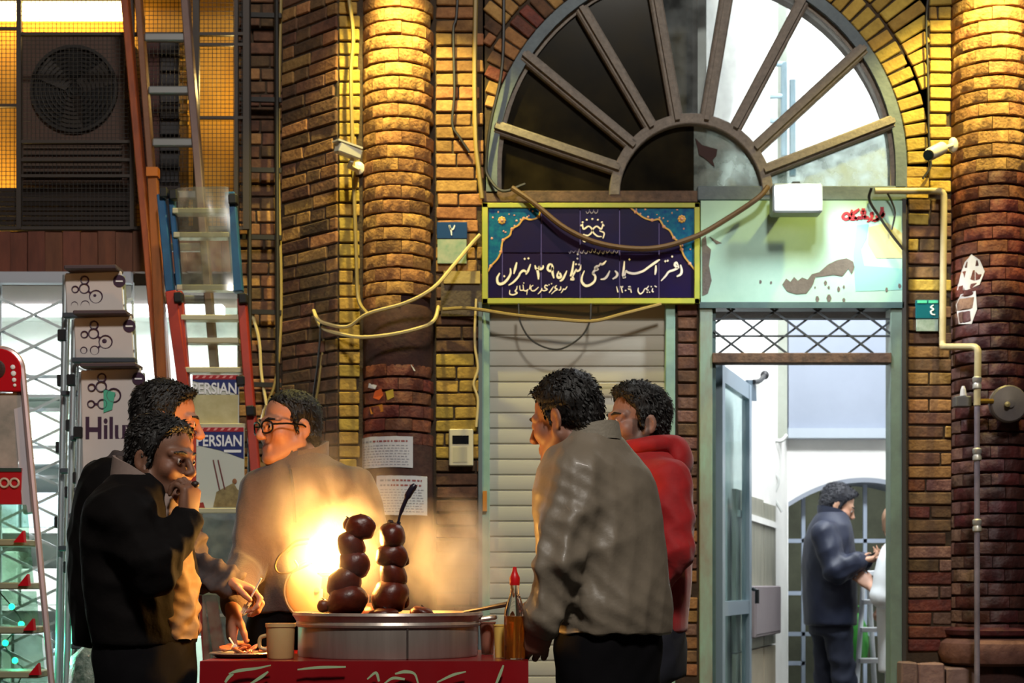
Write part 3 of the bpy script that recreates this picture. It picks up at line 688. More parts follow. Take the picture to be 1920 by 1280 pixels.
# ---- painted panel over the street door
PY = FY - .025
pan = MB().pbox(1314, 376, 1693, 566, PY, .05).build('door_panel', mat('washed_teal_panel', '#a9cbb9', .35, col2='#8fb5a4', scale=4, amt=.7, bump=.08), label='pale teal painted metal panel with flaked patches above the open doorway', cat='panel', loc=(X(1504), PY, Z(566)))
M_flake = mat('bare_grey_metal', '#6a625a', .8, col2='#4c4642', scale=30, bump=.3)
fl1 = [(1465, 535), (1472, 524), (1480, 530), (1487, 521), (1494, 528), (1502, 522), (1512, 526), (1520, 516), (1534, 512), (1550, 498), (1566, 490), (1585, 486), (1597, 492), (1600, 503), (1594, 516), (1588, 506), (1577, 520), (1560, 517), (1540, 520), (1527, 521), (1522, 536), (1510, 552), (1490, 553), (1474, 548)]
fl2 = [(1315, 450), (1322, 444), (1324, 462), (1332, 470), (1328, 500), (1333, 528), (1326, 552), (1316, 556)]
fl3 = [(1330, 446), (1340, 452), (1352, 458), (1342, 460)]
for f_ in (fl1, fl2, fl3): MB().prism([(X(a), Z(b)) for a, b in f_], PY - .0025, PY + .001).build('flaked_patch', M_flake, pan)
b_ = MB()
for u, v, s in ((1424, 530, 5), (1444, 532, 4), (1546, 532, 6), (1552, 541, 5), (1570, 544, 6), (1580, 540, 4), (1526, 541, 3), (1660, 545, 6), (1684, 538, 7), (1530, 563, 8), (1552, 561, 9), (1580, 564, 6)):
    b_.prism([(X(u + s * .6 * math.cos(k * 1.05) * random.uniform(.6, 1)), Z(v + s * math.sin(k * 1.05) * random.uniform(.6, 1))) for k in range(6)], PY - .002, PY + .001)
b_.build('flaked_specks', M_flake, pan, kind='stuff')
MB().prism([(X(a), Z(b)) for a, b in ((1604, 425), (1626, 422), (1622, 450), (1612, 470), (1618, 500), (1692, 506), (1692, 545), (1602, 548), (1598, 480))], PY - .0012, PY + .001).build('teal_repaint', mat('repaint_teal', '#7fb3ab', .4), pan)
MB().prism([(X(a), Z(b)) for a, b in ((1626, 428), (1662, 420), (1690, 440), (1690, 486), (1640, 486), (1625, 460))], PY - .0014, PY + .001).build('ochre_stain', mat('ochre_stain', '#b5b184', .5), pan)
M_redp = mat('red_lettering', '#9c2430', .5)
fw = MB()
def fr(u, v): return (X(1560 + u / 16), Z(380 + v / 16))
strokes(fw, [[(1520, 330, .8), (1450, 300, 1.0), (1420, 380, 1.0), (1480, 430, 1.1), (1510, 350, 1), (1440, 470, 1), (1340, 520, .9), (1240, 590, .7), (1190, 570, .6)], [(1280, 420, .7), (1330, 520, 1), (1240, 560, .8), (1130, 560, .8)], [(1200, 330, .7), (1130, 370, 1), (1160, 450, 1), (1100, 540, .8), (1010, 620, .5)],
 [(1060, 470, 1), (980, 500, 1), (960, 420, .8), (920, 500, 1), (880, 420, .8), (820, 510, 1), (760, 480, 1), (700, 530, 1), (640, 480, 1)], [(780, 230, .8), (640, 330, 1.1), (560, 400, 1), (700, 520, 1)], [(560, 250, .7), (520, 420, 1), (500, 520, 1), (640, 540, 1)], [(480, 420, 1), (420, 350, .9), (330, 380, 1), (290, 470, 1.1), (370, 540, 1.1), (470, 500, 1), (520, 530, .8)]], fr, 85, PY - .004, PY - .001)
for u, v in ((900, 260), (930, 330), (860, 330), (1460, 220)): p = fr(u, v); fw.box((p[0] - .008, PY - .004, p[1] - .008), (p[0] + .008, PY - .001, p[1] + .008))
fw.build('red_script', M_redp, pan)

# ---- floodlight on the door head
fl_ = thing('floodlight', (X(1496), FY - .2, Z(396)), 'small square floodlight shining white above the teal panel', 'lamp')
MB().pbox(1449, 343, 1543, 398, FY - .20, .10).build('housing', mat('grey_lamp_housing', '#8b9390', .4, metal=.3), fl_, bevel=.008)
MB().add([W(1452, 350, FY - .235), W(1538, 350, FY - .235), W(1536, 393, FY - .245), W(1454, 393, FY - .245), W(1452, 350, FY - .19), W(1538, 350, FY - .19), W(1536, 393, FY - .19), W(1454, 393, FY - .19)], [(0,1,2,3),(4,7,6,5),(0,4,5,1),(1,5,6,2),(2,6,7,3),(3,7,4,0)]).build('lens', mat('lit_lens', '#ffffff', .3, emit='#f4f8ff', estr=7), fl_)
MB().pbox(1486, 340, 1500, 352, FY - .12, .15).build('bracket', mat('dark_bracket', '#2f3433', .5), fl_)

# ---- house number plates, intercom, notices
def plate(x0, y0, x1, y1, ysplit, digit, label, tone, m2):
    t = thing('number_plate', (X((x0 + x1) / 2), FY - .02, Z(y1)), label, 'number plate')
    MB().pbox(x0, y0, x1, ysplit, FY - .018, .01).build('blue_plate', tone, t, bevel=.002)
    MB().pbox(x0 + 1, ysplit + 1, x1 - 1, y1, FY - .016, .008).build('lower_plate', m2, t, bevel=.002)
    return t
M_blue = mat('enamel_blue', '#123a6c', .3, coat=.4)
p1 = plate(819, 416, 876, 494, 447, '', 'dark blue street number plate beside the left brick column', M_blue, mat('faded_lower_plate', '#a6a894', .5, col2='#5f8b74', scale=14, amt=.9))
d1 = MB(); strokes(d1, [[(842, 424, .7), (845, 431, 1), (850, 431, 1), (853, 424, .7)], [(843, 424, .9), (846, 434, 1), (847, 443, .7)]], lambda u, v: (X(u), Z(v)), 2.8, FY - .022, FY - .0175); d1.build('numeral', mat('enamel_white', '#dfe5e8', .4), p1)
p2 = plate(1717, 562, 1761, 621, 597, '', 'teal street number plate on the brick pier right of the open door', mat('enamel_teal', '#0f5b66', .3, coat=.4), mat('lower_plate_grey', '#9aa7a0', .5, col2='#5f7a66', scale=20, amt=.9))
d1 = MB(); strokes(d1, [[(1748, 573, .7), (1743, 577, 1), (1748, 581, 1), (1743, 585, 1), (1745, 590, 1), (1751, 591, .7)]], lambda u, v: (X(u), Z(v)), 2.6, FY - .022, FY - .0175); d1.build('numeral', MATS['enamel_white'], p2)
MB().pbox(1720, 563, 1738, 568, FY - .021, .004).pbox(1741, 563, 1759, 568, FY - .021, .004).build('green_tabs', mat('mint_tab', '#4fc09a', .4), p2)
ic = thing('intercom', (X(866), FY - .03, Z(873)), 'cream door intercom with dark screen beside the shutter', 'intercom')
M_cream = mat('cream_plastic', '#c9c0a2', .45)
MB().pbox(842, 804, 887, 873, FY - .035, .04).build('case', M_cream, ic, bevel=.004)
MB().pbox(848, 816, 879, 832, FY - .037, .01).build('screen', mat('black_glass', '#15161a', .15), ic)
MB().pbox(849, 838, 876, 866, FY - .037, .01).build('speaker_grille', mat('beige_grille', '#b3ab8e', .6), ic)
MB().lathe([(.014, -.004), (.014, .004), (.009, .006)], (0, 0, 0), 14, Matrix.Rotation(PI / 2, 4, 'X')).build('button', mat('olive_button', '#8d8a4a', .4), ic).location = Vector((X(870), FY - .039, Z(858))) - base(ic)
def notice(pxs, lab, seed, hdr):
    """sheet of paper bent round the column"""
    (x0, y0), (x1, y1) = pxs; xc = X(746); Rr = 66 / K + .006; b = MB(); n = 10; fr_ = []; vs = []
    def onc(px, py, e=0.):
        x = X(px); dx = max(-Rr * .98, min(Rr * .98, x - xc)); return (xc + dx, FY - math.sqrt((Rr + e) ** 2 - dx * dx) , Z(py))
    for i in range(n + 1):
        px = x0 + (x1 - x0) * i / n
        vs += [onc(px, y0 + random.uniform(-.6, .6)), onc(px, y1 + random.uniform(-.6, .6)), onc(px, y1, -.003), onc(px, y0, -.003)]
    b.add(vs, [(4*i+k, 4*i+(k+1) % 4, 4*i+4+(k+1) % 4, 4*i+4+k) for i in range(n) for k in range(4)] + [(0,3,2,1), (4*n, 4*n+1, 4*n+2, 4*n+3)])
    o = b.build('paper_notice', mat('notice_paper', '#c9c7c4', .8, col2='#bdbac0', scale=4), label=lab, cat='notice', merge=False, loc=(X((x0 + x1) / 2), FY - Rr, Z(y1)))
    rs = random.Random(seed); ln = MB(); hd = MB(); y = y0 + 7
    row = 0
    while y < y1 - 5:
        px = x0 + 7
        while px < x1 - 8:
            w_ = rs.uniform(2, 7); hgt = 3.2 if row < hdr else 1.4
            tgt = hd if row < hdr and px > x0 + (x1 - x0) * .25 else ln
            a, c = onc(px, y, .0012), onc(min(px + w_, x1 - 6), y + hgt, .0012)
            tgt.add([(a[0], a[1], a[2]), (c[0], c[1], a[2]), (c[0], c[1], c[2]), (a[0], a[1], c[2])], [(0, 1, 2, 3)]); px += w_ + rs.uniform(1.5, 3)
        y += 9 if row < hdr else 5; row += 1
    ln.build('text_rows', mat('grey_print', '#8d8b92', .8), o); hd.build('heading', mat('red_print', '#8e4a4a', .8), o)
notice(((677, 824), (778, 881)), 'white printed notice with one heading line, upper sheet on the left column', 1, 1)
notice(((711, 896), (803, 968)), 'white printed notice with two heading lines, lower sheet on the left column', 2, 2)
# stickers and scraps on the column
def scrap(name, poly, m, lab, px=746, R_=66 / K, e=.005):
    xc = X(px); pts = []
    b = MB(); fr_, bk = [], []
    for u, v in poly:
        dx = max(-R_ * .97, min(R_ * .97, X(u) - xc)); y = FY - math.sqrt(R_ * R_ - dx * dx); fr_.append((xc + dx, y - e, Z(v))); bk.append((xc + dx, y + .002, Z(v)))
    n = len(poly); b.add(fr_ + bk, [tuple(range(n)), tuple(range(n, 2 * n))[::-1]] + [(i, i + n, (i + 1) % n + n, (i + 1) % n) for i in range(n)])
    return b.build(name, m, label=lab, cat='scrap')
scrap('torn_label', [(708, 740), (720, 736), (724, 748), (716, 757), (704, 752)], mat('orange_sticker', '#c2521c', .6), 'torn orange sticker on the bare bricks of the left column')
scrap('torn_label', [(728, 742), (742, 738), (744, 752), (732, 758)], mat('olive_sticker', '#a58a2a', .6), 'torn olive-yellow sticker right of the orange one')
scrap('torn_label', [(697, 768), (722, 765), (724, 778), (700, 782)], mat('amber_sticker', '#b8741e', .6), 'torn amber sticker below the orange one')
scrap('torn_label', [(774, 692), (812, 694), (811, 702), (780, 703)], mat('white_sticker', '#c7c6cc', .6), 'white strip of torn paper at the upper right of the left column')
scrap('torn_label', [(696, 724), (712, 730), (708, 736), (694, 732)], MATS['white_sticker'], 'small white paper scrap above the orange sticker')
M_torn = mat('torn_white_paper', '#d9d6d2', .8, col2='#b9b2ae', scale=9, amt=.7, bump=.2)
scrap('torn_poster', [(1797, 500), (1806, 488), (1818, 500), (1826, 522), (1818, 545), (1800, 552), (1788, 548), (1792, 520)], M_torn, 'torn white poster scrap, upper one on the right column', 1856, 71 / K, .006)
scrap('torn_poster', [(1792, 558), (1812, 556), (1814, 590), (1806, 616), (1790, 612), (1787, 575)], M_torn, 'torn white poster scrap, lower one on the right column', 1856, 71 / K, .006)

# ---- cameras, pipe, bell
M_cam = mat('ivory_camera', '#d8d2bc', .4)
cv = thing('security_camera', W(655, 288, 6.98), 'ivory box security camera beside the left column top half', 'camera')
bx_ = MB(); p, q = W(632, 276, 6.93), W(674, 292, 6.99); bx_.beam(p, q, .045, .06, up=(0, 1, 0)); bx_.build('body', M_cam, cv, bevel=.006)
MB().beam(p + Vector((-.008, 0, .03)), q + Vector((.0, 0, .03)), .008, .075).build('sun_shield', M_cam, cv)
MB().tube([W(660, 300, 6.97), W(655, 312, 7.02), W(668, 318, 7.10), W(672, 316, 7.2)], .011).build('arm', M_cam, cv)
MB().lathe([(.03, 0), (.03, .012), (.012, .02)], W(672, 316, 7.19), 14, Matrix.Rotation(PI / 2, 4, 'X')).build('mount', M_cam, cv)
cv = thing('security_camera', W(1752, 285, 7.05), 'white bullet security camera on the pier by the right column', 'camera')
p, q = W(1742, 290, 6.98), W(1766, 278, 7.06); dv = (q - p).normalized()
MB().tube([p, p + dv * .01, q, q + dv * .012], [.024, .03, .03, .018], 14).build('body', M_cam, cv, smooth=True)
MB().tube([p - dv * .012, p + dv * .004], .024, 14).build('lens', mat('lens_black', '#141414', .2), cv)
MB().tube(smoothline([q, W(1774, 276, 7.1), W(1786, 272, 7.14)], 5), .010).build('arm', M_cam, cv)
MB().ball(W(1787, 272, 7.15), (.024, .02, .036)).build('mount', M_cam, cv, smooth=True)
M_pipe = mat('cream_painted_pipe', '#c4b58c', .4, col2='#9d8d66', scale=8, amt=.6)
def corner(pts, r=.03):
    out = [Vector(pts[0])]
    for a, b, c in zip(pts, pts[1:], pts[2:]):
        a, b, c = Vector(a), Vector(b), Vector(c); u, v = (a - b).normalized(), (c - b).normalized()
        for k in range(5):
            t = k / 4; out.append((b + u * r) * (1 - t) ** 2 + b * 2 * t * (1 - t) + (b + v * r) * t * t)
    return out + [Vector(pts[-1])]
gp = thing('gas_pipe', (X(1768), FY - .1, Z(655)), 'pale painted gas pipe running down between the pier and the right column', 'pipe')
MB().tube(corner([W(1640, 358, FY - .05), W(1770, 358, FY - .05), W(1767, 650, FY - .05), W(1768, 650, FY - .1), W(1834, 650, FY - .28), W(1832, 760, FY - .28)], .03), .0155, 12).build('upper_run', M_pipe, gp, smooth=True)
MB().tube([W(1832, 755, FY - .28), W(1832, 1560, FY - .28)], .0125, 12).build('lower_run', mat('mauve_grey_pipe', '#8f8590', .4, col2='#5c545c', scale=7, amt=.8), gp, smooth=True)
for py in (718, 852, 985):
    MB().lathe([(.014, -.03), (.02, -.024), (.02, -.008), (.016, 0), (.021, .008), (.021, .024), (.014, .03)], W(1832, py, FY - .28), 12).build('coupling', mat('galvanised', '#b5b2ac', .4, metal=.5), gp, smooth=True)
MB().tube([W(1834, 752, FY - .28), W(1862, 752, FY - .27)], .011).build('valve_stub', mat('brass', '#b08a3a', .35, metal=.8), gp)
gm = thing('round_gauge', W(1888, 760, FY - .26), 'round grey metal dial fixed on the dark red right column', 'gauge')
MB().lathe([(.085, 0), (.085, .028), (.078, .036), (.02, .042), (.02, .05), (.0, .052)], W(1888, 758, FY - .235), 28, Matrix.Rotation(PI / 2, 4, 'X')).build('body', mat('dull_grey_metal', '#77706f', .45, metal=.4, col2='#5c5656', scale=12), gm, smooth=True)
MB().lathe([(.012, 0), (.012, .012), (0, .014)], W(1888, 758, FY - .286), 12, Matrix.Rotation(PI / 2, 4, 'X')).build('hub', mat('brass_hub', '#a8996a', .4, metal=.6), gm)
MB().box(tuple(W(1876, 764, FY - .235)), tuple(W(1900, 750, FY - .1))).build('bracket', M_iron, gm)
sk = thing('wall_socket', W(1806, 752, FY - .17), 'small grey socket box on the left flank of the right column', 'socket')
MB().pbox(1792, 742, 1822, 762, FY - .19, .06).build('box', mat('grey_socket', '#5d5a58', .5), sk, bevel=.004)
MB().lathe([(.016, 0), (.012, .03), (.006, .045)], W(1806, 742, FY - .17), 10).build('cap', mat('white_cap', '#cfcac4', .5), sk)

# ---- cables
def cable(pts, r, m, lab, n=6, seg=6, name='cable'):
    return MB().tube(smoothline(pts, n), r, seg).build(name, m, smooth=True, label=lab, cat='cable')
M_cab = mat('cream_cable', '#c9b37a', .5); M_cabd = mat('black_cable', '#181513', .5); M_cabb = mat('brown_cable', '#5b4326', .55); M_cabg = mat('grey_yellow_cable', '#8f7a44', .5)
y7 = FY - .02
cable([W(588, 582, 7.26), W(594, 596, 7.2), W(610, 606, 7.16), W(652, 612, 7.1), W(690, 588, 7.02), W(760, 568, 7.0), W(812, 540, 7.02), W(850, 498, 7.12), W(880, 462, 7.2), W(900, 440, 7.22)], .0085, M_cab, 'upper of two cream cables looping across the left column')
cable([W(590, 588, 7.26), W(604, 614, 7.2), W(640, 626, 7.12), W(680, 632, 7.03), W(740, 626, 7.0), W(795, 612, 7.02), W(815, 598, 7.08), W(822, 575, 7.2)], .0085, M_cab, 'lower of two cream cables looping across the left column')
cable([W(960, 352, 7.2), W(1000, 380, 7.18), W(1060, 428, 7.17), W(1130, 458, 7.17), W(1220, 466, 7.17), W(1300, 445, 7.17), W(1360, 412, 7.16), W(1420, 372, 7.14), W(1440, 350, 7.16)], .0125, M_cabb, 'thick brown cable sagging in front of the tiled sign', seg=8)
cable([W(830, 580, 7.21), W(880, 578, 7.19), W(960, 590, 7.17), W(1040, 598, 7.17), W(1110, 602, 7.17), W(1170, 588, 7.17), W(1240, 570, 7.18)], .008, M_cabg, 'brown cable drooping just below the tiled sign')
cable([W(972, 569, 7.18), W(976, 605, 7.17), W(1000, 640, 7.17), W(1045, 655, 7.17), W(1085, 635, 7.17), W(1105, 605, 7.17), W(1108, 569, 7.18)], .0042, M_cabd, 'thin dark loop of wire hanging over the top of the shutter')
cable([W(607, -60, 7.28), W(608, 300, 7.28), W(612, 560, 7.27), W(600, 700, 7.27), W(585, 790, 7.3)], .006, M_cabg, 'thin wire running straight down the oblique brick face')
cable([W(645, -60, 7.13), W(662, 60, 7.13), W(658, 140, 7.13), W(662, 300, 7.13), W(668, 480, 7.13), W(672, 560, 7.12), W(690, 590, 7.04)], .009, M_cabg, 'yellowish conduit beside the left column from the top')
cable([W(893, -60, y7), W(890, 120, y7), W(892, 260, y7), W(898, 320, y7), W(904, 372, y7)], .011, M_cabg, 'olive conduit rising along the brick strip left of the fanlight')
cable([W(860, -60, y7), W(856, 30, y7), W(850, 60, y7), W(852, 170, y7), W(848, 232, y7), W(862, 258, y7), W(880, 285, y7)], .0065, M_cabd, 'black wire with a knot on the strip right of the left column')
cable([W(945, -60, y7), W(942, 120, y7 - .01), W(920, 230, y7 - .01), W(912, 300, y7), W(915, 330, y7), W(942, 358, y7 - .02), W(985, 345, y7 - .02)], .0075, M_cabd, 'black cable following the left edge of the fanlight arch')
cable([W(893, 560, y7), W(890, 640, y7), W(896, 690, y7), W(888, 720, y7), W(896, 750, y7), W(893, 800, y7)], .006, M_cab, 'thin pale wire hanging down to the intercom')
cable([W(1760, -60, y7), W(1738, 10, y7), W(1740, 150, y7), W(1742, 270, y7), W(1745, 310, y7), W(1730, 335, y7)], .0055, M_cabd, 'black wire descending to the bullet camera on the right pier')
cable([W(1634, 352, 7.17), W(1630, 375, 7.19), W(1650, 408, 7.2), W(1672, 440, 7.2), W(1694, 468, 7.2)], .0065, M_cabd, 'black wire slanting over the red lettering of the teal panel')
cable([W(1664, 362, 7.19), W(1672, 378, 7.2), W(1678, 400, 7.2), W(1672, 430, 7.2)], .005, M_cabd, 'short black wire end at the top right of the teal panel')
cable([W(528, -60, 7.44), W(522, 300, 7.44), W(527, 520, 7.43), W(525, 640, 7.4), W(515, 720, 7.4), W(495, 770, 7.4), W(490, 790, 7.38)], .007, M_cabg, 'olive cable bundle in the corner behind the man with glasses')
cable([W(474, 590, 7.42), W(486, 640, 7.42), W(490, 700, 7.42), W(500, 760, 7.4)], .007, M_cab, 'pale cable hanging on the recessed pier beside the red ladder')
cable([W(602, 606, 7.2), W(596, 680, 7.2), W(588, 740, 7.22), W(584, 800, 7.24)], .005, M_cabd, 'thin black wire hanging from the cream cables')
cable([W(1440, 822, 9.5), W(1448, 850, 9.5), W(1440, 870, 9.5), W(1460, 900, 9.5), W(1452, 930, 9.5), W(1466, 960, 9.5)], .008, mat('pale_wire', '#b5b8b4', .5), 'pale wire dangling on the white passage wall')
cable([W(1444, 690, 9.5), W(1440, 760, 9.5), W(1430, 815, 9.48), W(1462, 826, 9.48), W(1476, 815, 9.48)], .012, MATS['pale_wire'], 'pale bundle of wires at the foot of the passage pillar')
# wire brackets standing out on the recessed pier
ir = thing('iron_frame', W(500, 600, 7.44), 'dark iron frame of rods standing on the recessed brick pier', 'frame')
for px in (466, 518): MB().tube([W(px, -80, 7.40), W(px + 3, 900, 7.40)], .011, 8).build('rod', mat('black_iron', '#17120f', .6), ir)
for py in (28, 186, 318, 444, 584, 720, 835): MB().beam(W(450, py, 7.41), W(528, py + 2, 7.41), .022, .02).build('crossbar', MATS['black_iron'], ir)

# ============================================================ LEFT SHOP, AIR CONDITIONER AND CAGE
M_yel = mat('yellow_wall_paint', '#b98a2e', .8, col2='#96691c', scale=5, amt=.6)
MB().box((-3.4, 8.0, 2.62), (-1.17, 8.1, 4.4)).build('wall_niche_back', M_yel, kind='structure')
MB().box((-3.4, 7.5, 2.55), (-1.17, 8.1, 2.62)).build('trim_2', mat('niche_sill', '#4a3a2a', .8), kind='structure')
MB().box((-3.4, 7.45, 4.32), (-1.17, 8.1, 4.4)).build('ceiling_niche', mat('niche_ceiling', '#5a4526', .8), kind='structure')
tb = thing('tube_lamp', W(170, 22, 7.86), 'long glowing fluorescent tube above the caged air conditioner', 'lamp')
MB().box(tuple(W(-60, 34, 7.86)), tuple(W(232, 8, 7.9))).build('tube', mat('tube_glow', '#fff3d0', .4, emit='#ffd98a', estr=24), tb)
MB().box(tuple(W(-64, 6, 7.86)), tuple(W(236, 0, 7.95))).build('fitting', mat('tube_fitting', '#a09070', .5), tb)
light('niche_glow', 'POINT', (-1.33, 7.72, 3.6), 16, (1.0, .70, .22), size=.04)
light('niche_glow_left', 'POINT', (-2.62, 7.72, 3.1), 10, (1.0, .70, .22), size=.04)
ac = thing('air_conditioner', W(140, 352, 7.55), 'dark outdoor air conditioner with a round fan behind the wire cage', 'air conditioner')
M_ac = mat('dusky_casing', '#5a4238', .6, col2='#46322a', scale=6, amt=.5)
MB().pbox(32, 60, 238, 352, 7.60, .34).build('casing', M_ac, ac, bevel=.012)
MB().lathe([(.215, 0), (.215, .02), (.20, .02), (.20, 0)], W(140, 168, 7.60), 36, Matrix.Rotation(PI / 2, 4, 'X')).build('fan_ring', mat('ring_black', '#171210', .6), ac, smooth=True)
MB().lathe([(.205, 0), (.205, .006), (0, .006)], W(140, 168, 7.601), 32, Matrix.Rotation(PI / 2, 4, 'X')).build('fan_well', mat('fan_dark', '#080607', .8), ac)
fb = MB()
for k in range(3):
    a = 2 * PI * k / 3 + .5; c = W(140, 168, 7.595); u = Vector((math.cos(a), 0, math.sin(a))); v = Vector((-math.sin(a), 0, math.cos(a)))
    pts = [c + u * .03 - v * .03, c + u * .19 - v * .07, c + u * .19 + v * .05, c + u * .03 + v * .03]
    fb.add([p_ + Vector((0, -.006 * i, 0)) for i, p_ in enumerate(pts)] + [p_ + Vector((0, .004, 0)) for p_ in pts], [(0,1,2,3),(7,6,5,4),(0,4,5,1),(1,5,6,2),(2,6,7,3),(3,7,4,0)])
fb.build('fan_blade', mat('blade_grey', '#241d1a', .5), ac)
for k in range(9): c = W(140, 168, 7.585); MB().ring(c, .02 + .021 * k, .0022, seg=28, tseg=5).build('guard_ring', MATS['ring_black'], ac)
for k in range(8): MB().pbox(44, 262 + k * 11, 228, 267 + k * 11, 7.585, .02).build('louvre', mat('louvre_brown', '#4a3a30', .6), ac)
for dx in (44, 222): MB().pbox(dx, 350, dx + 14, 520, 7.66, .2).build('foot', M_ac, ac)
bx2 = thing('meter_box', W(300, 352, 7.6), 'stack of dark switch modules beside the air conditioner', 'box')
MB().pbox(262, 70, 338, 514, 7.66, .2).build('case', mat('dark_case', '#2b1d1c', .6), bx2)
for k in range(9): MB().pbox(300, 78 + k * 30, 336, 102 + k * 30, 7.64, .03).build('module', mat('module_grey', '#2c2a2e', .5), bx2, bevel=.003)
for k in range(8): MB().pbox(337, 84 + k * 20.5, 352, 91 + k * 20.5, 7.63, .02).build('lit_gap_tab', mat('lit_gap_tab', '#e0b450', .4, metal=.3), bx2)  # yellow-lit gaps beside the modules, put in as coloured tabs
MB().pbox(262, 72, 298, 345, 7.645, .02).build('side_panel', mat('maroon_panel', '#48211e', .6), bx2)
lv = thing('louvred_panel', W(130, 430, 7.5), 'dark slatted panel under the caged air conditioner', 'panel')
for k in range(9): MB().pbox(-40, 352 + k * 9, 252, 358.5 + k * 9, 7.52 + .006 * (k % 2), .03).build('slat', mat('soot_slat', '#2b201c', .7), lv)
cg = thing('wire_cage', W(200, 430, 7.36), 'dark wire mesh cage closing the niche of the air conditioner', 'cage')
gm_ = MB(); CY = 7.37
for i in range(67):
    px = -60 + i * 7.9; gm_.beam(W(px, -50, CY), W(px, 428, CY), .0022, .0022)
for i in range(61):
    py = -50 + i * 7.9; gm_.beam(W(-62, py, CY + .002), W(466, py, CY + .002), .0022, .0022)
gm_.build('wire_mesh', mat('wire_black', '#191310', .6), cg, kind='stuff')
M_cf = mat('cage_steel', '#3a332f', .5, metal=.3)
for px, w_ in ((36, .022), (248, .02), (368, .03), (443, .018), (462, .03)): MB().beam(W(px, -60, CY - .015), W(px, 430, CY - .015), w_, .02).build('upright', M_cf, cg)
for py, x0, x1 in ((54, -60, 36), (64, 36, 466), (198, -60, 36), (84, 368, 466), (221, 368, 466), (266, 36, 248), (300, 36, 248), (330, 36, 248), (428, -60, 466)): MB().beam(W(x0, py, CY - .012), W(x1, py, CY - .012), .014, .016).build('rail', M_cf, cg)
# roller box (rusty) over the shop opening
rb = thing('trim_3', W(120, 512, 7.35), kind='structure')
for k in range(16): MB().pbox(-80 + k * 33, 433, -80 + k * 33 + 32, 509, 7.36 + .006 * (k % 2), .05).jit(.002).build('rusty_panel', mat('rusty_sheet', '#6e3d28', .7, col2='#4a2618', scale=6, amt=.9, rand=.2, stretch=(3, 1, .6)), rb)
MB().pbox(-80, 509, 245, 530, 7.35, .05).build('shop_head', mat('grey_head', '#a9abb5', .5), rb)
MB().pbox(245, 430, 446, 470, 7.40, .05).build('shop_head', mat('dark_head', '#3a302c', .6), rb)
# shop inside
M_shop = mat('shop_wall', '#dfe2de', .7, col2='#c3cfc8', scale=3, amt=.7)
MB().box((-3.6, 9.3, 0), (-1.15, 9.4, 2.7)).build('wall_shop_back', M_shop, kind='structure')
MB().box((-1.30, 7.8, 0), (-1.2, 9.3, 2.7)).build('wall_shop_right', M_shop, kind='structure')
MB().box((-3.7, 7.5, 0), (-3.6, 9.4, 2.7)).build('wall_shop_left', M_shop, kind='structure')
MB().box((-3.6, 7.6, 2.68), (-1.2, 9.4, 2.74)).build('ceiling_shop', M_shop, kind='structure')
cl = thing('shop_lamp', (-2.35, 8.0, 2.5), 'bright white strip lamp just inside the shop opening', 'lamp')
MB().box((-3.3, 8.0, 2.50), (-1.5, 8.08, 2.56)).build('diffuser', mat('shop_tube', '#ffffff', .4, emit='#f2f8ff', estr=9), cl)
MB().box((-3.32, 7.99, 2.56), (-1.48, 8.09, 2.60)).build('fitting', mat('white_fitting', '#d5d8d8', .5), cl)
su = thing('trim_4', (-2.3, 9.0, 0), 'white shelf unit seen through the folding gate of the shop', kind='structure')
for z in (.5, .95, 1.4, 1.8, 2.2): MB().box((-3.4, 8.95, z), (-1.5, 9.28, z + .03)).build('shelf', mat('shelf_white', '#c3c9c6', .5), su)
for x in (-3.4, -2.45, -1.52): MB().box((x, 8.95, 0), (x + .03, 9.28, 2.3)).build('side', mat('shelf_white', '#c3c9c6', .5), su)
rs = random.Random(12); tones = [('pale green', '#9db8a0'), ('white', '#d5d6d2'), ('straw yellow', '#c9bb6a'), ('grey', '#8b9494'), ('pale blue', '#9fb6c8')]
NTH = ('first', 'second', 'third', 'fourth', 'fifth', 'sixth', 'seventh', 'eighth', 'ninth')
for zi, (z, sn) in enumerate(((.53, 'lowest'), (.98, 'second'), (1.43, 'third'), (1.83, 'topmost'))):
    x = -3.3; k = 0
    while x < -1.75:
        w_ = rs.uniform(.16, .3); tn, hx_ = rs.choice(tones)
        MB().box((x, 8.98, z + .002), (x + w_ - .02, 9.2, z + rs.uniform(.2, .34))).build('carton', mat('carton_' + tn.replace(' ', '_'), hx_, .6, col2='#7d8a84', scale=5, amt=.4), bevel=.006, label='%s carton, %s from the left on the %s shop shelf' % (tn, NTH[k], sn), cat='carton', group='cartons on the shop shelves')
        x += w_; k += 1
# folding gate
sgat = thing('folding_gate', W(60, 1200, 7.42), 'grey steel folding lattice gate across the shop opening', 'gate')
M_gate = mat('galvanised_gate', '#c3ccd0', .4)
for k in range(-1, 2):
    for s in (1, -1):
        for seg_ in range(16):
            x0 = 1 + k * 124; y0 = 560 + seg_ * 59.5; a = (x0, y0) if s == 1 else (x0 + 124, y0); b = (x0 + 124, y0 + 59.5) if s == 1 else (x0, y0 + 59.5)
            MB().beam(W(*a, 7.41 + .006 * s), W(*b, 7.41 + .006 * s), .013, .005).build('lattice_bar', M_gate, sgat)
for k in range(-1, 3): MB().beam(W(1 + k * 124, 530, 7.425), W(1 + k * 124, 1530, 7.425), .012, .01).build('upright', M_gate, sgat)
for py in (706, 742, 768, 838, 894): MB().beam(W(-120, py, 7.43), W(250, py, 7.43), .016, .008).build('rail', M_gate, sgat)
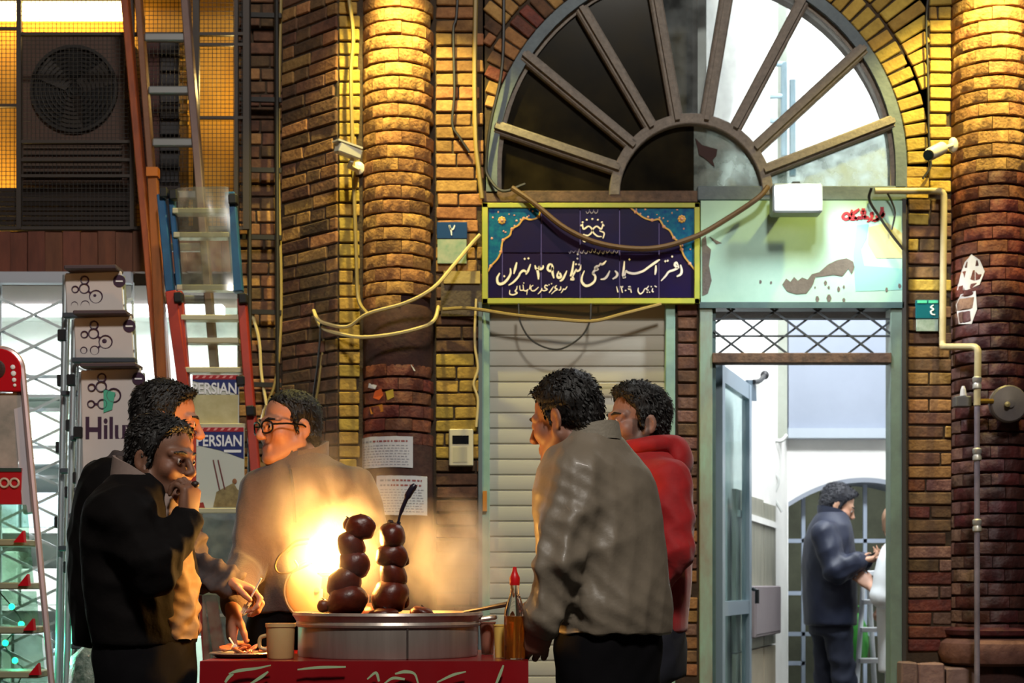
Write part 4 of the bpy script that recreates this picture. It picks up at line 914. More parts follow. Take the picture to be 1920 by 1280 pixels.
# ============================================================ LADDERS ON THE LEFT
def foot_line(a, b):
    """carry the line a-b (pixel, pixel, distance) down to the street"""
    p, q = W(*a), W(*b); t = (0 - p.z) / (q.z - p.z); return p, p + (q - p) * t
M_orange = mat('orange_fibreglass', '#9c4a1e', .5, col2='#6e2f14', scale=14, amt=.8, stretch=(3, 3, .5))
M_rung = mat('dull_aluminium', '#8b8d8e', .4, metal=.5)
M_mauve = mat('mauve_grey_rail', '#7a6460', .45, metal=.3, col2='#5d4a46', scale=9)
tl = thing('extension_ladder', (foot_line((262, -40, 7.28), (318, 720, 7.02))[1].x, 6.7, 0), 'tall orange extension ladder with grey rungs leaning on the cage', 'ladder')
for a, b, w_, m in (((230, -60, 7.26), (300, 720, 7.05), .034, M_orange), ((256, -60, 7.30), (314, 720, 7.09), .030, mat('brown_rail', '#8a5a3c', .5, col2='#5d3a26', scale=10)), ((343, -60, 7.29), (392, 560, 7.1), .036, M_mauve)):
    p, q = foot_line(a, b); MB().beam(p, q, w_, .06).build('rail', m, tl, bevel=.004)
for py in (-28, 71, 170, 268, 366, 464, 562):
    xl = 256 + (py + 60) * .0745 + 6; xr = 343 + (py + 60) * .079 + 4; y = 7.285 - (py + 60) * .00028
    MB().beam(W(xl, py, y), W(xr, py, y), .038, .03).build('rung', M_rung, tl, bevel=.006)
po = thing('orange_pole', (foot_line((286, 338, 7.02), (304, 740, 6.95))[1].x, 6.8, 0), 'rough orange wooden pole standing between the two tall ladders', 'pole')
p, q = foot_line((287, 336, 7.02), (306, 740, 6.95)); MB().beam(p, q, .045, .04).build('shaft', mat('raw_orange_wood', '#a05418', .6, col2='#74400f', scale=9, amt=.8, stretch=(4, 4, .5)), po, bevel=.004)
MB().beam(p + Vector((0, 0, .01)), p + Vector((0, 0, .05)), .052, .047).build('end_cap', mat('orange_cap', '#c06a1e', .5), po)

fl2_ = thing('fibreglass_ladder', (W(390, 0, 6.6).x, 6.6, 0), 'stepladder with blue upper and red lower rails wrapped in clear plastic', 'ladder')
M_blu = mat('blue_fibreglass', '#24618c', .45, col2='#1a3f66', scale=8, amt=.7); M_red = mat('red_fibreglass', '#a02a18', .45, col2='#7a1c12', scale=8, amt=.7)
M_step = mat('cream_aluminium', '#c9c0a0', .4, metal=.3); M_capb = mat('black_plastic', '#17171a', .5)
for a, b, w_ in (((303, 366, 6.92), (320, 548, 6.90), .036), ((322, 366, 6.93), (338, 548, 6.91), .024), ((432, 362, 6.92), (447, 548, 6.90), .044)): MB().beam(W(*a), W(*b), w_, .05).build('blue_rail', M_blu, fl2_, bevel=.004)
for a, b, w_ in (((322, 548, 6.86), (345, 722, 6.8), .05), ((337, 548, 6.87), (350, 722, 6.81), .03), ((454, 562, 6.86), (480, 892, 6.72), .038)):
    p, q = foot_line(a, b); MB().beam(p, q, w_, .05).build('red_rail', M_red, fl2_, bevel=.004)
for (px, py, yy) in ((308, 362, 6.9), (326, 366, 6.9), (437, 374, 6.9), (335, 558, 6.84), (456, 560, 6.84), (452, 714, 6.78), (470, 770, 6.74)): MB().beam(W(px, py - 9, yy), W(px + 1, py + 10, yy), .036, .055).build('rail_cap', M_capb, fl2_, bevel=.005)
for py, x0, x1, yy in ((398, 326, 432, 6.92), (443, 328, 433, 6.92), (541, 334, 440, 6.9), (597, 342, 450, 6.86), (640, 344, 450, 6.9), (695, 347, 454, 6.82), (800, 352, 462, 6.78), (958, 362, 472, 6.7), (1110, 372, 480, 6.64), (1250, 380, 490, 6.58)):
    MB().beam(W(x0, py, yy), W(x1, py, yy), .024, .07).build('step', M_step, fl2_, bevel=.003)
M_wrap = glassmat('clear_wrap', '#dfe2da', .22, '#a8a48e', .25, 16, .14)
def sheet(poly, Y0, Y1, name, m, parent, bulge=.02, nx=8, ny=10, th=.002):
    """thin sheet over four pixel corners, gently crumpled"""
    (a, b, c, d_) = poly; vs = []; rs = random.Random(int(a[0] * 7 + a[1]))
    for j in range(ny + 1):
        for i in range(nx + 1):
            u, v = i / nx, j / ny; x = (a[0] * (1 - u) + b[0] * u) * (1 - v) + (d_[0] * (1 - u) + c[0] * u) * v; y = (a[1] * (1 - u) + b[1] * u) * (1 - v) + (d_[1] * (1 - u) + c[1] * u) * v
            vs.append(W(x, y, Y0 * (1 - v) + Y1 * v) + Vector((0, -bulge * (math.sin(PI * u) + rs.uniform(-.5, .5)), 0)))
    n_ = (nx + 1) * (ny + 1); fs = [(j * (nx + 1) + i, j * (nx + 1) + i + 1, (j + 1) * (nx + 1) + i + 1, (j + 1) * (nx + 1) + i) for j in range(ny) for i in range(nx)]
    return MB().add(vs, fs).build(name, m, parent, smooth=True)
sheet([(332, 352), (428, 350), (438, 545), (342, 545)], 6.885, 6.86, 'plastic_wrap', M_wrap, fl2_, .012)
sheet([(338, 560), (452, 560), (456, 700), (346, 700)], 6.93, 6.9, 'plastic_wrap', M_wrap, fl2_, .008)
M_navy = mat('navy_print', '#1f2a66', .5); M_rstripe = mat('red_print_strip', '#a51f26', .5); M_wprint = mat('white_print', '#e6e4e6', .5); M_card = mat('grey_white_card', '#bfc0b6', .55)
def banner(x0, x1, y0, ynavy, y1, Y, sub):
    c0 = MB().pbox(x0, y0, x1, y1, Y, .006).build('label_card', M_card, fl2_)
    MB().pbox(x0 + 1, y0 + 1, x1 - 1, y0 + 9, Y - .002, .003).build('red_strip', M_rstripe, c0)
    for k in range(6):
        u = x0 + 6 + k * (x1 - x0 - 12) / 6
        MB().prism([(W(u, y0 + 7, Y).x, W(u, y0 + 7, Y).z), (W(u + 5, y0 + 7, Y).x, W(u + 5, y0 + 7, Y).z), (W(u + 9, y0 + 2, Y).x, W(u, y0 + 2, Y).z), (W(u + 4, y0 + 2, Y).x, W(u, y0 + 2, Y).z)], Y - .004, Y - .0025).build('slanted_dash', mat('pink_dash', '#d98a86', .5), c0)
    P = lambda u, v: (W(u, v, Y).x, W(u, v, Y).z)
    MB().prism([P(x0 + 1, y0 + 9.5), P(x1 - 1, y0 + 9.5), P(x1 - 1, ynavy + 18), P((x0 + x1) / 2, ynavy + 2), P(x0 + 1, ynavy - 8)], Y - .002, Y).build('navy_field', M_navy, c0)
    text('lettering', 'PERSIAN', W((x0 + x1) / 2 - 2, y0 + 27, Y - .0035), .068, M_wprint, c0, off=.0012, sx=.78)
    if sub: MB().pbox(x1 - 38, y0 + 43, x1 - 6, y0 + 48, Y - .0035, .001).build('small_print', M_wprint, c0)
    return c0
k1 = banner(360, 448, 702, 722, 798, 6.765, False)
MB().pbox(362, 740, 446, 797, 6.7625, .002).build('beige_field', mat('beige_print', '#a79a6c', .35, col2='#c8bd92', scale=12, amt=.8), k1)  # beige lower part of the label card
k2 = banner(368, 458, 800, 842, 956, 6.70, True)
P = lambda u, v: (W(u, v, 6.70).x, W(u, v, 6.70).z)
for a, b in (((400, 862), (412, 918)), ((409, 862), (422, 918))): e = MB(); strokes(e, [[a, b]], P, 2.2, 6.6955, 6.6985); e.build('printed_ladder', mat('maroon_print', '#6a3232', .5), k2)
MB().prism([P(406, 922), P(438, 905), P(446, 918), P(456, 920), P(456, 950), P(400, 950)], 6.696, 6.6985).build('printed_figure', mat('buff_print', '#9c8a5c', .5, col2='#5d4a32', scale=22, amt=1.), k2)
MB().ball((P(440, 902)[0], 6.697, P(440, 902)[1]), (.010, .0015, .012)).build('printed_head', mat('tan_print', '#8a5a3c', .5), k2)
k3 = MB().pbox(380, 962, 460, 1240, 6.66, .006).build('label_card', mat('frosted_blue_card', '#93a2ad', .4, col2='#4a5a72', scale=9, amt=.9), fl2_)
MB().pbox(392, 1118, 428, 1142, 6.657, .003).build('green_print', mat('leaf_green_print', '#7a9a3a', .5), k3)
MB().pbox(390, 1096, 440, 1116, 6.657, .003).build('navy_field', M_navy, k3)
MB().pbox(384, 1150, 452, 1156, 6.65, .01).build('white_bar', M_wprint, k3)
sheet([(376, 960), (470, 960), (476, 1240), (382, 1240)], 6.64, 6.56, 'plastic_wrap', M_wrap, fl2_, .015)

# ---- three nested household stepladders with printed platforms
M_cardw = mat('printed_white_card', '#c9c0bd', .5, col2='#bdb2ae', scale=5); M_plum2 = mat('plum_print', '#3a2038', .5); M_lip = mat('dark_lip', '#4a3c42', .5)
M_silver = mat('silver_rail', '#a9b3b8', .32, metal=.6)
NM = ('hindmost', 'middle', 'foremost')
cards = ((121, 233, 508, 588, 6.50), (138, 252, 592, 684, 6.38), (151, 270, 690, 905, 6.26))
for i, (x0, x1, y0, y1, Y) in enumerate(cards):
    h_ = thing('household_stepladder', (W((x0 + x1) / 2, 0, Y).x, Y, 0), ('white card stepladder, hindmost and highest of the three nested ones', 'white card stepladder, middle one of the three nested ones', 'white card stepladder with large dark lettering, foremost of the three')[i], 'ladder', 'three nested household stepladders')
    cd = MB().add([W(x0, y0 + 4, Y), W(x1 - 5, y0, Y), W(x1, y1, Y - .01), W(x0 + 4, y1 + 2, Y - .01), W(x0, y0 + 4, Y + .02), W(x1 - 5, y0, Y + .02), W(x1, y1, Y + .02), W(x0 + 4, y1 + 2, Y + .02)], [(0,1,2,3),(7,6,5,4),(0,4,5,1),(1,5,6,2),(2,6,7,3),(3,7,4,0)]).build('printed_card', M_cardw, h_, bevel=.004)
    MB().beam(W(x0 + 6, y0 - 2, Y), W(x1 - 8, y0 - 3, Y), .018, .12).build('top_lip', M_lip, h_, bevel=.004)
    q = MB(); Q = lambda u, v: (W(u, v, Y).x, W(u, v, Y).z); s_ = (x1 - x0) / 112.
    def at(u, v): return (x0 + 6 + u * s_, y0 + 7 + v * s_ * (.86 if u < 80 else .86))
    dots = ((32, 12, 7), (14, 32, 6), (31, 30, 9), (53, 48, 12), (33, 66, 8), (13, 66, 6))
    for (u, v, r_) in dots: q.ring(W(*at(u, v), Y - .005), r_ * s_ * Y / F, .0032, seg=16, tseg=5)
    for a, b in ((0, 2), (1, 2), (2, 3), (3, 4), (4, 5)):
        p_, r_ = at(*dots[a][:2]), at(*dots[b][:2]); u = Vector((r_[0] - p_[0], r_[1] - p_[1])).normalized()
        q.beam(W(p_[0] + u.x * dots[a][2] * s_, p_[1] + u.y * dots[a][2] * s_, Y - .005), W(r_[0] - u.x * dots[b][2] * s_, r_[1] - u.y * dots[b][2] * s_, Y - .005), .009, .003)
    q.ball(W(*at(51, 47), Y - .004), (.012, .002, .012)); q.build('molecule_emblem', M_plum2, cd, kind='stuff')
    MB().lathe([(.026, 0), (.026, .003), (0, .003)], W(*at(97, 14), Y - .003), 20, Matrix.Rotation(PI / 2, 4, 'X')).build('round_badge', M_plum2, cd)
    MB().beam(W(*at(90, 14), Y - .008), W(*at(103, 14), Y - .008), .006, .003).build('badge_mark', M_wprint, cd)
    MB().beam(W(*at(88, 66), Y - .004), W(*at(106, 66), Y - .004), .006, .003).build('small_print', mat('grey_print2', '#6d6068', .5), cd)
    if i == 2:
        text('lettering', 'Hilux', W(158, 808, Y - .0055), .143, M_plum2, cd, off=.0035, align='LEFT', sx=.72)
        MB().prism([Q(x0 + 44, y0 + 40), Q(x0 + 66, y0 + 46), Q(x0 + 60, y0 + 78), Q(x0 + 44, y0 + 84)], Y - .0075, Y - .006).build('green_tint', mat('emerald_print', '#4aa78a', .5), cd)
        MB().lathe([(.022, 0), (.022, .003), (0, .003)], W(168, 862, Y - .003), 20, Matrix.Rotation(PI / 2, 4, 'X')).build('round_badge', mat('grey_badge', '#5d5a5a', .5), cd)
    for (a, b, w_) in (((x0 + 2, y0 + 8, Y + .03), (x0 - 10 - 2 * i, y0 + 620, Y - .12), .026), ((x1 - 4, y0 + 10, Y + .03), (x1 + 30, y0 + 620, Y - .12), .026), ((x0 + 8, y0 + 10, Y + .08), (x0 - 4, y0 + 620, Y + .3), .018), ((x1 - 8, y0 + 10, Y + .08), (x1 + 24, y0 + 620, Y + .3), .018)):
        p, r_ = foot_line(a, b); MB().tube([p, r_], w_ * .5, 10).build('rail', M_silver, h_, smooth=True)
    for k, dy in enumerate((84, 230, 375, 520) if i < 2 else (230, 330, 430, 520)):
        MB().beam(W(x0 - dy * .018, y0 + dy, Y - .02 - dy * .0002), W(x1 + dy * .05, y0 + dy, Y - .02 - dy * .0002), .022, .14 if i == 2 else .04).build('step', mat('dark_tread', '#3a3f48', .5), h_, bevel=.004)
    for k, dy in enumerate((120, 205, 330, 470)):
        MB().beam(W(x0 - 1 - dy * .018, y0 + dy - 10, Y + .0), W(x0 - 1 - dy * .018, y0 + dy + 12, Y + .0), .036, .04).build('joint_cap', M_capb, h_, bevel=.004)

# ---- red stepladder at the very left
rl = thing('red_stepladder', (W(0, 0, 6.1).x, 6.1, 0), 'red topped stepladder with green-lit treads at the left edge', 'ladder')
RY = 6.08; Pr = lambda u, v: (W(u, v, RY).x, W(u, v, RY).z)
M_redp2 = mat('glossy_red_plastic', '#b3101c', .3, coat=.3)
arc = [(-46, 735)] + [(-2 + 44 * math.cos(a), 694 - 40 * math.sin(a)) for a in [PI - PI * k / 16 for k in range(17)]] + [(44, 735)]
hd = MB().prism([Pr(*p_) for p_ in arc], RY - .02, RY + .02).build('head', M_redp2, rl, bevel=.004)
for k, (v, r_) in enumerate(((688, 4.6), (700, 5), (712, 4.2), (722, 3.2))): MB().ball(W(24 + k * 1.2, v, RY - .022), (r_ * RY / F, .004, r_ * RY / F)).build('white_dot', M_wprint, hd, smooth=True)
MB().ball(W(-4, 692, RY - .021), (.03, .004, .036)).build('dark_badge', mat('brown_badge', '#3a1a14', .5), hd)
MB().tube([W(*p_, RY) for p_ in arc[1:-1]] + [foot_line((46, 700, RY), (98, 1280, RY - .25))[1]], .013, 8).build('rail', mat('pink_silver_rail', '#b9a0a2', .3, metal=.5), rl, smooth=True)
p, q = foot_line((34, 735, RY + .02), (52, 960, RY - .05)); MB().beam(p, W(54, 962, RY - .06), .035, .03).build('inner_rail', mat('pale_rail', '#bdb6bc', .4, metal=.3), rl)
MB().add([W(-40, 738, RY), W(40, 736, RY), W(34, 880, RY - .03), W(-40, 880, RY - .03)], [(0, 1, 2, 3)]).build('back_card', mat('taupe_card', '#a89b92', .6, col2='#6a6a64', scale=7, amt=.9), rl)
cdd = MB().pbox(-40, 877, 40, 945, RY - .06, .03).build('red_card', mat('red_card', '#a3141c', .4), rl)
for u in (8, 27): MB().ring(W(u, 905, RY - .064), 8 * RY / F, .0045, seg=18, tseg=6).build('ring_print', mat('pale_ring', '#b9a798', .5), cdd)
MB().pbox(-40, 877, 40, 884, RY - .064, .004).build('green_band', mat('dark_green_band', '#2a3a34', .5), cdd)
M_tread = mat('green_lit_plastic', '#8fae98', .25, col2='#5d8a72', scale=6, amt=.8, coat=.4)
for k, (py, xr) in enumerate(((1018, 58), (1098, 66), (1180, 76), (1262, 86), (1340, 96))):
    yy = RY - .12 - k * .03; MB().beam(W(-60, py, yy), W(xr, py, yy), .026, .20, up=(0, 1, 0)).build('tread', mat('tread_edge', '#8d8a70', .4), rl, bevel=.004)
    MB().prism([(W(xr - 16, 0, yy).x, W(0, py, yy).z), (W(xr + 4, 0, yy).x, W(0, py, yy).z), (W(xr + 2, 0, yy).x, W(0, py - 22, yy).z)], yy - .11, yy - .08).build('corner_cap', M_redp2, rl)
    sheet([(-60, py - 74), (xr - 8, py - 72), (xr - 2, py - 4), (-60, py - 4)], yy + .03, yy + .05, 'plastic_wrap', glassmat('green_lit_wrap', '#b5d8c4', .38, '#6fa78a', .2, 14, .16), rl, .012, 8, 5)  # green lamplight tinted into the clear plastic
# tiny green lamps behind the plastic, and a wrapped bundle
M_led = mat('green_led', '#30ffb0', .4, emit='#18ff9c', estr=16)
sl_ = thing('string_light', (W(20, 1250, 6.5).x, 6.5, 0), 'string of tiny green lamps glowing behind the wrapped red ladder', 'string light')
pts = [W(u, v, 6.35) for u, v in ((-10, 1100), (22, 1137), (40, 1170), (10, 1205), (28, 1238), (48, 1262), (30, 1300), (10, 1530))]
MB().tube(smoothline(pts, 5), .003, 5).build('wire', M_capb, sl_)
for p_ in pts[1:-1]: MB().ball(p_, .013, 10, 7).build('bulb', M_led, sl_, smooth=True)
light('green_led_glow', 'POINT', tuple(W(30, 1200, 6.3)), 2.2, (.1, 1.0, .55), size=.03)
pk = thing('wrapped_bundle', W(175, 1560, 5.9), 'bundle in shiny plastic with green glints behind the dark jackets', 'bundle')
b = MB(); b.lathe([(.085, -.56), (.09, .0), (.095, .10), (.085, .20), (.05, .25), (.03, .27), (0, .28)], W(178, 1330, 5.9), 18); b.jit(.010); b.build('plastic_wrap', mat('glinting_plastic', '#8a9a92', .15, col2='#2d4a40', scale=30, amt=1., coat=.6, bump=.6), pk, smooth=True)
MB().lathe([(.07, -.56), (.07, .15), (0, .15)], W(178, 1330, 5.9), 14).build('roll', mat('dark_roll', '#26423a', .5), pk)

# ============================================================ STALL TABLE AND WHAT STANDS ON IT
TZ = .893; TY0, TY1, TX0, TX1 = 4.20, 4.92, W(378, 0, 4.2).x, W(988, 0, 4.2).x
tbl = thing('stall_table', ((TX0 + TX1) / 2, 4.56, 0), 'low wooden street stall table hidden under the red cloth', 'table')
MB().box((TX0 + .01, TY0 + .01, TZ - .032), (TX1 - .01, TY1 - .01, TZ - .004)).build('tabletop', mat('rough_board', '#7a5a3a', .7), tbl)
for x in (TX0 + .05, TX1 - .1):
    for y in (TY0 + .05, TY1 - .1): MB().box((x, y, 0), (x + .05, y + .05, TZ - .032)).build('leg', MATS['rough_board'], tbl)
b = MB(); nx = 40; ny = 14; vs = []
for j in range(ny + 1):
    for i in range(nx + 1):
        u = i / nx; x = TX0 - .004 + (TX1 - TX0 + .008) * u
        fold = .010 * math.sin(u * 34) + .006 * math.sin(u * 71 + 1)
        if j <= 3: vs.append((x, TY1 - (TY1 - TY0) * j / 3 - (.004 if j == 3 else 0), TZ))
        else:
            d_ = (j - 3) / (ny - 3); vs.append((x, TY0 - .006 - abs(fold) * min(1, d_ * 3) - .03 * d_, TZ - .62 * d_ - .003))
b.add(vs, [(j * (nx + 1) + i, j * (nx + 1) + i + 1, (j + 1) * (nx + 1) + i + 1, (j + 1) * (nx + 1) + i) for j in range(ny) for i in range(nx)])
clo = b.build('tablecloth', mat('red_vinyl_cloth', '#8c0a12', .3, col2='#6e0810', scale=4, coat=.2), smooth=True, label='glossy red cloth with pale green swirls draped over the stall table', cat='tablecloth', loc=((TX0 + TX1) / 2, TY0, TZ - .62))
sw = MB(); rs = random.Random(8); T = lambda u, v: (W(u, v, 4.185).x, W(u, v, 4.185).z)
strokes(sw, [[(432, 1262, .5), (450, 1256, 1.2), (482, 1252, .9), (510, 1246, .4)], [(425, 1278, .8), (432, 1268, 1.2), (440, 1262, .8)], [(470, 1282, .6), (492, 1268, 1.2), (505, 1258, .6)], [(560, 1254, .5), (600, 1250, 1), (650, 1249, .6)], [(690, 1272, .5), (706, 1260, 1), (712, 1276, .8)], [(742, 1262, .6), (760, 1258, 1.2), (778, 1262, .8), (785, 1280, .6)],
            [(722, 1280, .5), (738, 1270, 1), (760, 1272, .8)], [(820, 1278, .5), (850, 1264, 1), (874, 1258, .4)], [(930, 1282, .8), (938, 1262, 1.1), (944, 1246, .6)]], T, 5, 4.162, 4.166)
sw.build('swirl_print', mat('pale_green_print', '#9db08a', .4), clo, kind='stuff')
# wide steel pan
PC = W(728, 0, 4.52); pc = Vector((PC.x, 4.52, TZ)); PR = .262; PH = .128
pot = thing('steel_pan', pc, 'wide round steel pan of beetroot steaming on the red cloth', 'pan')
M_steel = mat('worn_steel', '#b0a59c', .36, metal=.55, col2='#8d8178', scale=3, amt=.8, bump=.05, stretch=(6, 6, .4))
MB().lathe([(.0, .001), (PR - .002, .001), (PR, .006), (PR, .086), (PR + .006, .088), (PR + .008, .094), (PR + .004, .102), (PR + .010, .112), (PR + .016, .120), (PR + .013, PH), (PR - .004, PH), (PR - .008, .09), (PR - .010, .02), (0, .02)], pc, 72).build('body', M_steel, pot, smooth=True)
sm_ = (778 - 728) / 355.; a = math.asin(.28) ; xs_ = pc.x + PR * math.sin(a); ys_ = pc.y - PR * math.cos(a)
MB().box((xs_ - .0025, ys_ - .004, TZ + .004), (xs_ + .0025, ys_ + .01, TZ + PH - .004)).build('seam', mat('dark_seam', '#3a302c', .5), pot)
MB().lathe([(0, .085), (PR - .012, .085)], pc, 40).build('syrup', mat('beet_syrup', '#3a0a0c', .15, coat=.5), pot)
MB().tube(corner([pc + Vector((PR - .01, -.03, .105)), pc + Vector((PR + .05, -.03, .112)), pc + Vector((PR + .05, .05, .112)), pc + Vector((PR - .01, .05, .105))], .02), .007, 8).build('handle', M_steel, pot, smooth=True)
M_beet = mat('boiled_beetroot', '#66220f', .38, col2='#341009', scale=14, amt=.8, bump=.3)
def beet(px, py, Y, w_, h_, lab, lean=0., name='beetroot'):
    """one boiled beetroot: a squat globe drawn in to crown and root"""
    c = W(px, py, Y); rx, rz = w_ / 2 * Y / F, h_ / 2 * Y / F; M = Matrix.Rotation(lean, 4, 'Y'); rs = random.Random(int(px * 13 + py))
    prof = []
    for i in range(13):
        t = PI * i / 12; r_ = math.sin(t) ** .85 * (1 + .05 * math.sin(3 * t)); z = -math.cos(t); prof.append((max(1e-7, rx * r_), rz * (z + .04 * math.sin(5 * t))))
    b = MB().lathe(prof, Vector((0, 0, 0)), 20, M); ph = [rs.uniform(0, 6.3) for _ in range(6)]
    b.v = [tuple(c + Vector(v) * (1 + .10 * math.sin(v[0] / rx * 2.1 + ph[0]) * math.cos(v[2] / rz * 1.7 + ph[1]) + .07 * math.sin(v[1] / rx * 3 + ph[2]) + .035 * math.sin(v[0] / rx * 6 + v[2] / rz * 5 + ph[3]))) for v in b.v]
    o = b.build(name, M_beet, smooth=True, label=lab, cat='beetroot', group='boiled beetroots stacked in the pan')
    MB().tube([c + M @ Vector((0, 0, rz * .95)), c + M @ Vector((.002, 0, rz * 1.1))], [.010, .006], 8).build('crown', mat('beet_crown', '#2a1410', .6), o)
    return o
names = (('lowest, widest', 'second', 'third', 'fourth', 'topmost'))
for k, (px, py, w_, h_) in enumerate(((650, 1126, 86, 62), (646, 1090, 70, 54), (664, 1057, 62, 52), (660, 1022, 54, 48), (676, 989, 56, 46))):
    beet(px, py, 4.42, w_, h_, 'dark beetroot, %s in the left stack of the pan' % ('lowest', 'second from the bottom', 'third from the bottom', 'fourth from the bottom', 'topmost')[k], .1 * (-1) ** k)
beet(653, 984, 4.44, 24, 26, 'small beetroot lump at the left of the topmost left-stack beetroot')
for k, (px, py, w_, h_) in enumerate(((729, 1118, 72, 68), (736, 1077, 52, 56), (737, 1042, 60, 44), (735, 1004, 54, 54))):
    beet(px, py, 4.44, w_, h_, 'brown beetroot, %s in the right stack of the pan' % ('lowest', 'second from the bottom', 'third from the bottom', 'topmost')[k], .12 * (-1) ** k)
beet(755, 1122, 4.47, 26, 40, 'narrow beetroot leaning on the right stack of the pan'); beet(756, 1050, 4.46, 22, 22, 'small round beetroot on the right side of the right stack')
beet(606, 1136, 4.40, 26, 26, 'small amber-lit beetroot at the left rim of the pan'); beet(790, 1150, 4.5, 46, 26, 'flat beetroot half sunk at the right of the pan', .2); beet(700, 1150, 4.62, 60, 34, 'broad beetroot at the back of the pan between the stacks', .1); beet(722, 1152, 4.40, 64, 26, 'beetroot lying against the front rim under the right stack')
kn = thing('table_knife', W(741, 985, 4.44), 'dark handled knife stuck upright in the right beetroot stack', 'knife')
MB().tube(smoothline([W(746, 985, 4.44), W(750, 965, 4.44), W(762, 935, 4.44), W(770, 920, 4.44), W(779, 908, 4.44)], 4), [.004] * 5 + [.006] * 4 + [.010] * 6 + [.009, .006], 10).build('handle', mat('violet_black_handle', '#1c1626', .35), kn, smooth=True)
MB().beam(W(741, 1002, 4.44), W(748, 978, 4.44), .012, .002).build('blade', mat('blade_steel', '#8a8886', .25, metal=.9), kn)
sk_ = MB().tube([W(872, 1147, 4.55), W(905, 1141, 4.5), W(952, 1132, 4.45)], [.006, .006, .008], 8)
lad = thing('ladle', W(872, 1150, 4.55), 'dark long-handled ladle lying across the right rim of the pan', 'ladle'); sk_.build('handle', mat('dark_iron_handle', '#2a2632', .4, metal=.3), lad, smooth=True)
MB().lathe([(.0, -.03), (.025, -.024), (.036, -.006), (.034, 0), (.022, -.02), (0, -.026)], W(850, 1150, 4.56), 18).build('bowl', M_steel, lad, smooth=True)
# gas lantern: glowing mantle in a globe, wire guard, stem on a base
lan = thing('gas_lantern', W(612, 1160, 4.57), 'glaring gas lantern burning behind the left beetroot stack', 'lamp')
LC = W(614, 1040, 4.57)
MB().lathe([(0, -.056), (.026, -.048), (.046, -.030), (.058, .0), (.056, .022), (.044, .044), (.026, .060), (.012, .074), (0, .086)], LC, 22).build('mantle', mat('mantle_glow', '#fff2c0', .5, emit='#ffb85a', estr=300), lan, smooth=True)
MB().lathe([(.02, -.10), (.016, -.066), (.03, -.056), (.03, -.052), (0, -.052)], LC, 16).build('burner', mat('lantern_brass', '#8a6a2a', .35, metal=.8), lan, smooth=True)
MB().lathe([(.0, TZ - LC.z), (.05, TZ - LC.z), (.05, TZ - LC.z + .012), (.016, TZ - LC.z + .02), (.014, -.10), (0, -.10)], LC, 20).build('stem', MATS['lantern_brass'], lan, smooth=True)
wg = MB(); g0 = W(552, 1034, 4.38)
for pts_ in (((580, 1010), (556, 1014), (536, 1030), (522, 1044), (516, 1062), (524, 1074), (545, 1072), (558, 1062), (552, 1050)), ((578, 1018), (552, 1024), (540, 1036)), ((545, 1074), (562, 1066), (580, 1058), (596, 1052))):
    wg.tube(smoothline([W(u, v, 4.55) for u, v in pts_], 5), .0035, 7)
wg.build('wire_bail', mat('bent_wire', '#5d4a30', .4, metal=.6), lan, smooth=True)
kd = thing('pot_lid', W(590, 1160, 4.88), 'round metal lid standing behind the lantern with its curved dark rim', 'lid')
MB().lathe([(0, .008), (.085, .006), (.098, .0), (.104, -.006), (.100, -.009), (.094, -.003), (.0, .004)], W(594, 1106, 4.86), 40, Matrix.Rotation(PI / 2 - .25, 4, 'X')).build('disc', mat('copper_tin', '#a5825a', .4, metal=.6), kd, smooth=True)
MB().ring(W(594, 1106, 4.855), .101, .0055, Matrix.Rotation(-.25, 4, 'X'), 40).build('rim', mat('dark_rim', '#3a2a1c', .5), kd, smooth=True)
MB().tube([W(594, 1106, 4.845), W(594, 1106, 4.82)], .009, 10).build('knob', mat('dark_rim', '#3a2a1c', .5), kd)
# enamel mug, bottle, cups, plate of slices
mug = thing('plastic_mug', W(526, 1232, 4.33), 'cream mug with a small handle left of the pan', 'mug'); mc = W(526, 1232, 4.33); mc.z = TZ + .001
Hm = (1232 - 1166) * 4.33 / F; Rm = 27 * 4.33 / F
MB().lathe([(0, 0), (Rm * .88, 0), (Rm * .92, .003), (Rm * .99, Hm - .012), (Rm * 1.05, Hm - .010), (Rm * 1.06, Hm), (Rm * .95, Hm), (Rm * .9, .008), (0, .008)], mc, 28).build('body', mat('cream_plastic_mug', '#c9a876', .45, col2='#bb9660', scale=9), mug, smooth=True)
MB().tube(smoothline([mc + Vector((-Rm * .95, 0, Hm * .66)), mc + Vector((-Rm * 1.4, 0, Hm * .58)), mc + Vector((-Rm * 1.42, 0, Hm * .32)), mc + Vector((-Rm * .9, 0, Hm * .25))], 5), .0055, 8).build('handle', MATS['cream_plastic_mug'], mug, smooth=True)
bt = thing('sauce_bottle', W(965, 1236, 4.30), 'clear bottle of amber liquid with a red cap at the right end of the table', 'bottle'); bc = W(965, 0, 4.30); bc.z = TZ + .001
Rb = 20 * 4.30 / F; sc = 4.30 / F
prof = [(0, 0), (Rb * .95, 0), (Rb, .005), (Rb, 82 * sc), (Rb * .95, 92 * sc), (Rb * .62, 112 * sc), (Rb * .42, 124 * sc), (Rb * .40, 142 * sc)]
Mg = bpy.data.materials.new('bottle_glass'); Mg.use_nodes = True; bs = Mg.node_tree.nodes['Principled BSDF']; bs.inputs['Transmission Weight'].default_value = 1; bs.inputs['Roughness'].default_value = .04; bs.inputs['IOR'].default_value = 1.3; bs.inputs['Base Color'].default_value = (.97, .97, .95, 1)
MB().lathe(prof, bc, 24).build('glass', Mg, bt, smooth=True)
Ma = bpy.data.materials.new('amber_liquid'); Ma.use_nodes = True; bs = Ma.node_tree.nodes['Principled BSDF']; bs.inputs['Transmission Weight'].default_value = .75; bs.inputs['Roughness'].default_value = .1; bs.inputs['IOR'].default_value = 1.33; bs.inputs['Base Color'].default_value = (.62, .20, .02, 1)
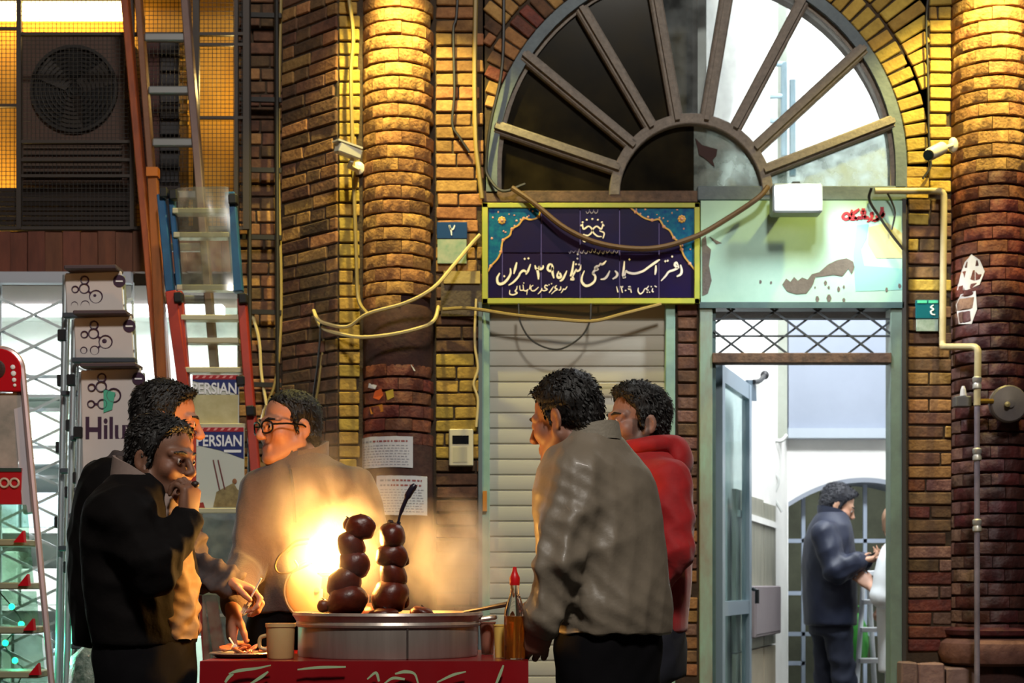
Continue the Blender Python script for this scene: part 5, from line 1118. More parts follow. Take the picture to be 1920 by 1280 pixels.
MB().lathe([(0, .002), (Rb * .93, .003), (Rb * .955, .008), (Rb * .955, 80 * sc), (0, 80 * sc)], bc, 24).build('liquid', Ma, bt, smooth=True)
MB().lathe([(Rb * .46, 138 * sc), (Rb * .48, 140 * sc), (Rb * .5, 152 * sc), (Rb * .35, 158 * sc), (Rb * .22, 165 * sc), (Rb * .18, 172 * sc), (0, 173 * sc)], bc, 18).build('cap', mat('red_cap', '#c8141a', .35), bt, smooth=True)
def cup(px, Y, w_, h_, m, lab):
    c = W(px, 0, Y); c.z = TZ + .001; r_ = w_ / 2 * Y / F; h2 = h_ * Y / F; t = thing('plastic_cup', c, lab, 'cup')
    MB().lathe([(0, 0), (r_ * .75, 0), (r_, h2), (r_ * 1.06, h2), (r_ * 1.06, h2 - .004), (r_ * .95, h2 - .006), (r_ * .7, .004), (0, .004)], c, 20).build('wall', m, t, smooth=True)
    MB().lathe([(0, h2 * .7), (r_ * .88, h2 * .7)], c, 20).build('contents', mat('cup_contents', '#8a5a2a', .4), t)
cup(938, 4.38, 26, 62, mat('yellow_plastic_cup', '#d9b45a', .4), 'pale yellow plastic cup just left of the bottle')
cup(984, 4.42, 28, 66, mat('amber_cup', '#c88a3c', .4), 'amber plastic cup behind the bottle by the leather jacket')
cup(914, 4.62, 30, 60, mat('brown_cup', '#8a5a4a', .4), 'brown beaker right of the steel pan')
tr = thing('metal_tray', W(455, 1238, 4.42), 'shallow tray of beetroot slices at the left end of the table', 'tray'); tc = W(455, 0, 4.42); tc.z = TZ + .001
MB().lathe([(0, 0), (.075, 0), (.092, .010), (.096, .011), (.092, .014), (.07, .005), (0, .005)], tc, 28).build('dish', M_steel, tr, smooth=True)
rs = random.Random(31)
for k in range(16):
    a = rs.uniform(0, 2 * PI); r_ = rs.uniform(.0, .062); c = tc + Vector((r_ * math.cos(a) * 1.1, r_ * math.sin(a), .011 + .006 * (k // 6) + rs.uniform(0, .004)))
    M = Matrix.Rotation(rs.uniform(-.5, .5), 4, 'X') @ Matrix.Rotation(rs.uniform(-.6, .6), 4, 'Y')
    MB().lathe([(0, -.003), (.017, -.003), (.019, 0), (.017, .003), (0, .003)], c, 12, M).build('beet_slice', mat('beet_slice', '#a53a22', .3, col2='#c98a5a', scale=30, amt=.9), smooth=True, label='thin orange-red beetroot slice lying in the heap on the tray', cat='beet slice', group='beetroot slices heaped on the tray')
def fork(p, q, lab):
    p, q = Vector(p), Vector(q); d_ = (q - p).normalized(); t = thing('plastic_fork', p, lab, 'fork')
    MB().tube([q, p + d_ * .03], .0028, 8).build('handle', mat('white_fork', '#dcd6d0', .4), t)
    r_ = d_.cross(Vector((0, 1, 0))).normalized(); b = MB(); b.beam(p + d_ * .03, p + d_ * .018, .014, .003)
    for k in (-1, 0, 1): b.beam(p + d_ * .018 + r_ * .005 * k, p + r_ * .005 * k, .0024, .0024)
    b.build('tines', MATS['white_fork'], t, kind='stuff')
fork(W(446, 1222, 4.44), W(430, 1196, 4.48), 'white plastic fork held over the tray by the man with glasses')
fork(W(454, 1150, 4.52), W(490, 1084, 4.50), 'white plastic fork held in the outstretched brightly lit hand')
# ---- steam over the pan
def steam(c, r, dens, seed, lab, col=(1, .97, .93, 1), M=None):
    b = MB().ball(c, r, 20, 12); o = b.build('steam', None, label=lab, cat='steam', kind='stuff', loc=c)
    m = bpy.data.materials.new('steam_haze'); m.use_nodes = True; nt = m.node_tree; nt.nodes.clear(); L = nt.links.new
    out = nd(nt, 'ShaderNodeOutputMaterial'); v = nd(nt, 'ShaderNodeVolumeScatter'); v.inputs['Color'].default_value = col; v.inputs['Anisotropy'].default_value = .2
    tc_ = nd(nt, 'ShaderNodeTexCoord'); mp = nd(nt, 'ShaderNodeMapping'); mp.inputs['Scale'].default_value = tuple(1 / a_ for a_ in r); L(tc_.outputs['Object'], mp.inputs[0])
    gr = nd(nt, 'ShaderNodeTexGradient', gradient_type='SPHERICAL'); L(mp.outputs[0], gr.inputs[0])
    m3 = nd(nt, 'ShaderNodeMapping'); m3.inputs['Location'].default_value = (seed, seed * 2.3, 0); m3.inputs['Scale'].default_value = (1, 1, .6); L(tc_.outputs['Object'], m3.inputs[0])
    ns = nd(nt, 'ShaderNodeTexNoise'); ns.inputs['Scale'].default_value = 9; ns.inputs['Detail'].default_value = 4; ns.inputs['Distortion'].default_value = .8; L(m3.outputs[0], ns.inputs['Vector'])
    mr = nd(nt, 'ShaderNodeMapRange'); mr.inputs[1].default_value = .36; mr.inputs[2].default_value = .72; L(ns.outputs['Fac'], mr.inputs[0])
    x1 = nd(nt, 'ShaderNodeMath', operation='MULTIPLY'); L(gr.outputs['Fac'], x1.inputs[0]); L(mr.outputs[0], x1.inputs[1])
    x2 = nd(nt, 'ShaderNodeMath', operation='MULTIPLY'); L(x1.outputs[0], x2.inputs[0]); x2.inputs[1].default_value = dens; L(x2.outputs[0], v.inputs['Density'])
    L(v.outputs[0], out.inputs['Volume']); o.data.materials.append(m); return o
steam(W(622, 960, 4.68), (.24, .14, .26), 7.0, 1.0, 'warm steam drifting up before the chest of the man with glasses')
steam(W(632, 1046, 4.47), (.20, .18, .20), 6.5, 9.0, 'added haze making the glow halo round the burning gas lantern')  # haze ball added to give the lantern its glare halo
steam(W(850, 1050, 4.72), (.23, .16, .21), 18.0, 5.0, 'pale steam drifting from the right side of the pan')
# ============================================================ PEOPLE
class Field:
    """distance field on a rectilinear grid; surface() turns its zero level into one smooth mesh"""
    def __init__(s, xs, ys, zs):
        s.x, s.y, s.z = [np.asarray(a, np.float32) for a in (xs, ys, zs)]; s.v = np.full((len(s.x), len(s.y), len(s.z)), 1e3, np.float32)
    def sub(s, lo, hi, m):
        sl = []
        for a, l, h in zip((s.x, s.y, s.z), lo, hi):
            i, j = np.searchsorted(a, l - m), np.searchsorted(a, h + m)
            if j - i < 1: return None
            sl.append(slice(i, j))
        return tuple(sl), s.x[sl[0]][:, None, None], s.y[sl[1]][None, :, None], s.z[sl[2]][None, None, :]
    def op(s, lo, hi, f, k=.01, mode='u', m=.04):
        q = s.sub(lo, hi, m + k)
        if q is None: return
        sl, X_, Y_, Z_ = q; d = f(X_, Y_, Z_).astype(np.float32); a = s.v[sl]
        if mode == 'u': h = np.clip(.5 + .5 * (a - d) / k, 0, 1); s.v[sl] = a * (1 - h) + d * h - k * h * (1 - h)
        else: d = -d; h = np.clip(.5 - .5 * (a - d) / k, 0, 1); s.v[sl] = a * (1 - h) + d * h + k * h * (1 - h)
    def cap(s, a, b, ra, rb, k=.01, mode='u'):
        a, b = np.array(a, float), np.array(b, float); r = max(ra, rb); ba = b - a; L2 = max(1e-9, float(ba @ ba))
        def f(X_, Y_, Z_):
            px, py, pz = X_ - a[0], Y_ - a[1], Z_ - a[2]; t = np.clip((px * ba[0] + py * ba[1] + pz * ba[2]) / L2, 0, 1)
            return np.sqrt((px - t * ba[0]) ** 2 + (py - t * ba[1]) ** 2 + (pz - t * ba[2]) ** 2) - (ra + (rb - ra) * t)
        s.op(np.minimum(a, b) - r, np.maximum(a, b) + r, f, k, mode)
    def chain(s, pts, rs, k=.01):
        for i in range(len(pts) - 1): s.cap(pts[i], pts[i + 1], rs[i], rs[i + 1], k)
    def ell(s, c, r, M=None, k=.01, mode='u'):
        c = np.array(c, float); r = np.array(r, float); R_ = np.eye(3) if M is None else np.array(M)[:3, :3]
        def f(X_, Y_, Z_):
            p = (X_ - c[0], Y_ - c[1], Z_ - c[2]); q = [p[0] * R_[0, i] + p[1] * R_[1, i] + p[2] * R_[2, i] for i in range(3)]
            k0 = np.sqrt(sum((q[i] / r[i]) ** 2 for i in range(3))); k1 = np.sqrt(sum((q[i] / r[i] ** 2) ** 2 for i in range(3))) + 1e-9
            return k0 * (k0 - 1) / k1
        s.op(c - r.max(), c + r.max(), f, k, mode)
    def loft(s, rows, th, k=.02, p=2.4, shrink=0.):
        """upright body of elliptical slices: rows of (z, cx, cy, half width, half depth)"""
        R_ = np.array(sorted(rows)); z0, z1 = R_[0, 0], R_[-1, 0]; fx, fy = math.cos(th), math.sin(th)
        def f(X_, Y_, Z_):
            zc = np.clip(Z_, z0, z1); cx_, cy_, a, b = [np.interp(zc, R_[:, 0], R_[:, i]) for i in (1, 2, 3, 4)]; a = a - shrink; b = b - shrink
            dx, dy = X_ - cx_, Y_ - cy_; u = np.abs(dx * fy - dy * fx) / a; w = np.abs(dx * fx + dy * fy) / b
            d = ((u ** p + w ** p) ** (1 / p) - 1) * np.minimum(a, b); e = np.maximum(Z_ - z1, z0 - Z_)
            return np.where(e > 0, np.sqrt(np.maximum(d, 0) ** 2 + e ** 2) + np.minimum(d, 0) * 0 , np.maximum(d, e))
        m = R_[:, 3:].max() + .02
        s.op((R_[:, 1].min() - m, R_[:, 2].min() - m, z0 - .02), (R_[:, 1].max() + m, R_[:, 2].max() + m, z1 + .02), f, k)
    def plane(s, pt, n, k=.004):
        """cut away what lies beyond the plane"""
        d = (s.x[:, None, None] - pt[0]) * n[0] + (s.y[None, :, None] - pt[1]) * n[1] + (s.z[None, None, :] - pt[2]) * n[2]
        h = np.clip(.5 - .5 * (s.v - d) / k, 0, 1); s.v = (s.v * (1 - h) + d * h + k * h * (1 - h)).astype(np.float32)
    def surface(s):
        v = s.v; ins = v < 0; nx, ny, nz = v.shape
        cor = [ins[i:nx - 1 + i, j:ny - 1 + j, l:nz - 1 + l] for i in (0, 1) for j in (0, 1) for l in (0, 1)]
        cnt = sum(c.astype(np.int8) for c in cor); act = (cnt > 0) & (cnt < 8); I, J, L_ = np.nonzero(act); n = len(I)
        idx = np.full(act.shape, -1, np.int32); idx[I, J, L_] = np.arange(n)
        acc = np.zeros((n, 3)); w = np.zeros(n); E = []
        for i in (0, 1):
            for j in (0, 1): E += [((0, i, j), (1, i, j)), ((i, 0, j), (i, 1, j)), ((i, j, 0), (i, j, 1))]
        for a, b in E:
            va, vb = v[I + a[0], J + a[1], L_ + a[2]], v[I + b[0], J + b[1], L_ + b[2]]; m = (va < 0) != (vb < 0)
            t = np.where(m, va / np.where(m, va - vb, 1), 0)
            for c in range(3): acc[:, c] += np.where(m, a[c] + t * (b[c] - a[c]), 0)
            w += m
        acc /= w[:, None]; G = np.stack([I, J, L_], 1) + acc
        P = np.stack([np.interp(G[:, c], np.arange(len(ax)), ax) for c, ax in enumerate((s.x, s.y, s.z))], 1)
        F_ = []
        for ax in range(3):
            o1, o2 = [(1, 2), (2, 0), (0, 1)][ax]; A_ = [slice(1, -1)] * 3; A_[ax] = slice(0, -1); B_ = list(A_); B_[ax] = slice(1, None)
            a, b = ins[tuple(A_)], ins[tuple(B_)]; e = np.array(np.nonzero(a != b)).T; off = np.ones(3, int); off[ax] = 0; e = e + off
            fl_ = a[a != b]; q = []
            for d1, d2 in ((0, 0), (1, 0), (1, 1), (0, 1)):
                c = e.copy(); c[:, o1] -= d1; c[:, o2] -= d2; q.append(idx[c[:, 0], c[:, 1], c[:, 2]])
            q = np.stack(q, 1); q[fl_] = q[fl_]; q[~fl_] = q[~fl_][:, ::-1]; F_.append(q)
        F_ = np.concatenate(F_); F_ = F_[(F_ >= 0).all(1)]; return P, F_
def arr_mesh(name, P, Fq, m, org=(0, 0, 0), col=None, relax=1):
    if relax:
        for _ in range(relax):
            acc = np.zeros_like(P); w = np.zeros(len(P))
            for a, b in ((0, 1), (1, 2), (2, 3), (3, 0)):
                np.add.at(acc, Fq[:, a], P[Fq[:, b]]); np.add.at(acc, Fq[:, b], P[Fq[:, a]]); np.add.at(w, Fq[:, a], 1); np.add.at(w, Fq[:, b], 1)
            P = P * .5 + acc / np.maximum(w, 1)[:, None] * .5
    me = bpy.data.meshes.new(name); n, k = len(P), len(Fq)
    me.vertices.add(n); me.vertices.foreach_set('co', (P - np.array(org)).astype(np.float32).ravel())
    me.loops.add(k * 4); me.loops.foreach_set('vertex_index', Fq.astype(np.int32).ravel())
    me.polygons.add(k); me.polygons.foreach_set('loop_start', np.arange(0, k * 4, 4, dtype=np.int32)); me.polygons.foreach_set('loop_total', np.full(k, 4, np.int32))
    me.polygons.foreach_set('use_smooth', np.ones(k, bool)); me.update(calc_edges=True)
    if col is not None:
        ca = me.color_attributes.new('Col', 'FLOAT_COLOR', 'POINT'); ca.data.foreach_set('color', np.concatenate([col, np.ones((n, 1))], 1).astype(np.float32).ravel())
    if m: me.materials.append(m)
    return me
def normals(P, Fq):
    fn = np.cross(P[Fq[:, 2]] - P[Fq[:, 0]], P[Fq[:, 3]] - P[Fq[:, 1]]); N = np.zeros_like(P)
    for i in range(4): np.add.at(N, Fq[:, i], fn)
    return N / (np.linalg.norm(N, axis=1, keepdims=True) + 1e-9)
def rng_grid(zones, lo, hi, fine, coarse):
    """grid line with fine spacing inside the zones and coarse outside"""
    out = [lo]; 
    while out[-1] < hi:
        z = out[-1]; out.append(z + (fine if any(a <= z <= b for a, b in zones) else coarse))
    return np.array(out)
def V3(*a): return np.array(a, float)
def head_axes(th, pitch=0., roll=0.):
    M = Matrix.Rotation(th - PI / 2, 3, 'Z') @ Matrix.Rotation(pitch, 3, 'X') @ Matrix.Rotation(roll, 3, 'Y'); return np.array(M)     # columns: right, forward, up
M_skin = mat('skin', '#ffffff', .55, attr='Col', col2='#f0e6e2', scale=60, amt=.5, bump=.05, bscale=220)
M_hair = mat('black_hair', '#0b0908', .55, col2='#17120f', scale=60, amt=.8, bump=.7, bscale=90, stretch=(1, 1, .3))
SKIN = V3(.40, .205, .125)
def head_field(F_, H, R_, s, jaw=1., k0=.016):
    def g(p): return H + R_ @ (np.array(p) * s)
    def E(c, r, k=.014, mode='u', M=None): F_.ell(g(c), np.array(r) * s, R_ if M is None else R_ @ M, k * s, mode)
    def Cp(a, b, ra, rb, k=.01, mode='u'): F_.cap(g(a), g(b), ra * s, rb * s, k * s, mode)
    E((0, -.012, .038), (.073, .094, .082)); E((0, .030, -.036), (.056 * jaw, .060, .084), .02)
    for q in (-1, 1):
        Cp((q * .057 * jaw, .0, -.052), (q * .018, .074, -.100), .019, .017, .03); E((q * .040, .058, -.026), (.026, .026, .026), .02)
        Cp((q * .012, .088, .022), (q * .046, .070, .020), .011, .010, .014)
        E((q * .031, .100, .000), (.017, .016, .012), .012, 's')
        E((q * .031, .078, .000), (.0150, .0140, .0125), .003)
        Cp((q * .017, .0890, .0085), (q * .046, .0790, .0055), .0035, .0035, .005); Cp((q * .018, .0875, -.0085), (q * .044, .0780, -.008), .003, .003, .005)
        E((q * .0115, .103, -.033), (.0085, .010, .008), .006)
        E((q * .077, -.010, -.008), (.0075, .021, .033), .006, M=np.array(Matrix.Rotation(q * .35, 3, 'Z'))); E((q * .083, -.004, -.008), (.005, .011, .020), .004, 's')
        E((q * .075, .004, -.036), (.007, .009, .012), .006)
    Cp((0, .088, .016), (0, .1135, -.028), .0085, .0115, .010); E((0, .106, -.034), (.0115, .010, .008), .006)
    E((0, .078, -.100), (.022, .018, .016), .018)
    Cp((-.019, .0880, -.0625), (.019, .0880, -.0625), .0058, .0058, .008); Cp((-.016, .0880, -.0735), (.016, .0880, -.0735), .0068, .0068, .008)
    E((0, .099, -.068), (.022, .006, .0018), .003, 's')
def head_colour(P, H, R_, s, stubble=0., base_=SKIN):
    q = ((P - H) @ R_) / s; x, y, z = q.T; C_ = np.repeat(base_[None], len(P), 0)
    near = (np.abs(x) < .12) & (np.abs(z) < .16) & (np.abs(y) < .16)
    lip = np.exp(-((z + .068) / .010) ** 2 - (x / .022) ** 2) * (y > .08); C_ = C_ * (1 - .55 * lip[:, None]) + V3(.30, .10, .08) * .55 * lip[:, None]
    ck = np.exp(-((z + .02) / .03) ** 2 - ((np.abs(x) - .04) / .025) ** 2) * (y > .03); C_ *= 1 + ck[:, None] * V3(.10, -.06, -.08)
    es = np.exp(-(z / .016) ** 2 - ((np.abs(x) - .031) / .02) ** 2) * (y > .06); C_ *= 1 - .22 * es[:, None]
    if stubble:
        b = ((z < -.045 + .25 * np.maximum(0, .05 - y)) & (y > -.03) & (z > -.13)) * np.clip((-.035 - z) / .03 + 0 * y, 0, 1); b = b * (1 - np.clip(lip * 2, 0, 1)) * near
        side = ((np.abs(x) > .045) & (y < .045) & (y > -.005) & (z < .01) & (z > -.1)) * 1.0; b = np.maximum(b, side * .8) * near
        C_ = C_ * (1 - stubble * b[:, None]) + V3(.035, .026, .022) * stubble * b[:, None]
    return C_
def hand(F_, w, d, n, t, curl=(.5, .8, .5), s=1., spread=.16, thumb=.5, r=1.):
    """palm, four unequal fingers and a thumb; d along the hand, n out of the palm, t towards the thumb"""
    w = np.array(w, float); d, n, t = [np.array(a, float) / np.linalg.norm(a) for a in (d, n, t)]; n = n - d * (n @ d); n /= np.linalg.norm(n); t = t - d * (t @ d) - n * (t @ n); t /= np.linalg.norm(t)
    kn = []
    for q, (o, l) in enumerate(((.031, .088), (.0105, .092), (-.0105, .088), (-.031, .080))):
        kp = w + (d * l + t * o) * s; kn.append(kp); F_.cap(w + (t * o * .55 + d * .008) * s, kp, .0165 * s * r, .0115 * s * r, .012)
    F_.ell(w + d * .048 * s, V3(.040, .052, .0155) * s, np.stack([t, d, n], 1), .012)
    for q, (kp, Ls) in enumerate(zip(kn, ((.040, .026, .021), (.045, .030, .022), (.041, .028, .022), (.032, .021, .019)))):
        a = 0.; p = kp; dr = d + t * spread * (1.5 - q) / 1.5; dr /= np.linalg.norm(dr); cu = curl[q] if isinstance(curl[0], (tuple, list)) else curl
        for i in range(3):
            a += cu[i]; e = p + (dr * math.cos(a) + n * math.sin(a)) * Ls[i] * s; F_.cap(p, e, (.0098, .0088, .0080)[i] * s * r, (.0088, .0080, .0066)[i] * s * r, .004); p = e
    b = w + (t * .024 + d * .022 + n * .004) * s; m_ = b + (t * .026 + d * .028 + n * .012 * thumb * 2) * s; e = m_ + (t * .010 * (1 - thumb) + d * .028 + n * .022 * thumb) * s; f = e + (d * .022 + n * .014 * thumb - t * .004 * thumb) * s
    F_.cap(w + t * .008 * s + d * .01 * s, b, .018 * s, .016 * s, .01); F_.cap(b, m_, .0150 * s, .0118 * s, .008); F_.cap(m_, e, .0115 * s, .0100 * s, .004); F_.cap(e, f, .0100 * s, .0080 * s, .004)
def folds(P, N, amp, seed, f=30., regions=(), fb=.16):
    """cloth folds: wandering ridges, stronger in the given (point, radius, gain) regions"""
    rs = np.random.RandomState(seed); x, y, z = P.T; out = np.zeros(len(P)); g = np.full(len(P), fb)
    for c, r, k in regions: g += k * np.exp(-(((P - np.array(c)) ** 2).sum(1)) / r ** 2)
    for i in range(4):
        d = rs.normal(size=3); d[2] *= .8; d /= np.linalg.norm(d); fr = f * (.7 + .5 * i); w1, w2 = rs.normal(size=3) * 7, rs.normal(size=3) * 11
        u = P @ d * fr + 1.6 * np.sin(P @ w1 + rs.rand() * 6) + .9 * np.sin(P @ w2 + rs.rand() * 6)
        out += (1 - np.abs(np.sin(u * .5)) * 2) * (.6, .5, .35, .25)[i]
    return P + N * (out * amp * np.minimum(g, 1.4))[:, None]
def garment(name, F_, m, root, amp, seed, f=30., regions=(), relax=2, fb=.16):
    P, Fq = F_.surface(); N = normals(P, Fq)
    if amp: P = folds(P, N, amp, seed, f, regions, fb)
    o = bpy.data.objects.new(name, arr_mesh(name, P, Fq, m, base(root), relax=relax)); COL.objects.link(o); o.parent = root
    return o
def collar(name, root, c, th, rx, ry, h, flare, m, gap=.5, tilt=0., t=.006):
    """band round the neck, open in front"""
    b = MB(); n = 26; fwd = Vector((math.cos(th), math.sin(th), 0)); rt = Vector((math.sin(th), -math.cos(th), 0)); vs = []; c = Vector(c)
    for i in range(n + 1):
        a = PI / 2 + gap + (2 * PI - 2 * gap) * i / n; u = rt * math.cos(a) + fwd * math.sin(a); e = rt * (rx * math.cos(a)) + fwd * (ry * math.sin(a)); up = Vector((0, 0, h)) - fwd * 0; dz = Vector((0, 0, -tilt * math.sin(a)))
        hh = 1 - .35 * max(0, math.sin(a)); b0 = c + e + dz; b1 = c + e + u * flare + up * hh + dz
        vs += [b0, b1, b1 - u * t, b0 - u * t]
    b.add(vs, [(4*i+k, 4*i+(k+1) % 4, 4*i+4+(k+1) % 4, 4*i+4+k) for i in range(n) for k in range(4)] + [(0,3,2,1), (4*n, 4*n+1, 4*n+2, 4*n+3)])
    return b.build(name, m, root, smooth=True, merge=False)
def person(sp):
    Y = sp['Y']; th = sp['th']; fwd = V3(math.cos(th), math.sin(th), 0); rt = V3(math.sin(th), -math.cos(th), 0); up = V3(0, 0, 1)
    s = sp.get('s', 1.); H = np.array(W(*sp['head'], Y + sp.get('hy', 0))); R_ = head_axes(sp['hth'], sp.get('pitch', 0), sp.get('roll', 0))
    rows = []
    for py, cxp, a, b, *e in sp['torso']:
        y = Y + (e[0] if e else 0); c = W(cxp, py, y); rows.append((c.z, c.x, c.y, a, b))
    rows.sort(); hem = rows[0][0]; pel = V3(rows[0][1], rows[0][2], .93 * s)
    org = Vector((pel[0], pel[1], 0)); root = bpy.data.objects.new('person', None)
    fine = sp.get('res', .0045)
    sh = {}; arms = {}
    for q, nm in ((1, 'R'), (-1, 'L')):
        A_ = sp[nm]; S_, E_, W_ = [np.array(W(*p_)) for p_ in A_['j']]; arms[nm] = (S_, E_, W_)
    hip = {q: pel + rt * q * .085 for q in (1, -1)}; an = {q: V3(*(pel[:2] + rt[:2] * q * .10 + fwd[:2] * (sp.get('step', .06) * q)), .085) for q in (1, -1)}; kn = {q: (hip[q] + an[q]) / 2 + fwd * .03 + up * .02 for q in (1, -1)}
    # ---- body: one continuous surface
    pts = [H] + [p_ for t in arms.values() for p_ in t] + list(an.values()) + [pel]; lo = np.min(pts, 0) - .17; hi = np.max(pts, 0) + .17
    hz_ = [(H[2] - .15 * s, H[2] + .14 * s)]; hx_ = [(H[0] - .13, H[0] + .13)]; hy_ = [(H[1] - .13, H[1] + .13)]
    for nm in arms:
        if sp[nm].get('hand', 1): w_ = arms[nm][2]; hz_.append((w_[2] - .15, w_[2] + .15)); hx_.append((w_[0] - .15, w_[0] + .15)); hy_.append((w_[1] - .15, w_[1] + .15))
    lo[2] = .0; hi[2] = H[2] + .15; B = Field(rng_grid(hx_, lo[0], hi[0], fine, fine * 2.2), rng_grid(hy_, lo[1], hi[1], fine, fine * 2.2), rng_grid(hz_, lo[2], hi[2], fine, fine * 3))
    nb = np.array([rows[-1][1], rows[-1][2], rows[-1][0]])
    B.loft([r for r in rows], th, .03, shrink=.035); B.loft([(.80, pel[0], pel[1], .15, .11), (hem + .1, rows[0][1], rows[0][2], .15, .11)], th, .03)
    B.cap(nb - up * .05, H + R_ @ V3(0, -.022, -.065) * s, .058 * s, .052 * s, .03); head_field(B, H, R_, s, sp.get('jaw', 1.))
    for nm in arms:
        S_, E_, W_ = arms[nm]; B.cap(S_, E_, .046, .038, .02); B.cap(E_, W_, .038, .026, .015); A_ = sp[nm]
        if A_.get('hand', 1):
            d_ = A_.get('d'); d_ = np.array(d_, float) if d_ is not None else W_ - E_
            hand(B, W_, d_, A_['n'], A_['t'], A_.get('curl', (.5, .8, .5)), .96 * s, A_.get('spread', .16), A_.get('thumb', .5))
    for q in (1, -1): B.cap(hip[q], kn[q], .072, .05, .03); B.cap(kn[q], an[q], .048, .034, .02); B.cap(an[q] - up * .03, an[q] + fwd * .13 - up * .045, .036, .026, .03)
    P, Fq = B.surface(); col = head_colour(P, H, R_, s, sp.get('stubble', 0), sp.get('skin', SKIN))
    me = arr_mesh('person', P, Fq, M_skin, org, col, 1); root = bpy.data.objects.new('person', me); COL.objects.link(root); root.location = org
    tag(root, sp['label'], 'person')
    # ---- eyes, brows
    g = lambda p_: Vector(H + R_ @ (np.array(p_) * s))
    if sp.get('eyes', 1):
        for q in (-1, 1):
            e = MB().ball(g((q * .031, .0795, .000)), .0128 * s, 12, 8).build('eye', mat('eye_white', '#b8aca4', .2), root, smooth=True)
            MB().ball(g((q * .031, .0890, .000)), .0052 * s, 10, 6).build('iris', mat('dark_iris', '#120a07', .15), e, smooth=True)
            MB().tube([g((q * .012, .0955, .0215)), g((q * .028, .0930, .0255)), g((q * .048, .0795, .0225))], [.0035 * s, .0048 * s, .0025 * s], 7).build('eyebrow', M_hair, root, smooth=True)
    # ---- hair
    hr = sp.get('hair')
    if hr:
        f_ = sp.get('hres', .005); Fh = Field(np.arange(H[0] - .15, H[0] + .15, f_), np.arange(H[1] - .15, H[1] + .15, f_), np.arange(H[2] - .16, H[2] + .18, f_))
        v = hr.get('vol', 1.); Fh.ell(g((0, -.016, .042)), V3(.0795, .1005, .0875 + .004 * v) * s * (1 + .02 * v), R_, .02)
        Fh.ell(g((0, -.055, -.02)), V3(.062, .050, .060) * s, R_, .03)
        for c, r_ in hr.get('add', ()): Fh.ell(g(c), np.array(r_) * s, R_, .02)
        hl = hr.get('line', .062)
        Fh.plane(np.array(g((0, .052, hl))), R_ @ V3(0, .80, -.60), .008)          # forehead
        Fh.plane(np.array(g((0, .012, -.01))), R_ @ V3(0, .45, -.89), .010) if hr.get('temple', 1) else None
        Fh.plane(np.array(g((0, -.06, hr.get('nape', -.075)))), R_ @ V3(0, .2, -.98), .01)
        for q in (-1, 1):
            if hr.get('burn', 1): Fh.cap(g((q * .068, .022, .03)), g((q * .069, .014, -.012)), .010 * s, .007 * s, .012)
        P, Fq = Fh.surface(); N = normals(P, Fq); L_ = (P - H) @ R_ / s; rs = np.random.RandomState(sp.get('seed', 3)); t_ = np.zeros(len(P))
        for i in range(5):
            w = rs.normal(size=3) * V3(70, 40, 40); t_ += np.sin(L_ @ w + rs.rand() * 6 + 2 * np.sin(L_ @ (rs.normal(size=3) * 25)))
        P = P + N * (t_ * .0013 * hr.get('rough', 1.))[:, None]
        o = bpy.data.objects.new('hair', arr_mesh('hair', P, Fq, hr.get('m', M_hair), org, relax=1)); COL.objects.link(o); o.parent = root
        rs = random.Random(sp.get('seed', 3)); sb_ = MB(); n_t = int(1100 * hr.get('tuft', 1.))
        sel = [rs.randrange(len(P)) for _ in range(n_t)]
        for i_ in sel:
            p_, nn_ = P[i_], N[i_]; l_ = L_[i_]
            if l_[2] < -.055: continue
            fl_ = R_ @ V3(l_[0] * 6 + rs.uniform(-.5, .5), -.35 + (l_[1] * 5 if l_[1] > .03 else l_[1] * 6) + rs.uniform(-.4, .4), -.25 - .8 * (l_[2] < .06) + rs.uniform(-.3, .3)); fl_ = fl_ - nn_ * (fl_ @ nn_); fl_ /= np.linalg.norm(fl_) + 1e-9
            sd_ = np.cross(nn_, fl_); ln_ = rs.uniform(.012, .026) * s * hr.get('len', 1.); w_ = rs.uniform(.002, .004)
            q0 = p_ - nn_ * .002; q1 = p_ + fl_ * ln_ * .5 + nn_ * rs.uniform(.003, .006); q2 = p_ + fl_ * ln_ + nn_ * rs.uniform(.0, .006)
            sb_.add([q0 - sd_ * w_, q0 + sd_ * w_, q1 + sd_ * w_ * .8, q1 - sd_ * w_ * .8, q2], [(0, 1, 2, 3), (3, 2, 4)])
        if sb_.v: sb_.build('hair_strands', hr.get('m', M_hair), o, merge=False, kind='stuff')
    # ---- jacket or jumper
    cr = sp.get('cres', .0085); pts = [p_ for t in arms.values() for p_ in t]; lo = np.minimum(np.min(pts, 0), np.array([min(r[1] - .22 for r in rows), min(r[2] - .22 for r in rows), hem])) - .08; hi = np.maximum(np.max(pts, 0), np.array([max(r[1] + .22 for r in rows), max(r[2] + .22 for r in rows), rows[-1][0]])) + .1
    J_ = Field(np.arange(lo[0], hi[0], cr), np.arange(lo[1], hi[1], cr), np.arange(hem - .03, hi[2] + .03, cr)); J_.loft(rows, th, .03, sp.get('sq', 2.3)); reg = list(sp.get('reg', ()))
    for nm in arms:
        S_, E_, W_ = arms[nm]; ra = sp.get('sleeve', (.078, .062, .050)); cf = E_ + (W_ - E_) * sp[nm].get('cuff', .93)
        J_.cap(S_, E_, ra[0], ra[1], .035); J_.cap(E_, cf, ra[1], ra[2], .02); reg += [(E_, .14, .9), (cf, .09, .6), (S_, .10, .5)]
        if sp[nm].get('ribs', 1):
            u = (cf - E_) / np.linalg.norm(cf - E_); J_.cap(cf - u * .012, cf + u * .010, ra[2] * .98, ra[2] * .94, .006)
    jk = garment(sp['top_name'], J_, sp['top'], root, sp.get('amp', .006), sp.get('seed', 1), sp.get('ff', 30.), reg, sp.get('rlx', 2), sp.get('fb', .16))
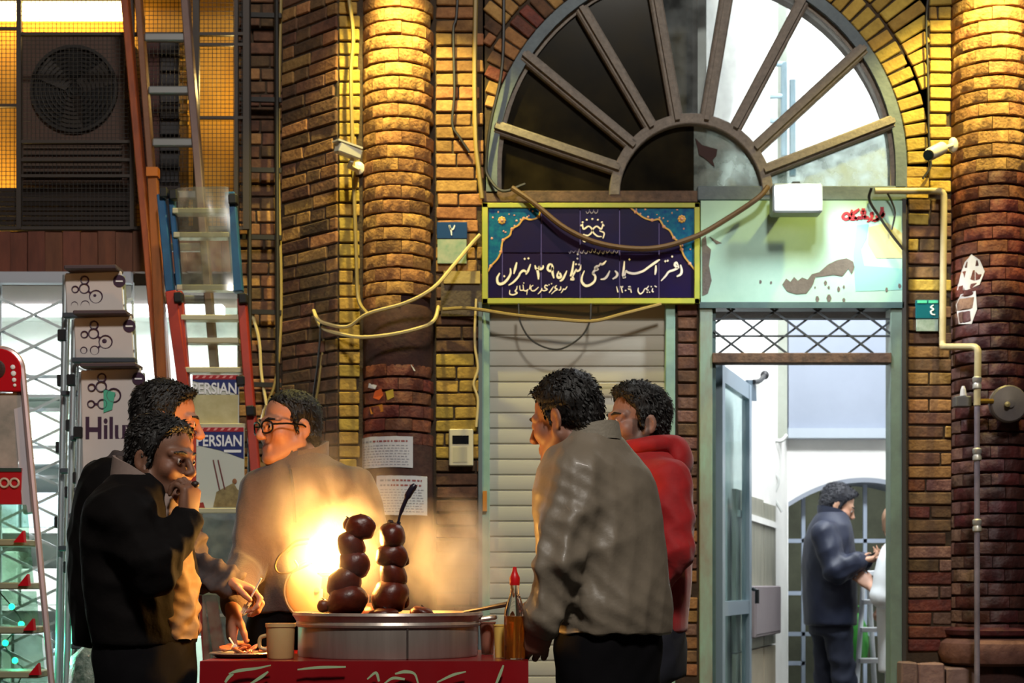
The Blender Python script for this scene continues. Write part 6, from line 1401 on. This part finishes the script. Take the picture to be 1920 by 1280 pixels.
    # ---- trousers and shoes
    T_ = Field(np.arange(pel[0] - .34, pel[0] + .34, .013), np.arange(pel[1] - .34, pel[1] + .34, .013), np.arange(.05, hem + .16, .013))
    T_.loft([(.80, pel[0], pel[1], .165, .125), (.92, pel[0], pel[1], sp.get('hipw', .17), .13), (hem + .12, rows[0][1], rows[0][2], min(.165, rows[0][3] - .012), min(.12, rows[0][4] - .012))], th, .03)
    for q in (1, -1): T_.cap(hip[q] - up * .02, kn[q], .094, .072, .03); T_.cap(kn[q], an[q] + up * .0, .072, .060, .03)
    garment('trousers', T_, sp['legs'], root, .008, 5, 60., [(kn[1], .2, .7), (kn[-1], .2, .7), (pel, .2, .5)], 2)
    for q in (1, -1):
        S2 = Field(np.arange(an[q][0] - .2, an[q][0] + .2, .010), np.arange(an[q][1] - .2, an[q][1] + .2, .010), np.arange(-.0, .16, .010))
        S2.cap(an[q] - fwd * .04 - up * .035, an[q] + fwd * .10 - up * .045, .048, .044, .02); S2.cap(an[q] + fwd * .10 - up * .045, an[q] + fwd * .155 - up * .05, .042, .034, .02); S2.plane((0, 0, .006), (0, 0, -1.), .004)
        P, Fq = S2.surface(); o = bpy.data.objects.new('shoe', arr_mesh('shoe', P, Fq, mat('black_shoe', '#14110f', .4), org)); COL.objects.link(o); o.parent = root
    return dict(root=root, H=H, R=R_, g=g, nb=nb, th=th, rows=rows, arms=arms, fwd=fwd, rt=rt, hem=hem)

M_dark_trs = mat('black_trousers', '#070608', .9, col2='#0c0a0e', scale=12, bump=.1, spec=.15)
# 1 --- man in the leather jacket, seen from behind on the right
M_leather = mat('taupe_leather', '#7f7363', .47, col2='#6b6154', scale=6, amt=.6, bump=.12, bscale=60, coat=.05)
a = person(dict(label='man in a taupe leather jacket seen from behind, looking down at the stall', Y=4.46, th=math.radians(138), head=(1060, 786), hth=math.radians(150), pitch=-.24, s=1.02, res=.0045, jaw=1.05, skin=V3(.24, .108, .068),
    torso=[(1190, 1142, .190, .155), (1130, 1142, .198, .16), (1060, 1132, .200, .158), (980, 1124, .205, .155), (920, 1118, .205, .145), (880, 1114, .185, .13), (850, 1108, .145, .11), (826, 1106, .105, .095), (808, 1100, .075, .08)],
    R=dict(j=((1140, 908, 4.58), (1120, 1040, 4.72), (1040, 1120, 4.76)), n=(-1, 0, -.3), t=(0, 0, 1), curl=(.5, .9, .6)),
    L=dict(j=((1082, 898, 4.34), (1046, 1050, 4.27), (1020, 1165, 4.28)), n=(.2, .9, .1), t=(-1, .2, .2), d=(-.35, .25, -.9), curl=(.7, 1.0, .7), cuff=.97),
    sleeve=(.086, .072, .060), top=M_leather, top_name='leather_jacket', legs=M_dark_trs, amp=.011, ff=62., seed=4, sq=2.5, reg=[(W(1150, 1170, 4.35), .16, .8), (W(1080, 960, 4.3), .12, .6), (W(1060, 1130, 4.3), .1, .5)],
    hair=dict(vol=1.0, line=.066, nape=-.085, rough=1.2, add=[((0, .070, .084), (.050, .030, .026)), ((0, -.066, .03), (.066, .046, .072))])))
collar('collar', a['root'], a['nb'] + V3(.010, -.004, -.052), a['th'], .092, .094, .052, -.010, mat('grey_beige_collar', '#8a8171', .7, col2='#746c5f', scale=50, bump=.2), gap=.55, tilt=.026, t=.012)
e = MB(); h_ = a['hem']
# 2 --- man in the red hooded jumper behind him
M_redj = mat('red_jersey', '#a8060c', .75, col2='#8c0509', scale=30, bump=.1, sheen=.2)
a = person(dict(label='bearded young man in a red hooded jumper behind the leather jacket', Y=4.98, th=math.radians(165), head=(1195, 794), hth=math.radians(-160), pitch=.02, s=1.0, stubble=.72, skin=V3(.27, .145, .105),
    torso=[(1185, 1212, .15, .13), (1120, 1212, .165, .14), (1040, 1214, .185, .145), (960, 1218, .20, .14), (900, 1220, .195, .13), (868, 1218, .16, .115), (846, 1212, .10, .09), (834, 1208, .07, .075)],
    R=dict(j=((1210, 900, 5.17), (1190, 1020, 5.22), (1130, 1090, 5.15)), n=(0, 0, -1), t=(0, 1, 0)),
    L=dict(j=((1252, 905, 4.82), (1262, 1030, 4.76), (1216, 1112, 4.78)), n=(0, 1, 0), t=(0, 0, 1), hand=1, d=(-.8, .2, -.5), curl=(.4, .6, .4)),
    sleeve=(.080, .068, .052), top=M_redj, top_name='hooded_jumper', legs=mat('dark_jeans', '#14141c', .8, col2='#1d1e2a', scale=20), amp=.008, seed=9, ff=66.,
    hair=dict(vol=1.0, line=.060, nape=-.06, rough=1., add=[((0, .05, .090), (.060, .042, .030)), ((0, .0, .094), (.068, .075, .036))])))
Fh = Field(np.arange(-.25, .25, .009) + a['nb'][0], np.arange(-.25, .25, .009) + a['nb'][1], np.arange(-.18, .14, .009) + a['nb'][2])
nb, fw_, rt_ = a['nb'], a['fwd'], a['rt']
for k in range(12):
    t0, t1 = -2.3 + 4.6 * k / 12, -2.3 + 4.6 * (k + 1) / 12; q = lambda t: nb + rt_ * .100 * math.sin(t) - fw_ * (.092 * math.cos(t) + .006) + V3(0, 0, -.012 + .014 * math.cos(t))
    Fh.cap(q(t0), q(t1), .024, .024, .02)
Fh.ell(nb - fw_ * .118 + V3(0, 0, -.055), (.080, .040, .065), np.stack([rt_, fw_, V3(0, 0, 1)], 1), .03)
garment('hood', Fh, M_redj, a['root'], .006, 3, 60.)
# 3 --- stall keeper with glasses
M_knit = mat('mauve_brown_knit', '#54443e', .9, col2='#463833', scale=90, amt=.6, bump=.25, bscale=160, sheen=.2)
a = person(dict(label='man with dark-rimmed glasses in a brown zip jumper behind the stall', Y=5.16, th=math.radians(-103), head=(543, 802), hth=math.radians(-142), pitch=-.04, s=1.02, res=.0045, jaw=1.12, stubble=.12, skin=V3(.40, .18, .105),
    torso=[(1148, 560, .180, .14), (1090, 565, .178, .145), (1010, 570, .185, .145), (950, 574, .20, .14), (905, 577, .195, .13), (880, 577, .16, .115), (860, 573, .095, .085), (846, 570, .068, .072)],
    R=dict(j=((489, 922, 5.14), (462, 1058, 5.02), (438, 1140, 4.62)), n=(.8, .3, .2), t=(.3, -.5, -.6), d=(-.06, -.10, -1.), curl=((.3, .9, .6), (.35, .9, .6), (.5, .9, .6), (.7, .9, .6)), thumb=.55, cuff=.90),
    L=dict(j=((664, 915, 5.18), (706, 1035, 5.10), (676, 1110, 4.96)), n=(0, 0, -1), t=(-1, 0, 0), curl=(.5, .8, .5)),
    sleeve=(.076, .064, .050), top=M_knit, top_name='zip_jumper', legs=M_dark_trs, amp=.008, seed=12, ff=60., fb=.3,
    hair=dict(vol=-.4, line=.070, nape=-.05, rough=.5, tuft=.5)))
collar('collar', a['root'], a['nb'] + V3(0, .004, -.028), a['th'], .082, .084, .058, .0, M_knit, gap=.12, tilt=.014, t=.008)
zp = MB(); c = [np.array(W(*p_)) for p_ in ((544, 880, 5.03), (548, 905, 5.015), (551, 940, 5.008), (553, 980, 5.004))]; zp.tube([Vector(p_) for p_ in c], .005, 6); zp.build('zip', mat('dark_zip', '#2a2422', .4, metal=.4), a['root'])
gl = MB(); g = a['g']
for q in (-1, 1):
    cc = g((q * .033, .106, -.002)); M = Matrix([list(v) for v in a['R']]).to_4x4(); n_ = 20; pts = [cc + M.to_3x3() @ Vector((math.copysign(abs(math.cos(t)) ** .75, math.cos(t)) * .0275, -.010 * abs(math.cos(t)) * (1 if math.cos(t) * q > 0 else 0), math.copysign(abs(math.sin(t)) ** .75, math.sin(t)) * .020)) for t in [2 * PI * k / n_ for k in range(n_ + 1)]]
    gl.tube(pts, .0030, 6); gl.tube([g((q * .060, .097, .006)), g((q * .079, .055, .007)), g((q * .082, .0, .004)), g((q * .080, -.02, -.006))], .0032, 6)
gl.tube([g((-.007, .109, .002)), g((0, .112, .005)), g((.007, .109, .002))], .0026, 6)
gl.build('glasses', mat('black_rim', '#0c0a0a', .3), a['root'], smooth=True)
# 4 --- stooping man in front at the left, eating
M_coat = mat('black_brown_jacket', '#0d0909', .85, col2='#080606', scale=10, bump=.15, bscale=60, spec=.15)
a = person(dict(label='man in a dark jacket and pale shirt lifting food to his mouth at the left', Y=4.40, th=math.radians(-14), head=(303, 861), hth=math.radians(-26), pitch=-.12, s=1.0, res=.0045, stubble=.25, skin=V3(.19, .088, .052),  # skin darkened for the shadow on his face
    torso=[(1208, 273, .19, .125), (1150, 269, .20, .135), (1090, 266, .205, .14), (1020, 259, .21, .135), (970, 257, .21, .125), (935, 259, .19, .11), (912, 264, .14, .10), (894, 262, .085, .085), (884, 268, .065, .07)],
    R=dict(j=((234, 965, 4.24), (288, 1066, 4.17), (350, 974, 4.26)), n=(-.75, .35, .3), t=(-.1, .5, .9), d=(.12, .12, .98), curl=((.9, 1.1, .6), (.95, 1.1, .6), (1.0, 1.1, .7), (1.1, 1.1, .7)), thumb=.7, cuff=.90, spread=.08),
    L=dict(j=((268, 965, 4.58), (300, 1090, 4.62), (318, 1150, 4.45)), n=(-1, 0, 0), t=(0, 0, 1), hand=1, d=(.3, -.6, -.5)),
    sleeve=(.085, .070, .054), top=M_coat, top_name='jacket', legs=M_dark_trs, amp=.010, seed=21, ff=64.,
    hair=dict(vol=.5, line=.070, nape=-.07, rough=.9, add=[((0, .04, .086), (.055, .045, .026))])))
M_shirt = mat('pale_mauve_shirt', '#8d7a72', .8, col2='#77665f', scale=40)
collar('shirt_collar', a['root'], a['nb'] + V3(.0, .0, -.040), a['th'], .084, .092, .054, -.006, M_shirt, gap=.35, tilt=.034, t=.008)
B_ = Field(np.arange(-.02, .26, .008) + W(300, 0, 4.4).x, np.arange(-.18, .2, .008) + 4.40, np.arange(a['hem'] + .01, W(0, 1010, 4.4).z, .008))
B_.loft([(r[0], r[1] + .012 * a['fwd'][0], r[2] + .012 * a['fwd'][1], r[3] * (.62 if i < 3 else .45 if i < 4 else .3), r[4] + .010) for i, r in enumerate(a['rows'][:-3])], a['th'], .01)
garment('open_front', B_, mat('beige_lining', '#8c7358', .75, col2='#70593f', scale=14, bump=.1), a['root'], .013, 8, 85., fb=.8)
S_ = Field(np.arange(-.25, .26, .008) + W(300, 0, 4.4).x, np.arange(-.22, .22, .008) + 4.40, np.arange(W(0, 1015, 4.4).z, W(0, 900, 4.4).z, .008))
S_.loft([(r[0], r[1] + .012 * a['fwd'][0], r[2] + .012 * a['fwd'][1], r[3] * .40, r[4] + .008) for r in a['rows'][3:-1]], a['th'], .01)
garment('shirt_front', S_, M_shirt, a['root'], .006, 6, 80., fb=.6)
MB().ball(W(366, 908, 4.27), (.012, .011, .010), 12, 8).build('beet_morsel', mat('dark_morsel', '#2a1a12', .5), smooth=True, label='dark morsel of beetroot held at the mouth of the man in the dark jacket', cat='morsel')
# 5 --- taller man behind him, reaching over the tray
M_back_shade = mat('near_black_back_shade', '#0b0808', .85, col2='#070505', scale=10, bump=.1, spec=.15)  # near-black for the shade on the tall man's back
M_brown = mat('mauve_brown_sleeve', '#463c3b', .8, col2='#352d2d', scale=14, bump=.12, bscale=70)
a = person(dict(label='tall man in a dark coat behind the eating man, reaching out with a fork', Y=4.84, th=math.radians(12), head=(312, 790), hth=math.radians(8), pitch=-.14, s=1.0, skin=V3(.42, .19, .11), stubble=.2,
    torso=[(1210, 258, .22, .17), (1140, 256, .225, .18), (1060, 253, .23, .18), (980, 250, .235, .17), (920, 248, .225, .15), (885, 250, .18, .13), (862, 258, .12, .11), (846, 268, .075, .08)],
    R=dict(j=((318, 940, 4.66), (356, 1066, 4.62), (425, 1092, 4.56)), n=(0, -.35, -1), t=(.2, -.9, .3), d=(.92, -.05, -.34), curl=((.5, 1.0, .5), (.6, 1.0, .6), (.7, 1.0, .6), (.8, 1.0, .6)), thumb=.6, cuff=.96),
    L=dict(j=((260, 930, 5.06), (270, 1060, 5.10), (330, 1120, 5.10)), n=(0, 0, -1), t=(0, 1, 0)),
    sleeve=(.078, .066, .052), top=M_brown, top_name='jacket', legs=mat('brown_trousers', '#5d463c', .8, col2='#4a382f', scale=12), amp=.012, seed=33, ff=95., fb=.8, rlx=1,
    hair=dict(vol=.7, line=.068, nape=-.08, rough=1.1, add=[((0, .076, .080), (.038, .026, .026)), ((0, .03, .086), (.06, .06, .030))])))
Fb = Field(np.arange(-.36, .12, .010) + W(258, 0, 4.84).x, np.arange(-.33, .33, .010) + 4.84, np.arange(a['hem'] - .02, a['nb'][2] + .08, .010))
Fb.loft([(r[0], r[1] - .008, r[2], r[3] + .020, r[4] + .016) for r in a['rows'][:-1]], a['th'], .02); Fb.plane((W(300, 0, 4.84).x, 4.84, 1), (1., 0, 0), .01)
garment('shaded_back', Fb, M_back_shade, a['root'], .010, 2, 60., fb=.4)  # back in shadow, built as a near-black shell over the brown jacket
# 6 --- man with a telephone inside the passage
M_puff = mat('navy_quilt', '#232a3f', .55, col2='#1a2032', scale=10, bump=.1)
a = person(dict(label='man in a navy quilted jacket reading his telephone inside the bright passage', Y=9.30, th=math.radians(4), head=(1570, 948), hth=math.radians(-8), pitch=-.42, s=1.02, res=.009, hres=.008, cres=.012, skin=V3(.50, .29, .19),
    torso=[(1172, 1557, .205, .15), (1120, 1556, .21, .155), (1060, 1554, .215, .155), (1010, 1554, .21, .14), (985, 1556, .19, .12), (968, 1559, .12, .10), (958, 1562, .08, .085)],
    R=dict(j=((1545, 1000, 9.10), (1568, 1072, 9.04), (1608, 1052, 9.02)), n=(-.2, 0, 1), t=(0, 1, .2), d=(1, .1, .2), curl=(.5, .8, .5), cuff=.96),
    L=dict(j=((1560, 1000, 9.50), (1590, 1068, 9.46), (1620, 1052, 9.18)), n=(-.2, 0, 1), t=(0, -1, .2), d=(1, -.1, .2)),
    sleeve=(.082, .072, .060), top=M_puff, top_name='quilted_jacket', legs=mat('dark_blue_jeans', '#262c3e', .8, col2='#1b2030', scale=14), amp=.009, seed=41, ff=80.,
    hair=dict(vol=1.4, line=.06, nape=-.06, m=mat('blue_black_hair', '#15161d', .5, col2='#22242e', scale=60, bump=.4), add=[((0, .05, .09), (.055, .05, .03))])))
collar('collar', a['root'], a['nb'] + V3(0, 0, -.055), a['th'], .088, .094, .070, .0, M_puff, gap=.4, tilt=.02, t=.012)
ph = MB().beam(W(1626, 1046, 9.08), W(1644, 1034, 9.08), .07, .010, up=(0, .1, 1)).build('telephone', mat('phone_black', '#15161a', .3), label='dark telephone held by the man in the navy jacket', cat='telephone')
# 7 --- person in white, half behind the door jamb
a = person(dict(label='person in a white T-shirt half hidden by the right door jamb', Y=9.05, th=math.radians(150), head=(1682, 985), hth=math.radians(55), s=.98, res=.010, hres=.009, cres=.012, skin=V3(.55, .34, .25),
    torso=[(1260, 1692, .18, .13), (1180, 1690, .18, .13), (1100, 1688, .185, .135), (1050, 1690, .19, .13), (1028, 1690, .14, .11), (1014, 1688, .07, .075)],
    R=dict(j=((1700, 1050, 9.20), (1704, 1110, 9.25), (1670, 1130, 9.2)), n=(0, 0, -1), t=(0, 1, 0), cuff=.2),
    L=dict(j=((1668, 1055, 8.90), (1652, 1118, 8.88), (1632, 1098, 9.0)), n=(0, 1, 0), t=(0, 0, 1), cuff=.12, d=(-.6, .3, .6)),
    sleeve=(.076, .066, .060), top=mat('white_cotton', '#dfe4e6', .8, col2='#cfd6da', scale=8), top_name='t_shirt', legs=mat('pale_trousers', '#c9d0d6', .8), amp=.005, seed=51,
    hair=dict(vol=.2, line=.07, m=mat('sandy_hair', '#9a7a64', .7, col2='#86684f', scale=50), rough=.3, tuft=.2)))

# ============================================================ THINGS INSIDE THE PASSAGE
gr = thing('window_grille', (XE(1600), 10.1, 0), 'pale grey iron grille filling the arched opening of the passage', 'grille')
M_gr = mat('pale_grille', '#9aa6b8', .5)
for px in (1483, 1517, 1635, 1700): MB().beam((XE(px), 10.1, .0), (XE(px), 10.1, ZE(1010) if px == 1483 else ZE(903)), .024, .02).build('upright', M_gr, gr)
for py, x0, x1 in ((1012, 1478, 1760), (1112, 1478, 1520), (1190, 1478, 1760), (1246, 1478, 1520)): MB().beam((XE(x0), 10.1, ZE(py)), (XE(x1), 10.1, ZE(py)), .026, .02).build('crossbar', M_gr, gr)
lw = thing('white_stepladder', (XE(1640), 9.5, 0), 'white stepladder standing beside the man in the navy jacket', 'ladder')
M_wl = mat('white_ladder_paint', '#d5dadf', .4)
for a_, b_ in (((1620, 1074, 9.45), (1606, 1290, 9.3)), ((1690, 1074, 9.45), (1704, 1290, 9.3)), ((1628, 1074, 9.5), (1640, 1290, 9.8)), ((1684, 1074, 9.5), (1672, 1290, 9.8))):
    p, q = foot_line(a_, b_); MB().tube([p, q], .016, 8).build('rail', M_wl, lw)
for k, py in enumerate((1074, 1128, 1180, 1238, 1290)): MB().beam(W(1618 - k * 3, py, 9.44 - k * .035), W(1692 + k * 3, py, 9.44 - k * .035), .03, .08).build('tread', M_wl, lw, bevel=.004)
gb = thing('green_bag', W(1604, 1290, 9.75), 'bright green bag hanging behind the white stepladder', 'bag')
b = MB(); b.lathe([(0, -.16), (.07, -.155), (.085, -.05), (.075, .06), (.045, .13), (.02, .15), (0, .15)], W(1604, 1195, 9.75), 16); b.jit(.006); b.build('body', mat('leaf_green_plastic', '#3fa03a', .4, col2='#2d7a2c', scale=12), gb, smooth=True)
MB().ring(W(1604, 1145, 9.75), .035, .005, seg=14).build('handle', mat('leaf_green_plastic', '#3fa03a', .4), gb)
sb = thing('passage_cabinet', (on_wall(1422) + nn * .1), 'grey metal box fixed low on the marble of the passage wall', 'cabinet')
p, q = on_wall(1392) + nn * .045, on_wall(1442) + nn * .045
zt, zb = CZ + (1096 - 1098) * p.y / F, CZ + (1096 - 1196) * p.y / F
MB().beam((p + q) / 2 + Vector((0, 0, zb)), (p + q) / 2 + Vector((0, 0, zt)), (q - p).length, .05, up=nn).build('body', mat('mauve_grey_box', '#857d80', .5, col2='#776f72', scale=5), sb, bevel=.006)
MB().beam((p + q) / 2 + nn * .022 + Vector((0, 0, zb + .02)), (p + q) / 2 + nn * .022 + Vector((0, 0, zt - .02)), (q - p).length - .04, .012, up=nn).build('door', mat('mauve_grey_box', '#857d80', .5), sb)
pc_ = on_wall(1402) + nn * .02
pst = thing('wall_mount', pc_ + Vector((0, 0, CZ + (1096 - 735) * pc_.y / F)), 'dark blue bracket hanging from the white passage wall', 'bracket')
def ow(px, py, e=.015): q_ = on_wall(px) + nn * e; return Vector((q_.x, q_.y, CZ + (1096 - py) * q_.y / F))
MB().add([ow(1398, 712), ow(1412, 712), ow(1414, 752), ow(1398, 750), ow(1398, 712, .0), ow(1412, 712, .0), ow(1414, 752, .0), ow(1398, 750, .0)], [(0,1,2,3),(7,6,5,4),(0,4,5,1),(1,5,6,2),(2,6,7,3),(3,7,4,0)]).build('plate', mat('slate_plate', '#3d4f5c', .5), pst)
MB().tube(smoothline([ow(1406, 716, .02), ow(1414, 714, .03), ow(1424, 704, .03)], 5), .014, 8).build('arm', M_capb, pst)
MB().ball(ow(1424, 703, .03), .026, 10, 7).build('head', M_capb, pst, smooth=True)
fr_ = thing('pipe_frame', W(1480, 215, 9.3), 'grey steel pipe frame high in the passage seen through the fanlight', 'frame')
M_pf = mat('steel_blue_pipe', '#7d929c', .4, metal=.3)
for px, y0, y1 in ((1470, 118, 292), (1486, 150, 330)): MB().tube([W(px, y0, 9.3), W(px, y1, 9.3)], .020, 8).build('post', M_pf, fr_)
for py in (120, 180, 226): MB().tube([W(1400, py, 9.3), W(1472, py, 9.3)], .016, 8).build('rung', M_pf, fr_)
